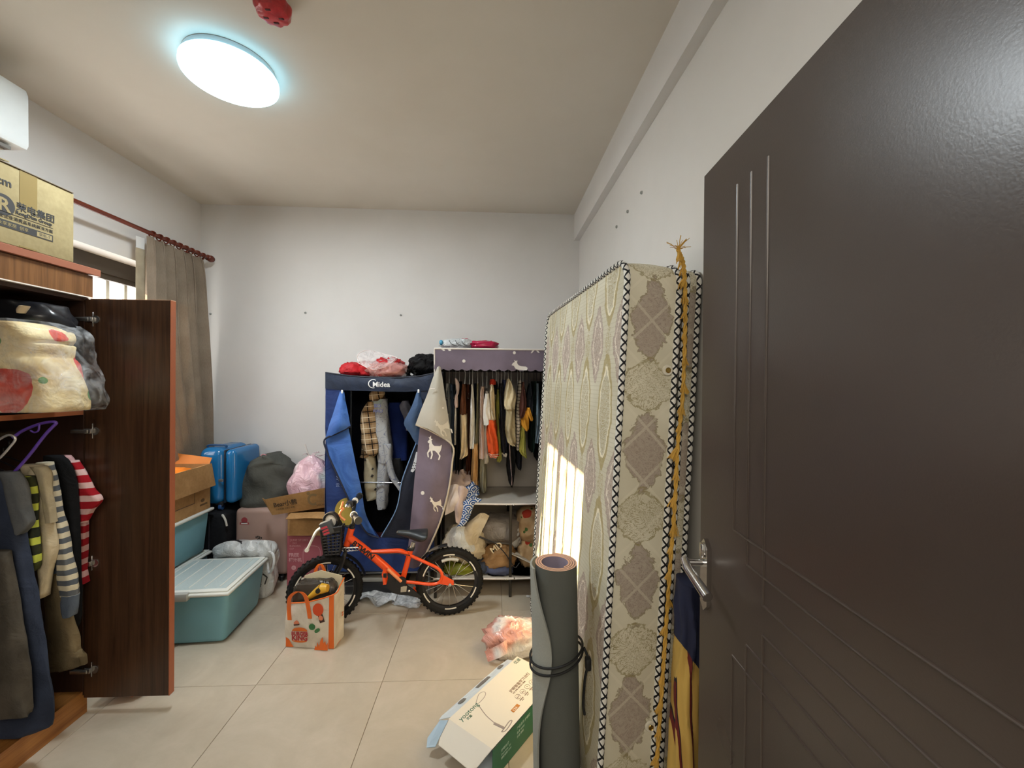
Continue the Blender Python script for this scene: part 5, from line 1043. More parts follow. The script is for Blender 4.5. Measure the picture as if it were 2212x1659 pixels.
S([[(985, 1052, .04), (1000, 1050, .02), (1012, 1058, .04)], [(981, 1095), (990, 1090, -.02), (1001, 1095)], [(985, 1128), (991, 1132), (995, 1130)]], 2.755, 12, 14, 0.003, 0.010, 16, 5).obj('fold', BLUSH, g)
g = thing('patterned_cloth', 'blue wave patterned cloth hanging off the middle shelf', 'cloth', (-0.15, 2.9, 0.66))
MB().blob((-0.155, 2.93, 0.70), (0.13, 0.20, 0.14), 4, 0.35, 3.0, 24, 16, 2.0, 0.652, 0.4).obj('heap', WAVE, g)
S([[(1001, 1083), (1015, 1076, -.02), (1030, 1076)], [(1001, 1100), (1010, 1098, -.02), (1022, 1094)], [(994, 1128), (1003, 1126, -.01), (1014, 1118)], [(987, 1137), (996, 1137), (1004, 1134)]], 2.75, 12, 16, 0.003, 0.006, 14, 3).obj('hanging_end', WAVE, g)
S([[(1013, 1077), (1024, 1074), (1041, 1078)], [(1010, 1088), (1022, 1084, -.02), (1036, 1086)]], 2.75, 10, 6, 0.003, 0.008, 20, 8).obj('knot', WAVE, g)
b = MB(); b.rbox(on(1052, 1096, y=2.9)+Vector((0, 0, 0.012)), on(1094, 1064, y=3.1)+Vector((0.0, 0, -0.03)), 0.004)
CREAMB = M('cream_film', 0.4, 0, 0.4); n1 = CREAMB.noise(10, 4, 0.6, dist=0.8); CREAMB.base(CREAMB.mix(n1, '#b5a483', '#dcd3bd')); CREAMB.bump(n1, 0.8, 0.03); CREAMB = CREAMB.mat
GRYB = M('grey_film', 0.35, 0, 0.4); n1 = GRYB.noise(8, 4, 0.6, dist=0.8); GRYB.base(GRYB.mix(n1, '#6f675e', '#96908a')); GRYB.bump(n1, 0.8, 0.03); GRYB = GRYB.mat
def bag(name, label, px, size, seed, mat, yc, cat='bag', amp=0.16, crease=0.3, e=2.4, floor=0.145, parts=None):
    c = on(px[0], px[1], y=yc); g = thing(name, label, cat, (c.x, c.y, max(floor, c.z-size[2]/2)))
    MB().blob(c, size, seed, amp, 3.0, 32, 20, e, floor, crease).obj('sack', mat, g); return g
g = bag('plastic_bag', 'white and cream plastic bag beside the bicycle wheel, bottom shelf', (1004, 1170), (0.30, 0.22, 0.26), 3, CREAMB, 2.93)
S([[(1010, 1130, .03), (1030, 1112, .02), (1045, 1108, .02), (1057, 1114, .02)], [(1000, 1150), (1020, 1140, -.02), (1036, 1135), (1040, 1150)], [(1003, 1180), (1018, 1178, -.02), (1028, 1178), (1030, 1170)]], 2.83, 14, 12, 0.002, 0.015, 14, 5).obj('mouth', CREAMB, g)
S([[(975, 1140, .02), (990, 1135), (1010, 1140, .02)], [(962, 1165), (985, 1160, -.03), (1020, 1165)], [(958, 1180), (990, 1185, -.03), (1028, 1192)], [(970, 1184), (1000, 1190), (1028, 1196)]], 2.83, 14, 14, 0.003, 0.015, 12, 9).obj('flap', WFILM, g)
g = bag('pillow_pack', 'grey pillow in a clear zip pack under the middle shelf', (1078, 1140), (0.30, 0.26, 0.19), 5, GRYB, 3.0, 'pillow', 0.10, 0.15, 3.0)
MB().tube([on(1034, 1158, y=2.86), on(1062, 1170, y=2.85), on(1100, 1175, y=2.86)], 0.006, 8, sub=4).obj('zip', plain('#4b443c', 0.5), g)
g = bag('plastic_bag', 'clear bag of mixed clothes right of the post on the bottom shelf', (1106, 1150), (0.14, 0.22, 0.20), 6, WFILM, 3.02)
g['label'] = 'crumpled whitish bag behind the dark post on the bottom shelf'
ROSE = M('rose_print_quilt', 0.8, 0, 0.2); v1 = ROSE.voro(7.0); n1 = ROSE.noise(9, 4); v2 = ROSE.voro(15)
c = ROSE.mix(n1.sm(0.3, 0.7), '#a98a63', '#cbb08a'); c = ROSE.mix((v2+n1*0.2-0.1).lt(0.2), c, '#4d6a3a'); ROSE.base(ROSE.mix((v1+(n1-0.5)*0.3).lt(0.28), c, '#b2402f')); ROSE.bump(n1, 0.5, 0.03); ROSE = ROSE.mat
g = bag('rolled_quilt', 'rolled rose printed quilt on the bottom shelf against the mattress', (1150, 1130), (0.24, 0.28, 0.26), 8, ROSE, 3.0, 'quilt', 0.10, 0.2)
g = bag('rolled_quilt', 'second rose printed quilt roll low beside the slanted board', (1150, 1190), (0.22, 0.24, 0.22), 2, ROSE, 2.98, 'quilt', 0.10, 0.2)
g = bag('shopping_bag', 'tan carrier bag with pale letters on the bottom shelf', (1078, 1200), (0.24, 0.20, 0.19), 7, cloth('#a07d55', 'tan_film', 0.15, 0.5), 2.93)
f = fw(1064, 1196, 2.815) @ Matrix.Rotation(0.62, 4, 'Z'); text('MD', plain('#d9c7a4', 0.5), g, f, 0.058, bold=0.0015, depth=0.001)
bag('garment_bag', 'slate blue cloth bag nearest the shelf edge by the post', (1078, 1232), (0.20, 0.18, 0.13), 9, cloth('#4a5068', 'slate_violet', 0.12, 0.7), 2.90)
bag('garment_bag', 'small dark slate bag behind the bicycle wheel on the shelf', (1043, 1226), (0.10, 0.16, 0.15), 10, cloth('#3c4250', 'dark_slate', 0.12, 0.7), 2.92)
bag('plastic_bag', 'olive green bag seen through the bicycle spokes', (992, 1228), (0.22, 0.18, 0.12), 12, cloth('#767a24', 'olive_film', 0.2, 0.4), 2.92)
bag('folded_cloth', 'flat dark slate folded cloth on the shelf by the mattress', (1135, 1240), (0.24, 0.22, 0.07), 13, cloth('#4b4d58', 'slate_fleece'), 2.92, 'cloth', 0.08, 0.1, 3.5)
b = MB(); A = [on(1103, 1197, y=2.83), on(1156, 1222, y=2.83), on(1156, 1207, y=2.97), on(1118, 1193, y=2.97)]; b.prism(A, (0, 0, 0.008)); single('board_book', 'white board book lying slanted on the bottom shelf bags', 'book', A[0], b, plain('#cfcabd', 0.5), smooth=False)
b = MB(); b.tube([on(1034, 1160, y=2.80), on(1066, 1172, y=2.795), on(1082, 1185, y=2.79), on(1098, 1205, y=2.79), on(1112, 1226, y=2.79), on(1122, 1216, y=2.80)], 0.0035, 8, sub=4); single('elastic_cord', 'thin black cord across the bags on the bottom shelf', 'cord', on(1098, 1205, y=2.79), b, plain('#1b1b1d', 0.6))
# ------------------------------------------------------------------ the orange children's bicycle
RC = on(971, 1327, z=0); FC_ = on(703, 1352, z=0)       # tyre contacts
BD = (FC_-RC); WB = BD.length; BD.normalize(); BNn = Vector((BD.y, -BD.x, 0))
if BNn.y > 0: BNn = -BNn                                  # side facing the viewer
def ob(px, py, off=0.0):
    """point of the bicycle plane under a pixel, pushed off towards the viewer's side"""
    p0 = RC+BNn*off; d = ray(px, py); return EYE+d*((p0-EYE).dot(BNn)/d.dot(BNn))
def c6(x, y, off=0.0): return ob(600+x/4.485, 1050+y/4.485, off)
ORA = plain('#e8501c', 0.22, 0, 0.6, name='orange_enamel', var=0.02); RUB = plain('#171717', 0.75, 0, 0.3, name='tyre_rubber'); BLKP = plain('#141416', 0.4, 0, 0.5, name='black_plastic')
SILV = plain('#c9c9c6', 0.25, 0.9, name='steel'); REFL = plain('#e6e4dc', 0.35, name='reflective_white')
bk = thing('bicycle', "small orange children's bicycle with black tyres and a front basket", 'bicycle', (RC+FC_)/2)
Rw = 0.2135
def wheel(c, axle, name='wheel'):
    """c hub centre, axle unit vector"""
    up = Vector((0, 0, 1)); u = up.cross(axle).normalized(); w = axle.cross(u).normalized()
    T = Matrix(((u.x, w.x, axle.x, c.x), (u.y, w.y, axle.y, c.y), (u.z, w.z, axle.z, c.z), (0, 0, 0, 1)))
    b = MB(); b.T = T; R = Rw-0.025; r = 0.0215; n = 56; k = 14; rows = []
    for i in range(n):
        a = 2*PI*i/n; rows.append([b.vt(((R+r*math.cos(2*PI*j/k))*math.cos(a), (R+r*math.cos(2*PI*j/k))*math.sin(a), 1.05*r*math.sin(2*PI*j/k))) for j in range(k)])
    for i in range(n):
        for j in range(k): b.face(rows[i][j], rows[i][(j+1) % k], rows[(i+1) % n][(j+1) % k], rows[(i+1) % n][j])
    for i in range(44):                                    # tread knobs
        for (ph, z) in ((0.0, 0.010), (0.5, -0.010), (0.25, 0.0195), (0.75, -0.0195)):
            a = 2*PI*(i+ph)/44; rr = Rw-0.0035 if abs(z) < 0.015 else Rw-0.0145; q = Matrix.Rotation(a, 4, 'Z'); o = b.T; b.T = T @ q
            b.box((rr-0.004, -0.0055, z-0.0045), (rr+0.002, 0.0055, z+0.0045)); b.T = o
    t = b.obj('tyre', RUB, bk)
    b = MB(); b.T = T; b.lathe([(Rw-0.050, -0.011), (Rw-0.056, -0.009), (Rw-0.058, 0.0), (Rw-0.056, 0.009), (Rw-0.050, 0.011), (Rw-0.040, 0.013), (Rw-0.040, -0.013), (Rw-0.050, -0.011)], (0, 0, 0), 56, 'z', False); rim = b.obj('rim', BLKP, bk)
    for i in range(6):                                     # white rim stickers
        a0 = 2*PI*i/6+0.35; b = MB(); b.T = T
        pts = [((Rw-0.0385)*math.cos(a0+0.42*s/10), (Rw-0.0385)*math.sin(a0+0.42*s/10)) for s in range(11)]+[((Rw-0.047)*math.cos(a0+0.42*s/10), (Rw-0.047)*math.sin(a0+0.42*s/10)) for s in range(10, -1, -1)]
        for zz in (0.0125, -0.0135): b.prism([(p[0], p[1], zz+(0.003 if zz > 0 else -0.003)) for p in pts], (0, 0, 0.001))
        b.obj('rim_sticker', REFL, rim, smooth=False)
    b = MB(); b.T = T; b.lathe([(0.006, -0.045), (0.018, -0.03), (0.018, -0.022), (0.010, -0.02), (0.010, 0.02), (0.018, 0.022), (0.018, 0.03), (0.006, 0.045)], (0, 0, 0), 18); b.obj('hub', BLKP, bk)
    for i in range(20):
        a = 2*PI*i/20; s = 1 if i % 2 else -1; a2 = a+0.45*(1 if i % 4 < 2 else -1); b = MB(); b.T = T
        b.tube([(0.016*math.cos(a2), 0.016*math.sin(a2), 0.026*s), ((Rw-0.055)*math.cos(a), (Rw-0.055)*math.sin(a), 0.004*s)], 0.0017, 5, cap=False); b.obj('spoke', SILV, bk)
    return T
rh = RC+Vector((0, 0, Rw)); fh = FC_+Vector((0, 0, Rw))
AX = BNn.copy(); wheel(rh, AX)
AXF = (Matrix.Rotation(math.radians(9), 3, 'Z') @ BNn); wheel(fh, AXF)
b = MB(); p = rh+BNn*0.018; c = rh+BNn*0.010; u = BD
pts = [c+u*(0.14*math.cos(a))+Vector((0, 0, 0.14*math.sin(a))) for a in (1.2, 1.45, 1.7, 1.95)]
b = MB(); b.tube(pts, 0.010, 8, sub=4); b.obj('spoke_reflector', plain('#b9b9b4', 0.2, name='clear_reflector'), bk)
# frame
hx = BNn*0.0
b = MB()
b.tube([c6(715, 408), c6(668, 575)], 0.0195, 18)
b.tube([c6(690, 500), c6(800, 580), c6(1000, 745), c6(1195, 925)], 0.0235, 18, sub=4)
b.tube([c6(900, 640), c6(1040, 632), c6(1180, 628), c6(1240, 650), c6(1275, 668)], 0.0135, 14, sub=5)
b.tube([c6(1293, 598), c6(1205, 925)], 0.0165, 18)
bbp = c6(1196, 925); b.cyl(bbp+BNn*0.036, bbp-BNn*0.036, 0.024, 20)
b.obj('frame', ORA, bk)
dro = c6(1675, 940)
for s in (1, -1):
    b = MB(); o = 0.047*s
    b.tube([c6(1282, 672, 0.012*s), c6(1400, 725, 0.036*s), c6(1530, 785, o), c6(1580, 830, o), c6(1590, 880, o), c6(1560, 935, o), c6(1470, 950, 0.045*s), c6(1330, 935, 0.035*s), c6(1205, 925, 0.02*s)], 0.0095, 12, sub=5); b.obj('stay', ORA, bk)
    b = MB(); pl = [c6(1588, 850, o), c6(1620, 870, o), c6(1705, 915, o), c6(1706, 955, o), c6(1660, 962, o), c6(1570, 945, o)]; b.prism(pl, BNn*0.005); b.obj('dropout', ORA, bk, smooth=False)
    q = rh+BNn*(0.053*s); b = MB(); b.cyl(q-BNn*0.012*s, q+BNn*0.006*s, 0.010, 6); b.cyl(q, q+BNn*0.012*s, 0.005, 10); b.obj('axle_nut', SILV, bk)
# lettering along the down tube
a_, e_ = c6(717, 553, 0.0), c6(880, 672, 0.0); ux = (e_-a_).normalized(); uy = BNn.cross(ux)
if uy.z < 0: uy = -uy
fr = frame3(a_+BNn*0.0236, ux, uy)
if fr.col[2].xyz.dot(BNn) < 0: fr = frame3(a_+BNn*0.0236, ux, -uy)
text('BTWIN', BLKP, bk, fr, 0.046, bold=0.0014, depth=0.0014, width=1.05)
b = MB(); b.tube([c6(790, 615, 0.024), c6(870, 645, 0.026), c6(1000, 656, 0.02), c6(1150, 655, 0.017), c6(1260, 668, 0.02), c6(1330, 685, 0.016), c6(1390, 690, 0.015)], 0.0026, 8, sub=5); b.obj('brake_cable', BLKP, bk)
# fork, stem, bars
ft = c6(668, 575); fd = (ft-c6(715, 408)).normalized()
b = MB(); b.tube([ft, ft+fd*0.012], 0.021, 16)
cr_ = ft+fd*0.018
for s in (1, -1): b.tube([cr_, cr_+AXF*0.045*s+fd*0.02, cr_+AXF*0.050*s+fd*0.08, fh+AXF*0.048*s], 0.0125, 12, sub=4, r2=0.009)
b.obj('fork', BLKP, bk)
b = MB(); b.cyl(c6(715, 410), c6(722, 380), 0.017, 16); b.tube([c6(720, 395), c6(738, 330), c6(735, 270)], 0.0125, 12, sub=4); b.obj('stem', BLKP, bk)
hb = c6(732, 262); HBX = AXF
b = MB(); b.tube([hb-HBX*0.24+Vector((0.03, 0, 0.035)), hb-HBX*0.16+Vector((0.01, 0, 0.035)), hb-HBX*0.05, hb, hb+HBX*0.05, hb+HBX*0.16+Vector((0.01, 0, 0.035)), hb+HBX*0.24+Vector((0.03, 0, 0.035))], 0.0105, 12, sub=5); b.obj('handlebar', BLKP, bk)
for s in (1, -1):
    e1 = hb+HBX*(0.15*s)+Vector((0.008, 0, 0.034)); e2 = hb+HBX*(0.25*s)+Vector((0.032, 0, 0.036))
    g_ = MB().cyl(e1, e2, 0.0165, 16).obj('grip', BLKP, bk); MB().cyl(e2, e2+(e2-e1).normalized()*0.012, 0.021, 18).obj('grip_end', plain('#3a3a38', 0.5), g_)
    MB().cyl(e1-(e2-e1).normalized()*0.01, e1, 0.020, 18).obj('grip_collar', REFL, g_)
ORL = plain('#e8925f', 0.35, name='pale_orange_plastic')
b = MB(); b.tube([ob(741, 1084, 0.06), ob(738, 1094, 0.06), ob(736, 1099, 0.06)], 0.0065, 10, sub=4); b.tube([ob(743, 1098, 0.05), ob(737, 1104, 0.06), ob(734, 1112, 0.06), ob(738, 1118, 0.06), ob(745, 1124, 0.06)], 0.007, 10, sub=4); b.obj('brake_lever', ORL, bk)
b = MB(); q = ob(752, 1094, 0.09); b.lathe([(0.001, 0.018), (0.014, 0.014), (0.019, 0.004), (0.018, 0.0), (0.001, 0.0)], q, 20); b.obj('bell', CHROME, bk)
b = MB(); q = ob(757, 1088, 0.06); b.rbox(q-Vector((0.022, 0.02, 0.016)), q+Vector((0.022, 0.02, 0.016)), 0.007); b.obj('shifter_box', BLKP, bk)
b = MB(); c = c6(703, 612, 0.03); b.tube([c+BD*(0.026*math.cos(a))*1.0+Vector((0, 0, 0.011*math.sin(a)))-BD*(0.003*a-0.04) for a in [i*0.5 for i in range(50)]], 0.0022, 6); b.obj('cable_coil', SILV, bk)
# saddle
b = MB(); b.cyl(c6(1296, 602), c6(1318, 540), 0.0135, 14); b.obj('seat_post', SILV, bk)
b = MB(); b.rbox(c6(1290, 606)-Vector((0.02, 0.024, 0.009)), c6(1290, 606)+Vector((0.022, 0.024, 0.010)), 0.006); b.obj('seat_clamp', BLKP, bk)
R = []
for (cx, cy, w, h) in ((1151, 452, 0.010, 0.008), (1165, 450, 0.018, 0.014), (1210, 455, 0.022, 0.018), (1270, 464, 0.030, 0.024), (1325, 474, 0.050, 0.034), (1390, 480, 0.074, 0.036), (1435, 468, 0.080, 0.026), (1458, 452, 0.070, 0.014)): p = c6(cx, cy); R.append((p, w, h))
b = MB(); rings = []
for (p, w, h) in R: rings.append([b.vt(p+BNn*(w*math.cos(2*PI*j/18))+Vector((0, 0, h*math.sin(2*PI*j/18)))) for j in range(18)])
for i in range(len(R)-1):
    for j in range(18): b.face(rings[i][j], rings[i][(j+1) % 18], rings[i+1][(j+1) % 18], rings[i+1][j])
b.face(*rings[0]); b.face(*reversed(rings[-1])); sd = b.obj('saddle', plain('#22272b', 0.42, name='saddle_vinyl'), bk)
sd.modifiers.new('sub', 'SUBSURF').levels = 2; sd.modifiers['sub'].render_levels = 2
# chain guard, crank, pedals
b = MB(); o = 0.034; pl = [c6(x, y, o) for x, y in ((1072, 838), (1110, 850), (1190, 905), (1222, 930), (1262, 965), (1318, 1000), (1392, 1068), (1375, 1078), (1262, 1052), (1180, 1045), (1112, 1028), (1075, 985), (1055, 930), (1052, 870))]
b.prism(pl, BNn*0.010); cg = b.obj('chain_guard', BLKP, bk, smooth=False)
b = MB(); b.prism([c6(x, y, 0.045) for x, y in ((1193, 968), (1252, 968), (1246, 1022), (1190, 1028))], BNn*0.002); b.obj('guard_sticker', plain('#b4aea2', 0.4), cg, smooth=False)
b = MB(); b.lathe([(0.004, 0), (0.008, 0.002), (0.004, 0.006), (0.001, 0.007)], (0, 0, 0), 14); q = c6(1270, 1015, 0.046); b.v = [q+BD*v.x+Vector((0, 0, v.y))+BNn*v.z for v in b.v]; b.obj('guard_bolt', CHROME, cg)
b = MB(); b.lathe([(0.030, -0.004), (0.031, 0.0), (0.030, 0.006), (0.012, 0.008), (0.001, 0.008)], (0, 0, 0), 24); q = c6(1196, 925, 0.050); b.v = [q+BD*v.x+Vector((0, 0, v.y))+BNn*v.z for v in b.v]; b.obj('crank_boss', BLKP, bk)
b = MB(); b.tube([c6(1196, 925, 0.058), c6(1130, 865, 0.060), c6(1062, 805, 0.062)], 0.009, 10, sub=3); b.obj('crank_arm', ORL, bk)
b = MB(); b.tube([c6(1190, 922, -0.058), c6(1275, 1000, -0.060), c6(1350, 1062, -0.062)], 0.008, 10, sub=3); b.obj('crank_arm', SILV, bk)
def pedal(q, s, rot):
    b = MB(); T = frame3(q, BD*math.cos(rot)+Vector((0, 0, math.sin(rot))), BNn*s); b.T = T
    for x in (-0.032, 0.024): b.rbox((x, 0.0, -0.010), (x+0.008, 0.085, 0.010), 0.003)
    for y in (0.0, 0.026, 0.052, 0.077): b.rbox((-0.03, y, -0.008), (0.03, y+0.008, 0.008), 0.002)
    b.cyl((0, -0.012, 0), (0, 0.075, 0), 0.007, 10); return b.obj('pedal', ORA, bk)
pedal(c6(1046, 842, 0.066), 1, 1.45); pedal(c6(1350, 1062, -0.068), -1, 0.4)
b = MB(); b.rbox(c6(1040, 866, 0.155)-Vector((0.010, 0.004, 0.012)), c6(1040, 866, 0.155)+Vector((0.010, 0.004, 0.012)), 0.002); b.obj('pedal_reflector', BLKP, bk)
# mudguards
def fender(c, axle, a0, a1, w=0.024):
    b = MB(); u = Vector((0, 0, 1)).cross(axle).normalized(); rr = Rw+0.014; F = []
    if u.dot(BD) < 0: u = -u
    for i in range(17):
        a = a0+(a1-a0)*i/16; rad = u*math.cos(a)+Vector((0, 0, math.sin(a))); row = []
        for j in range(5):
            t = -1+j*0.5; row.append((c+rad*(rr+0.007*(1-t*t))+axle*(w*t)))
        F.append(row)
    b.sheet(F, 8, 24, 0.003); b.obj('mudguard', BLKP, bk)
fender(rh, AX, 0.66, 1.50); fender(fh, AXF, 2.05, 2.86)
# basket of black plastic lattice
kt = [ob(692, 1146, 0.105), ob(737, 1138, 0.095), ob(744, 1132, -0.085), ob(702, 1139, -0.085)]; kb = [ob(700, 1199, 0.075), ob(734, 1197, 0.070), ob(738, 1190, -0.060), ob(706, 1192, -0.060)]
bsk = []
def lerp(a, c, t): return a+(c-a)*t
b = MB(); b.tube(kt, 0.006, 8, closed=True); b.tube([lerp(p, q, 0.17) for p, q in zip(kt, kb)], 0.004, 8, closed=True); b.tube(kb, 0.005, 8, closed=True)
for p, q in zip(kt, kb): b.tube([p, q], 0.005, 8)
for i in range(4):
    a, c, d, e = kt[i], kt[(i+1) % 4], kb[(i+1) % 4], kb[i]
    b.prism([a, c, lerp(c, d, 0.20), lerp(a, e, 0.20)], Vector((0, 0.001, 0)))
    for k in range(1, 7): t = 0.20+0.8*k/7.0; b.tube([lerp(a, e, t), lerp(c, d, t)], 0.0042, 6)
    for k in range(1, 4): u = k/4.0; b.tube([lerp(lerp(a, c, u), lerp(e, d, u), 0.2), lerp(e, d, u)], 0.004, 6)
b.prism(kb, Vector((0, 0, 0.004))); b.obj('basket', BLKP, bk)
b = MB(); b.tube([lerp(kt[1], kt[2], 0.5), ob(752, 1138, 0), c6(715, 400)], 0.006, 8, sub=3); b.obj('basket_bracket', BLKP, bk)
# loose stabiliser wheels and a small packet in the basket
def stab(label, pc, parm, off):
    c = ob(pc[0], pc[1], off); t = thing('training_wheel', label, 'wheel', c); ax = (BNn+BD*0.35).normalized()
    up = Vector((0, 0, 1)); u = up.cross(ax).normalized(); w = ax.cross(u); T = Matrix(((u.x, w.x, ax.x, c.x), (u.y, w.y, ax.y, c.y), (u.z, w.z, ax.z, c.z), (0, 0, 0, 1)))
    b = MB(); b.T = T; b.lathe([(0.036, -0.012), (0.047, -0.013), (0.051, -0.008), (0.051, 0.008), (0.047, 0.013), (0.036, 0.012), (0.036, -0.012)], (0, 0, 0), 32, 'z', False); b.obj('tyre', RUB, t)
    b = MB(); b.T = T; b.lathe([(0.036, -0.006), (0.037, 0.006), (0.020, 0.010), (0.006, 0.011), (0.001, 0.011)], (0, 0, 0), 28); b.obj('disc', plain('#cfc8ba', 0.45), t)
    b = MB(); b.T = T; b.cyl((0, 0, 0), (0, 0, 0.018), 0.006, 12); b.obj('bolt', BLKP, t)
    b = MB(); P = [ob(x, y, off+0.012) for x, y in parm]; b.tube(P, 0.0075, 8, sub=4); q = P[0]; b.cyl(q-BNn*0.004, q+BNn*0.006, 0.012, 14); b.obj('arm', REFL, t)
stab('white disc stabiliser wheel with its white arm hanging out of the bicycle basket', (716, 1124), ((663, 1188), (671, 1172), (682, 1150), (692, 1141), (704, 1136)), 0.05)
stab('second stabiliser wheel lying deep in the bicycle basket', (722, 1136), ((733, 1137), (728, 1132), (724, 1130)), -0.02)
b = MB(); q = ob(705, 1138, 0.085); b.T = frame3(q, BD*-1+Vector((0, 0, 0.35)), Vector((0, 0, 1))); b.rbox((-0.028, -0.045, -0.02), (0.036, 0.032, 0.02), 0.004)
pk = thing('packet', 'small dark grey packet with red writing in the bicycle basket', 'packet', q); b.obj('box', plain('#43474b', 0.5), pk)
b = MB(); b.T = frame3(q, BD*-1+Vector((0, 0, 0.35)), Vector((0, 0, 1))); zz = 0.0205 if b.T.col[2].xyz.dot(BNn) > 0 else -0.0215
for i in range(3): b.rbox((-0.022, -0.038+i*0.018, zz), (0.012, -0.026+i*0.018, zz+0.001), 0.0003, 1)
b.obj('red_print', plain('#b83a48', 0.5), pk, smooth=False)
# crumpled plastic film on the floor behind the bicycle
FILM = M('floor_film', 0.25, 0, 0.6); n1 = FILM.noise(16, 5, 0.65, dist=1.4); FILM.base(FILM.mix(n1, '#a9aeb2', '#e6eaec')); FILM.bump(n1, 0.9, 0.02); FILM.alpha(n1.sm(0.3, 0.7, 0.45, 0.95)); FILM = FILM.mat
sf = thing('plastic_sheet', 'crumpled clear plastic film on the tiles behind the bicycle', 'plastic sheet', (-0.62, 2.75, 0.0))
def crumple(pts, h, seed, nm):
    b = MB(); rows = []
    for r in pts: rows.append([on(x, y, z=0.01) for x, y in r])
    b.sheet(rows, 34, 24, 0.001)
    for i, v in enumerate(b.v):
        n_ = abs(noise.noise(v*8+Vector((seed, 0, 0))))+0.25*abs(noise.noise(v*18+Vector((0, seed, 0)))); b.v[i] = Vector((v.x, v.y, 0.004+h*n_*0.8))
    b.obj(nm, FILM, sf)
crumple([[(768, 1262), (815, 1264), (858, 1266)], [(772, 1285), (815, 1290), (860, 1286)], [(772, 1298), (812, 1312), (850, 1305)]], 0.10, 3, 'sheet')
crumple([[(856, 1266), (890, 1270), (912, 1275)], [(850, 1290), (884, 1296), (915, 1298)], [(846, 1305), (880, 1312), (905, 1312)]], 0.07, 9, 'sheet')
# ------------------------------------------------------------------ burger restaurant carrier bag
BGW = M('bag_white', 0.55, 0, 0.3); n1 = BGW.noise(7, 4, 0.5, dist=0.5); BGW.base(BGW.mix(n1.sm(0.3, 0.7), '#c9c0b0', '#e2dbcd')); BGW.bump(n1, 0.5, 0.03); BGW = BGW.mat
BGO = plain('#d9661c', 0.5, name='bag_orange', var=0.06)
P0, P1 = on(618, 1396, z=0.002), on(722, 1401, z=0.002); P2 = on(747, 1372, z=0.002); ux = (P1-P0); wv = ux.length; ux.normalize(); uyb = Vector((-ux.y, ux.x, 0)); dv = 0.112
P3 = P0+uyb*dv
sb = thing('shopping_bag', 'white and orange printed carrier bag full of toys before the bicycle', 'bag', (P0+P1)/2+uyb*dv/2)
Z = Vector((0, 0, 1))
def bp(u, d, z): return P0+ux*u+uyb*d+Z*z
def face(pts, nm, mat, nu=8, nv=12, wob=0.004, seed=0): b = MB(); b.sheet(pts, nu, nv, 0.002, wob, 9, seed); return b.obj(nm, mat, sb)
hl, hr, hb_ = 0.235, 0.300, 0.315
fc = face([[bp(0.004, 0.008, hl), bp(wv*.5, -0.012, (hl+hr)/2-0.008), bp(wv, 0.0, hr)], [bp(-0.004, -0.004, .12), bp(wv*.5, -0.020, .12), bp(wv+0.002, -0.004, .14)], [bp(0, 0, 0), bp(wv*.5, -0.004, 0), bp(wv, 0, 0)]], 'front_panel', BGW, 14, 14, 0.003, 3)
face([[bp(wv, 0.0, hr), bp(wv+0.004, dv*.5, hr+0.02), bp(wv, dv, hb_+0.02)], [bp(wv+0.002, 0, .14), bp(wv-0.012, dv*.5, .14), bp(wv, dv, .15)], [bp(wv, 0, 0), bp(wv, dv*.5, 0), bp(wv, dv, 0)]], 'side_panel', BGW, 10, 14, 0.002, 5)
face([[bp(0.004, 0.008, hl), bp(0.014, dv*.5, hl+0.03), bp(0.02, dv, hb_)], [bp(0, 0, .12), bp(0.012, dv*.5, .13), bp(0.01, dv, .15)], [bp(0, 0, 0), bp(0, dv*.5, 0), bp(0, dv, 0)]], 'side_panel', BGW, 10, 14, 0.002, 6)
face([[bp(0.02, dv, hb_+0.01), bp(wv*.5, dv+0.014, hb_+0.03), bp(wv, dv, hb_+0.02)], [bp(0.01, dv, .15), bp(wv*.5, dv+0.01, .15), bp(wv, dv, .15)], [bp(0, dv, 0), bp(wv*.5, dv, 0), bp(wv, dv, 0)]], 'back_panel', BGW, 14, 14, 0.003, 7)
b = MB(); b.prism([bp(0, 0, 0.001), bp(wv, 0, 0.001), bp(wv, dv, 0.001), bp(0, dv, 0.001)], (0, 0, 0.003)); b.obj('base', BGO, sb, smooth=False)
b = MB(); b.tube([bp(0.004, 0.006, hl), bp(wv*.5, -0.014, (hl+hr)/2-0.008), bp(wv, -0.002, hr), bp(wv+0.004, dv*.5, hr+0.02), bp(wv, dv, hb_+0.02)], 0.0035, 8, sub=6); b.obj('rim_binding', BGO, sb)
FO = 0.0235
def fq(u, z, o=0.0): return bp(u, -FO-o+0.020*abs(2*u/wv-1)**2*0.9, z)
ob_ = MB(); ob_.sheet([[bp(wv-0.026, -0.008, hr-0.012), bp(wv-0.002, -0.004, hr-0.004)], [bp(wv-0.026, -0.0105, .15), bp(wv, -0.008, .15)], [bp(wv-0.03, -0.006, .002), bp(wv, -0.003, .002)]], 4, 14, 0.002); ob_.obj('edge_band', BGO, sb)
def strap(pts, w): b = MB(); b.sheet([[Vector(p)-ux*w/2, Vector(p)+ux*w/2] for p in pts], 4, 26, 0.0025); b.obj('handle', BGO, sb)
strap([fq(0.028, .155, .003), fq(0.024, hl-0.01, .004), bp(0.040, -0.03, hl+0.055), bp(0.085, -0.035, hl+0.088), bp(0.122, -0.034, hl+0.072), bp(0.138, -0.030, hl+0.02), fq(0.150, .175, .004)], 0.022)
strap([bp(0.09, dv+0.012, hb_-0.02), bp(0.095, dv+0.018, hb_+0.05), bp(0.12, dv+0.02, hb_+0.085), bp(0.145, dv+0.02, hb_+0.05), bp(0.16, dv+0.014, hb_-0.02)], 0.018)
FBG = frame3(bp(0, -FO, 0), ux, Z)
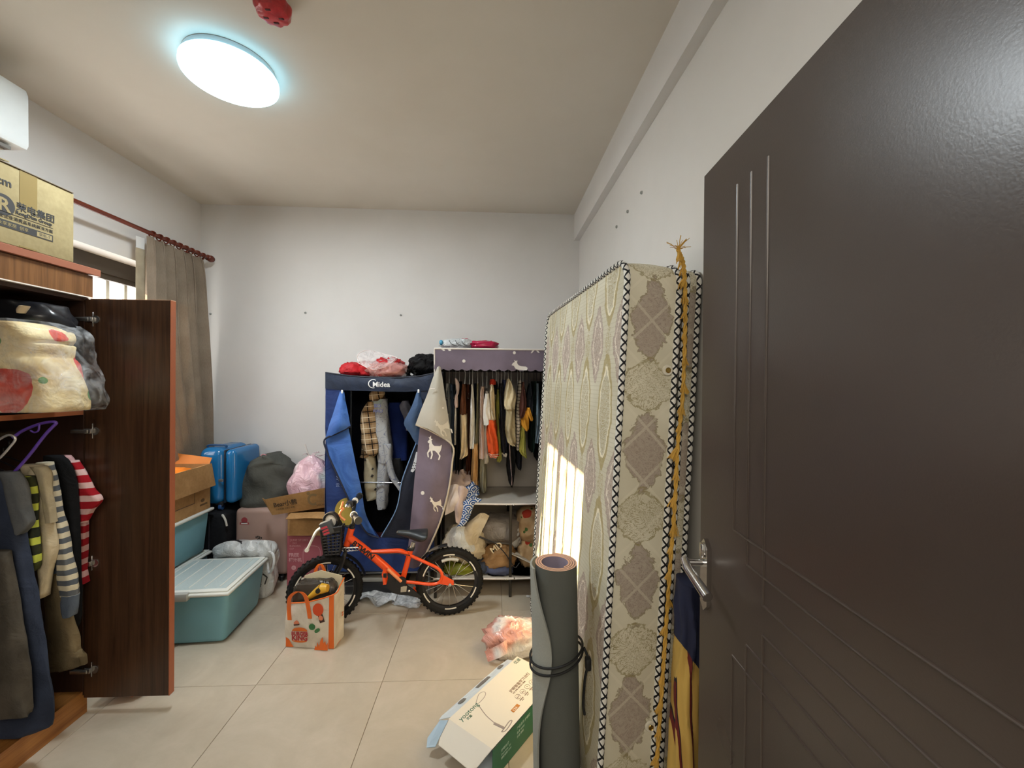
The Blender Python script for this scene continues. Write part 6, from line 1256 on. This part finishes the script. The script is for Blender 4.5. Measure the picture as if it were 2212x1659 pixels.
def fbg(u, z, off=0.0, rot=0.0): return frame3(fq(u, z, off), ux, Z) @ Matrix.Rotation(rot, 4, 'Z')
BUN = plain('#c9641f', 0.5, name='bun_orange', var=0.03); BRED = plain('#a3242a', 0.5, name='burger_red', var=0.03); GRN = plain('#2f6b3b', 0.5, name='pickle_green'); BRN2 = plain('#3a1d14', 0.5, name='cocoa_print'); PCH = plain('#d07a58', 0.5, name='peach_print')
lz = 0.075; f = fbg(0.090, lz, 0.0005)
decal([(0.043*math.cos(a), 0.026+0.020*math.sin(a)) for a in [i*PI/16 for i in range(17)]], f, BUN, sb, 'bun_print', 0.001)
decal([(0.042*math.cos(a), -0.026-0.010*math.sin(-a)) for a in [PI+i*PI/16 for i in range(17)]], f, BUN, sb, 'bun_print', 0.001)
f1 = fbg(0.090, lz+0.0035, 0.0012); text('BURGER', BRED, sb, f1, 0.0265, align='CENTER', bold=0.0010, depth=0.001, width=0.95)
f1 = fbg(0.090, lz-0.024, 0.0012); text('KING', BRED, sb, f1, 0.037, align='CENTER', bold=0.0013, depth=0.001, width=1.0)
f = fbg(0.070, 0.140, 0.0005, 0.15); decal([(-0.016, -0.010), (0.016, -0.010), (0.016, -0.002), (-0.016, -0.002)], f, BRN2, sb, 'print', 0.001); decal([(-0.014, -0.002), (0.015, -0.002), (0.014, 0.008), (0.004, 0.018), (-0.006, 0.014), (-0.014, 0.008)], f, PCH, sb, 'print', 0.001)
f = fbg(0.160, 0.128, 0.0005); decal(ell(0, 0, 0.018, 0.017, 22), f, GRN, sb, 'pickle_print', 0.001); f = fbg(0.188, 0.108, 0.0005, 0.6); decal(ell(0, 0, 0.017, 0.010, 22), f, GRN, sb, 'pickle_print', 0.001)
f = fbg(0.192, 0.222, 0.0005); decal(ell(0, 0, 0.030, 0.034, 24), f, plain('#c9471c', 0.5, name='deep_orange_print'), sb, 'print', 0.001)
f = fbg(0.205, 0.185, 0.0016, 0.35); decal([(-0.014, -0.034), (0.014, -0.034), (0.014, 0.010), (0.020, 0.022), (-0.020, 0.022), (-0.012, 0.006)], f, BRN2, sb, 'print', 0.001); decal(ell(0, -0.008, 0.012, 0.014, 18), f, PCH, sb, 'print', 0.0022)
f = fbg(0, 0.0, 0.0005); decal([(0.0, 0.003), (0.045, 0.003), (0.030, 0.022), (0.018, 0.045), (0.0, 0.055)], fbg(0.003, 0, 0.0005), BGO, sb, 'flame_print', 0.001)
decal([(0, 0.003), (0.075, 0.003), (0.075, 0.045), (0.066, 0.03), (0.06, 0.055), (0.052, 0.04), (0.045, 0.075), (0.034, 0.055), (0.026, 0.02), (0.018, 0.045), (0.012, 0.018), (0.006, 0.028)], fbg(wv-0.100, 0, 0.0005), BGO, sb, 'flame_print', 0.001)
f = frame3(bp(wv+0.002, dv-0.028, 0.13), uyb, Z); decal([(0, 0), (0.016, 0.002), (0.016, 0.008), (0, 0.006)], f, BGO, sb, 'print', 0.001); decal([(0, 0.014), (0.016, 0.016), (0.016, 0.022), (0, 0.02)], f, BGO, sb, 'print', 0.001)
pl = thing('plastic_bag', 'dark clear plastic bag inside the burger bag', 'bag', bp(wv*.5, dv*.5, 0.02)); MB().blob(bp(wv*.50, dv*.55, 0.170), (wv*0.87, dv*0.80, 0.345), 4, 0.03, 3.0, 40, 26, 5.5, None, 0.10).obj('sack', plain('#3b342c', 0.25, 0, 0.6, name='smoky_film', var=0.5, scale=22), pl)
yt = thing('toy', 'yellow toy with a black eye poking out of the burger bag', 'toy', bp(wv*.7, dv*.3, 0.30)); q = bp(wv*.70, dv*.15, 0.318)
b = MB(); b.tube([q-ux*0.075-Z*0.055, q-ux*0.035-Z*0.024, q], 0.012, 12, sub=4, r2=0.026); b.tube([q, q+ux*0.035+Z*0.004], 0.028, 14, r2=0.020); b.obj('body', plain('#cfa02c', 0.4, name='toy_yellow'), yt)
MB().cyl(q-uyb*0.018-ux*0.006, q-uyb*0.032-ux*0.006, 0.013, 18).obj('eye', BLKP, yt)
bk_ = thing('booklet', 'pale printed booklet tucked at the back of the burger bag', 'booklet', bp(wv*.55, dv*.88, 0.2)); b = MB(); b.prism([bp(0.03, dv*.84, 0.20), bp(wv-0.012, dv*.84, 0.20), bp(wv-0.008, dv*.90, hb_+0.038), bp(wv*.5, dv*.93, hb_+0.062), bp(0.045, dv*.90, hb_+0.030)], uyb*0.004); b.obj('sheets', plain('#cfc3a4', 0.5), bk_, smooth=False)

# ------------------------------------------------------------------ pink plastic bag and the white lamp carton near the mat
m = M('coral_film', 0.2, 0, 0.6); n1 = m.noise(7, 4, 0.6, dist=1.0); n2 = m.noise(4.5, 2); m.base(m.mix(n2.sm(0.44, 0.56), m.mix(n1, '#c07a6a', '#eab9ab'), m.mix(n1, '#c3bfbd', '#efece8'))); m.bump(n1, 0.8, 0.03); CORAL = m.mat
pbg = thing('plastic_bag', 'puffed coral and white plastic bag on the floor beside the mat', 'bag', (0.13, 2.24, 0)); MB().blob((0.135, 2.25, 0.07), (0.33, 0.22, 0.20), 5, 0.18, 2.6, 36, 24, 2.3, 0.003, 0.35).obj('sack', CORAL, pbg)
b = MB(); b.sheet([[(-0.03, 2.15, 0.06), (0.03, 2.13, 0.10), (0.09, 2.14, 0.13)], [(-0.01, 2.13, 0.02), (0.04, 2.11, 0.05), (0.09, 2.12, 0.07)]], 12, 8, 0.002, 0.015, 20, 3); b.obj('loose_end', CORAL, pbg)
HB = 0.12; A = on(969, 1553, z=HB); B_ = on(1065, 1619, z=HB); Cc = on(1107, 1413, z=HB); ux2 = (B_-A); w2 = ux2.length; ux2.normalize(); uy2 = Vector((-ux2.y, ux2.x, 0)); l2 = (Cc-A).dot(uy2)
BXW = plain('#d9d3c6', 0.4, name='coated_white_board', var=0.02); BXB = plain('#c7d3dc', 0.5, name='bluish_board', var=0.02); BXG = plain('#1f6b4d', 0.4, name='green_board', var=0.05)
lb = thing('cardboard_box', 'white and green desk lamp carton opened on the floor by the mat', 'box', A+ux2*w2/2+uy2*l2/2-Z*HB)
def lp(u, v, z): return A+ux2*u+uy2*v+Z*(z-HB)
b = MB(); b.prism([lp(0, 0, HB), lp(w2, 0, HB), lp(w2, l2, HB), lp(0, l2, HB)], (0, 0, -0.0025)); b.obj('lid', BXW, lb, smooth=False)
b = MB(); b.prism([lp(w2, 0, HB), lp(w2, 0, 0.002), lp(w2, l2, 0.002), lp(w2, l2, HB)], -ux2*0.0025); b.obj('side_panel', BXG, lb, smooth=False)
b = MB(); b.prism([lp(0, 0.0, HB-0.003), lp(0, 0.0, 0.002), lp(0, l2, 0.002), lp(0, l2, HB-0.003)], ux2*0.0025); b.obj('side_panel', BXB, lb, smooth=False)
b = MB(); b.prism([lp(0.003, 0, 0.002), lp(w2-0.003, 0, 0.002), lp(w2-0.003, l2, 0.002), lp(0.003, l2, 0.002)], (0, 0, 0.0025)); b.obj('bottom', BXB, lb, smooth=False)
b = MB(); b.prism([lp(0.003, l2-0.003, 0.005), lp(w2-0.003, l2-0.003, 0.005), lp(w2-0.003, l2-0.003, HB-0.003), lp(0.003, l2-0.003, HB-0.003)], uy2*0.0025); b.obj('end_panel', BXB, lb, smooth=False)
b = MB(); b.prism([lp(0.003, 0.0, HB), lp(w2-0.004, 0.0, HB), lp(w2-0.03, -0.055, HB-0.042), lp(w2-0.06, -0.070, HB-0.052), lp(0.012, -0.066, HB-0.05), lp(0.004, -0.05, HB-0.038)], (0, 0, -0.0025)); b.obj('end_flap', BXW, lb, smooth=False)
b = MB(); sl = [(-0.002, 0.02), (-0.002, l2*0.93), (-0.022, l2), (-0.05, l2*0.98), (-0.058, l2*0.85), (-0.06, 0.02), (-0.055, 0.0)]
b.prism([lp(-0.0, v, HB-0.004-0.0) if u > -0.01 else lp(u, v, HB-0.030) for u, v in sl], (0, 0, -0.0025)); wf_ = b.obj('side_flap', BXB, lb, smooth=False)
for (va_, vb_) in ((0.10, 0.135), (0.215, 0.30), (0.37, 0.40)):
    b = MB(); b.prism([lp(-0.030, va_, HB-0.0155), lp(-0.026, (va_+vb_)/2, HB-0.0135), lp(-0.030, vb_, HB-0.0155), lp(-0.046, vb_, HB-0.022), lp(-0.050, (va_+vb_)/2, HB-0.024), lp(-0.046, va_, HB-0.022)], (0, 0, 0.0012)); b.obj('slot', plain('#6f6c69', 0.7), wf_, smooth=False)
b = MB(); b.prism([lp(-0.003, 0.0, HB-0.006), lp(-0.050, 0.0, HB-0.03), lp(-0.062, -0.055, HB-0.07), lp(-0.045, -0.075, HB-0.085), lp(-0.012, -0.06, HB-0.075)], (0, 0, -0.0025)); b.obj('dust_flap', plain('#a9bfd0', 0.5, name='pale_blue_board'), lb, smooth=False)
FL = frame3(lp(0, 0, HB+0.0004), uy2, -ux2)   # print runs along the long side
def fl(v, u): f = FL.copy(); f.translation = lp(u, v, HB+0.0004); return f
GYI = plain('#7d7671', 0.5, name='grey_print'); GRI = plain('#39695a', 0.5, name='green_print'); BRO = plain('#8b7463', 0.5, name='taupe_print')
text('yootong', GRI, lb, fl(0.022, 0.050), 0.032); text('优童', GRI, lb, fl(0.042, 0.066), 0.014)
text('护眼智能学习台灯', BRO, lb, fl(0.262, 0.118), 0.0185, bold=0.0002); text('台灯 护眼 阅读 学习 照明', BRO, lb, fl(0.262, 0.130), 0.0085)
for i, s in enumerate(('AA', 'Ra', '*', 'C')):
    v, u = 0.262+0.036*i, 0.154; b = MB(); b.T = fl(v, u); b.tube([(0.0125*math.cos(a), 0.0125*math.sin(a), 0) for a in [k*PI/12 for k in range(24)]], 0.0007, 5, closed=True); b.obj('print', BRO, lb)
    text(s, BRO, lb, fl(v, u+0.005), 0.013, align='CENTER'); text('护眼护眼', BRO, lb, fl(v, u+0.022), 0.0065, align='CENTER'); text('Ra95', BRO, lb, fl(v, u+0.029), 0.0065, align='CENTER')
decal([(0, 0), (0.045, 0), (0.045, 0.016), (0, 0.016)], fl(0.182, 0.190), plain('#b3722e', 0.5), lb, 'print', 0.0008); text('C5A', BXW, lb, fl(0.187, 0.188), 0.014, depth=0.002, bold=0.0003)
text('优途', GRI, lb, fl(l2-0.05, 0.028), 0.022)
b = MB(); b.T = fl(0, 0)
def lv(px, py): p = on(px, py, z=HB+0.0008); return ((p-A).dot(uy2), -(p-A).dot(ux2), 0.0)
b.tube([lv(x, y) for x, y in ((1028, 1519), (1034, 1500), (1044, 1494), (1049, 1497), (1046, 1506), (1036, 1517), (1030, 1521))], 0.0014, 6, sub=3, closed=True); b.tube([lv(1033, 1522), lv(1050, 1545), lv(1068, 1561)], 0.0018, 6, sub=3)
b.tube([lv(1067, 1562), lv(1090, 1573)], 0.0062, 8); b.tube([lv(x, y) for x, y in ((1083, 1581), (1092, 1578), (1102, 1565), (1106, 1556), (1100, 1558), (1090, 1572))], 0.0022, 6, sub=3, closed=True)
for i, v in enumerate(b.v): d_ = (v-A).dot(Z); b.v[i] = v-Z*(d_*0.85)
b.obj('lamp_print', plain('#8f8581', 0.5), lb)
FG = frame3(lp(w2+0.0004, 0, 0), uy2, Z)
def fg(v, z): f = FG.copy(); f.translation = lp(w2+0.0006, v, z); return f
PGI = plain('#b5cfc0', 0.5, name='mint_print')
for (v, z, s, h_) in ((0.05, 0.075, '护眼台灯', 0.012), (0.05, 0.060, 'Desk lamp  5V', 0.010), (0.05, 0.046, '额定功率 12W', 0.010), (0.15, 0.090, '产品名称 护眼灯', 0.013), (0.15, 0.072, '色温 4000K', 0.011), (0.15, 0.056, '优途 照明', 0.011), (0.30, 0.090, 'CE FCC RoHS', 0.018), (0.30, 0.066, '合格 CCC', 0.014), (0.30, 0.048, '保修 12 月', 0.012)): text(s, PGI, lb, fg(v, z), h_)

# ------------------------------------------------------------------ rolled exercise mat
MATO = M('mat_foam_outer', 0.8, 0, 0.25); n1 = MATO.noise(220, 2); n2 = MATO.noise(3, 3); MATO.base(MATO.mix(n2, '#505350', '#60635f')); MATO.bump(n1, 0.25, 0.002); MATO = MATO.mat
MATF = M('mat_foam_flap', 0.8, 0, 0.25); n1 = MATF.noise(220, 2); MATF.base(MATF.mix(n1, '#8b8e88', '#9a9d98')); MATF.bump(n1, 0.25, 0.002); MATF = MATF.mat
EDG = plain('#c79c84', 0.8, name='foam_edge', var=0.1); INS = plain('#8d8496', 0.8, name='foam_inner')
ym = thing('exercise_mat', 'rolled grey exercise mat standing upright beside the mattress', 'exercise mat', (0.258, 1.50, 0)); MH = 0.81
def mc(z): return Vector((0.258-0.020*z/MH, 1.50+0.004*z, z))
def spiral(r0, r1, turns, t, z0_, z1_, nm, mats, a0=0.0):
    b = MB(); n = int(40*turns); G = []
    for i in range(n+1):
        a = a0+2*PI*turns*i/n; r = r0+(r1-r0)*i/n; d = Vector((math.cos(a), math.sin(a), 0)); G.append((d, r))
    rows = []
    for (d, r) in G:
        rows.append([b.vt(mc(z0_)+d*r), b.vt(mc(z1_)+d*r), b.vt(mc(z1_)+d*(r-t)), b.vt(mc(z0_)+d*(r-t))])
    for i in range(n):
        A_, C_ = rows[i], rows[i+1]
        b.cur = 0; b.face(A_[0], C_[0], C_[1], A_[1]); b.cur = 1; b.face(A_[1], C_[1], C_[2], A_[2]); b.cur = 2; b.face(A_[2], C_[2], C_[3], A_[3]); b.cur = 1; b.face(A_[3], C_[3], C_[0], A_[0])
    b.cur = 1; b.face(*rows[0]); b.face(*reversed(rows[-1])); b.cur = 0
    return b.obj(nm, mats, ym)
spiral(0.052, 0.0805, 3.4, 0.0064, 0.002, MH, 'roll', [MATO, EDG, INS], -1.0)
b = MB(); F = []; nz_ = 24       # loose outer end of the mat, lying proud along the roll
for i in range(nz_+1):
    z = 0.002+(MH-0.004)*i/nz_; t = 1-i/nz_
    ea = -PI/2-1.15+0.75*math.exp(-((t-0.36)/0.26)**2)+0.18*t
    row = []
    for j in range(15):
        a = (-PI-0.75)+(ea-(-PI-0.75))*j/14; lift = 0.0825+0.010*(j/14.0)**2*(1.1-0.9*math.exp(-((t-0.33)/0.10)**2)); row.append(mc(z)+Vector((math.cos(a), math.sin(a), 0))*(lift+0.004))
    F.append(row)
b.sheet(F, 14, 30, 0.007); b.obj('loose_end', MATF, ym)
def ring(zc, tilt, ph): return [mc(zc+tilt*math.cos(a-ph))+Vector((math.cos(a), math.sin(a), 0))*(0.094+0.008*max(0, math.cos(a+2.2))) for a in [k*2*PI/40 for k in range(40)]]
STR = plain('#101113', 0.7, name='black_elastic')
MB().tube(ring(0.490, 0.026, -0.1), 0.0042, 10, closed=True).obj('strap', STR, ym); MB().tube(ring(0.465, 0.030, -0.15), 0.0042, 10, closed=True).obj('strap', STR, ym)
b = MB(); b.tube([mc(0.50)+Vector((0.098, -0.01, 0)), mc(0.46)+Vector((0.112, -0.03, 0)), mc(0.40)+Vector((0.100, -0.02, 0)), mc(0.30)+Vector((0.092, -0.015, 0)), mc(0.26)+Vector((0.095, -0.02, 0))], 0.0048, 8, sub=5); b.rbox(mc(0.455)+Vector((0.098, -0.045, -0.022)), mc(0.455)+Vector((0.118, -0.02, 0.022)), 0.005); b.obj('strap_tail', STR, ym)

# ------------------------------------------------------------------ mattresses leaning on the right wall
E1 = Vector((-0.0797, 0.9968, 0)); E2 = Vector((0.0479, 0.0038, 0.9988)).normalized(); E1 = (E1-E2*E1.dot(E2)).normalized(); E3 = E1.cross(E2).normalized()
if E3.x < 0: E3 = -E3
MO = Vector((0.449, 1.349, 1.884))-E2*1.886
MO.z = 0.004-0.0
def dam_material(name, diag=False):
    m = M(name, 0.62, 0, 0.35); u, v, _ = m.coords('UV'); nz1 = m.noise(26, 4, 0.65, dist=0.8, which='UV'); nz2 = m.noise(70, 3, 0.6, dist=0.6, which='UV')
    base = m.mix(m.noise(3, 3, which='UV').sm(0.3, 0.7), '#bdb8a2', '#d3cfbb')
    if not diag: base = m.mix(((v*62.0).frac()-0.5).abs().lt(0.10)*0.30, base, '#a79f80')
    nz3 = m.noise(13, 5, 0.7, dist=1.2, which='UV')
    def med(pu, pv, ou, ov, ru, rv, pw=1.35):
        col_ = ((u-ou)/pu).floor(); fu = ((u-ou)/pu).frac()-0.5; fv = ((v-ov)/pv+col_*0.0).frac()-0.5
        lob = (fv*30.0).sin()*0.10+nz1*0.55-0.28
        return ((fu.abs()*(pu/ru)).pw(pw)+(fv.abs()*(pv/rv)).pw(pw))+lob*0.55
    if diag:
        d1 = (((u+v)*5.6).frac()-0.5).abs().lt(0.035); d2 = (((u-v)*5.6).frac()-0.5).abs().lt(0.035)
        g1 = med(1.0, 0.44, -0.5, 0.0, 0.078, 0.14)+(nz3-0.5)*1.5; vein = ((nz3*11.0).frac()-0.5).abs().lt(0.10); c = m.mix(g1.lt(0.9)*(nz2*0.4+0.55), base, '#95867c'); c = m.mix(g1.lt(0.85)*vein*0.6, c, '#7d6d66'); c = m.mix((g1-0.92).abs().lt(0.05)*0.8, c, '#857a62')
        g2 = med(1.0, 0.44, -0.5, 0.22, 0.095, 0.085)+(nz3-0.5)*1.3; lacy = ((nz3*13.0).frac()-0.5).abs().lt(0.14)*g2.lt(1.05); c = m.mix(lacy*0.8, c, '#85794f'); c = m.mix((g2-1.05).abs().lt(0.06)*0.7, c, '#8b8058'); c = m.mix(d1.mx(d2)*0.30, c, '#d9d4c0')
    else:
        g1 = med(0.235, 0.52, 0.02, 0.05, 0.070, 0.20, 1.6)+(nz3-0.5)*0.35; ring_ = (g1-0.92).abs().lt(0.16); c = m.mix(ring_*(nz2*0.6+0.45), base, '#a1905a'); c = m.mix((g1-0.70).abs().lt(0.05), c, '#e6dfc6')
        c = m.mix(g1.lt(0.55)*((nz3*12.0).frac()-0.5).abs().lt(0.16)*0.85, c, '#9c8c5c')
        g3 = med(0.235, 0.52, 0.02, 0.31, 0.030, 0.075, 1.2); c = m.mix(g3.lt(1.0)*(nz1*9.0).frac().lt(0.45)*0.8, c, '#a89a6e')
        g2 = med(0.235, 0.52, 0.1375, 0.31, 0.072, 0.15, 1.3)+(nz3-0.5)*0.9; c = m.mix(g2.lt(1.0)*(nz2*0.7+0.35).mn(0.9), c, '#98827a'); c = m.mix(g2.lt(0.9)*((nz3*12.0).frac()-0.5).abs().lt(0.12)*0.8, c, '#d6cbbd'); c = m.mix((g2-0.6).abs().lt(0.05), c, '#ddd3c4')
    m.base(c); m.bump(nz1*0.5+nz2*0.4, 0.25, 0.004); m.rough(nz2.sm(0.2, 0.8, 0.5, 0.68)); return m.mat
DAM, DAMS = dam_material('damask_face'), dam_material('damask_border', True)
PIPE = M('stitched_piping', 0.6, 0, 0.3); s_, t_, _ = PIPE.coords('UV'); k_ = (s_*30.0).frac(); tri = (k_-0.5).abs()*2.0; t2 = ((t_*2.0).frac()-0.5).abs()*2.0
PIPE.base(PIPE.mix((tri-t2).abs().lt(0.26), '#d6d5cf', '#0f1118')); PIPE = PIPE.mat
def mattress(label, o, w, h, t, r, mats):
    """o: lower near corner of the face towards the room"""
    g = thing('mattress', label, 'mattress', o+E1*w/2)
    out = []; k = 10
    for (cu, cv, a0) in ((w-r, r, -PI/2), (w-r, h-r, 0), (r, h-r, PI/2), (r, r, PI)):
        for i in range(k+1): a = a0+PI/2*i/k; out.append((cu+r*math.cos(a), cv+r*math.sin(a)))
    n = len(out)
    def P(u, v, d): return o+E1*u+E2*v+E3*d
    # face panels as slightly domed grids
    for (d, sgn, nm) in ((0.0, -1, 'face_panel'), (t, 1, 'back_panel')):
        b = MB(); ci = b.vt(P(w/2, h/2, d+sgn*0.006), (w/2, h/2)); prev = None
        for s in (0.25, 0.5, 0.75, 0.9, 0.97, 1.0):
            ringv = []
            for (u, v) in out:
                uu, vv = w/2+(u-w/2)*s, h/2+(v-h/2)*s; puff = 0.006*(1-s**6)+0.0016*math.sin(uu*26)*math.sin(vv*13)*(1 if s < 0.98 else 0)
                ringv.append(b.vt(P(uu, vv, d+sgn*puff), (uu, vv)))
            for i in range(n):
                j = (i+1) % n
                if prev is None: b.face(ci, ringv[i], ringv[j])
                else: b.face(prev[i], ringv[i], ringv[j], prev[j])
            prev = ringv
        b.obj(nm, mats[0], g)
    b = MB(); rows = []; L = 0.0; pr = None
    for i in range(n+1):
        u, v = out[i % n]
        if pr: L += math.hypot(u-pr[0], v-pr[1])
        pr = (u, v); nx, ny = u-min(max(u, r), w-r), v-min(max(v, r), h-r); ln_ = math.hypot(nx, ny) or 1.0; nx, ny = nx/ln_, ny/ln_
        rows.append([b.vt(P(u+nx*0.006*math.sin(PI*q/6), v+ny*0.006*math.sin(PI*q/6), t*q/6), (t*q/6-t/2, L)) for q in range(7)])
    for i in range(n):
        for q in range(6): b.face(rows[i][q], rows[i+1][q], rows[i+1][q+1], rows[i][q+1])
    b.obj('border_panel', mats[1], g)
    for d in (0.0, t): MB().tube([P(u, v, d) for (u, v) in out], 0.0108, 12, closed=True).obj('piping', PIPE, g)
    return g, P
wM, hM = 1.25, 1.886
def mat_v(px, py):
    d = ray(px, py); p = EYE+d*((MO-EYE).dot(E1)/d.dot(E1)); return (p-MO).dot(E2), (p-MO).dot(E3)
tM = mat_v(1466, 640)[1]; tA = mat_v(1484, 640)[1]; tB = mat_v(1509, 640)[1]
m1, PM = mattress('thick cream damask mattress standing on edge against the wall', MO+E2*0.012+E3*0.0, wM, hM-0.012, tM, 0.085, (DAM, DAMS))
m2, PM2 = mattress('thin second mattress with crossed black stitching behind the thick one', MO+E2*0.012+E3*tA+E1*0.004, wM, hM-0.03, tB-tA, 0.05, (DAM, DAMS))
def vent(v_, d_):
    c = MO-E1*0.0045+E2*v_+E3*d_; T = frame3(c, E3, E2)
    if T.col[2].xyz.dot(E1) > 0: T = frame3(c, E3*-1, E2)
    b = MB(); b.T = T; b.lathe([(0.007, 0.004), (0.010, 0.0055), (0.016, 0.005), (0.0185, 0.002), (0.0185, 0.0)], (0, 0, 0), 28); o_ = b.obj('vent', plain('#d3cfc0', 0.35), m1)
    b = MB(); b.T = T; b.lathe([(0.0095, 0.0075), (0.0082, 0.009), (0.006, 0.0062), (0.001, 0.004)], (0, 0, 0), 22); b.obj('vent_ring', plain('#a58a4c', 0.2, 0.9, name='brass'), o_)
for q in ((1440, 800), (1403, 1566)): vent(*mat_v(*q))
# yellow tassel trimming hanging between the two mattresses
FRN = plain('#c49a40', 0.7, name='gold_thread', var=0.2); fr_ = thing('tassel_trim', 'golden yellow tasselled trimming hanging between the two mattresses', 'trimming', MO+E2*1.88+E3*(tM+0.013)-E1*0.02)
cs = [(1457, 545), (1468, 575), (1472, 640), (1471, 740), (1466, 860), (1456, 960), (1450, 1080), (1441, 1200), (1432, 1330), (1424, 1450), (1415, 1580), (1408, 1690)]
line = []
for i, (px, py) in enumerate(cs): v_, d_ = mat_v(px, py); line.append(MO+E2*v_+E3*d_-E1*0.024)
b = MB(); L_ = spline(line, 150)
for ph in (0, PI): b.tube([p+E3*0.0035*math.cos(i*1.1+ph)-E1*0.0035*math.sin(i*1.1+ph) for i, p in enumerate(L_)], 0.0042, 6)
b.obj('cord', FRN, fr_)
rnd = random.Random(4)
for i in range(2, 148, 6):
    p = L_[i]; b = MB(); ln = rnd.uniform(0.030, 0.055); lean = -E3*rnd.uniform(0.0, 0.5)+E3*rnd.choice((0, 0, 0.25))
    for k in range(18):
        d = (Vector((0, 0, -1))+lean+Vector((rnd.uniform(-.35, .35), rnd.uniform(-.35, .1), 0))).normalized(); b.tube([p, p+d*ln*0.5+Vector((rnd.uniform(-.003, .003), 0, 0)), p+d*ln*rnd.uniform(.8, 1.1)], 0.0013, 4, cap=False)
    b.lathe([(0.002, 0.004), (0.006, 0.0), (0.0055, -0.008), (0.0045, -0.014)], p, 10); b.obj('tassel', FRN, fr_)
b = MB(); p = L_[0]
for k in range(26):
    a = rnd.uniform(-1.3, 1.3); d = Vector((math.sin(a), rnd.uniform(-.4, .1), math.cos(a)*0.8+0.1)).normalized(); ln = rnd.uniform(.02, .055); b.tube([p, p+d*ln*.6, p+d*ln+Vector((0, 0, -0.006))], 0.0009, 4, cap=False)
b.obj('frayed_end', FRN, fr_)
# striped fabric bundle wedged behind the door
m = M('striped_flag', 0.7, 0, 0.3); x_, y_, z_ = m.coords(); n1 = m.noise(5, 3); s = (x_*1.0+z_*0.035+n1*0.010)*30.0
c = m.mix(s.frac().lt(0.74), '#5a1a18', '#b3924a'); c = m.mix(s.frac().gt(0.93), c, '#15131c'); m.base(m.mix((z_+n1*0.08+x_*1.5).gt(0.70), c, '#1b2038')); m.bump(n1, 0.5, 0.03)
b = MB(); R = []
pxr = [(1262, 1476, 1512), (1330, 1474, 1511), (1400, 1472, 1510), (1480, 1470, 1510), (1560, 1466, 1509), (1640, 1460, 1509), (1760, 1450, 1508)]
for (py, a, c2) in pxr: q, q2 = on(a, py, y=1.22), on(c2, py, y=1.22); R.append(((q.x+q2.x)/2, 1.245, q.z, max(0.01, (q2.x-q.x)/2*1.1), 0.05))
R[-1] = R[-1][:2]+(0.004,)+R[-1][3:]
b.loft(R, 28, 5, 2.2, 0.16, 7, 2, True, 0.006, 14); single('striped_cloth', 'yellow, red and navy striped cloth bundle wedged behind the open door', 'cloth', (R[-1][0], 1.245, 0.004), b, m.mat)
b = MB(); q = on(1141, 1290, z=0.0); b.blob(q+Vector((0, 0, 0.006)), (0.03, 0.02, 0.012), 3, 0.3); single('paper_scrap', 'tiny white scrap on the tiles beside the mattress end', 'paper', q, b, plain('#c9c9c6', 0.6))
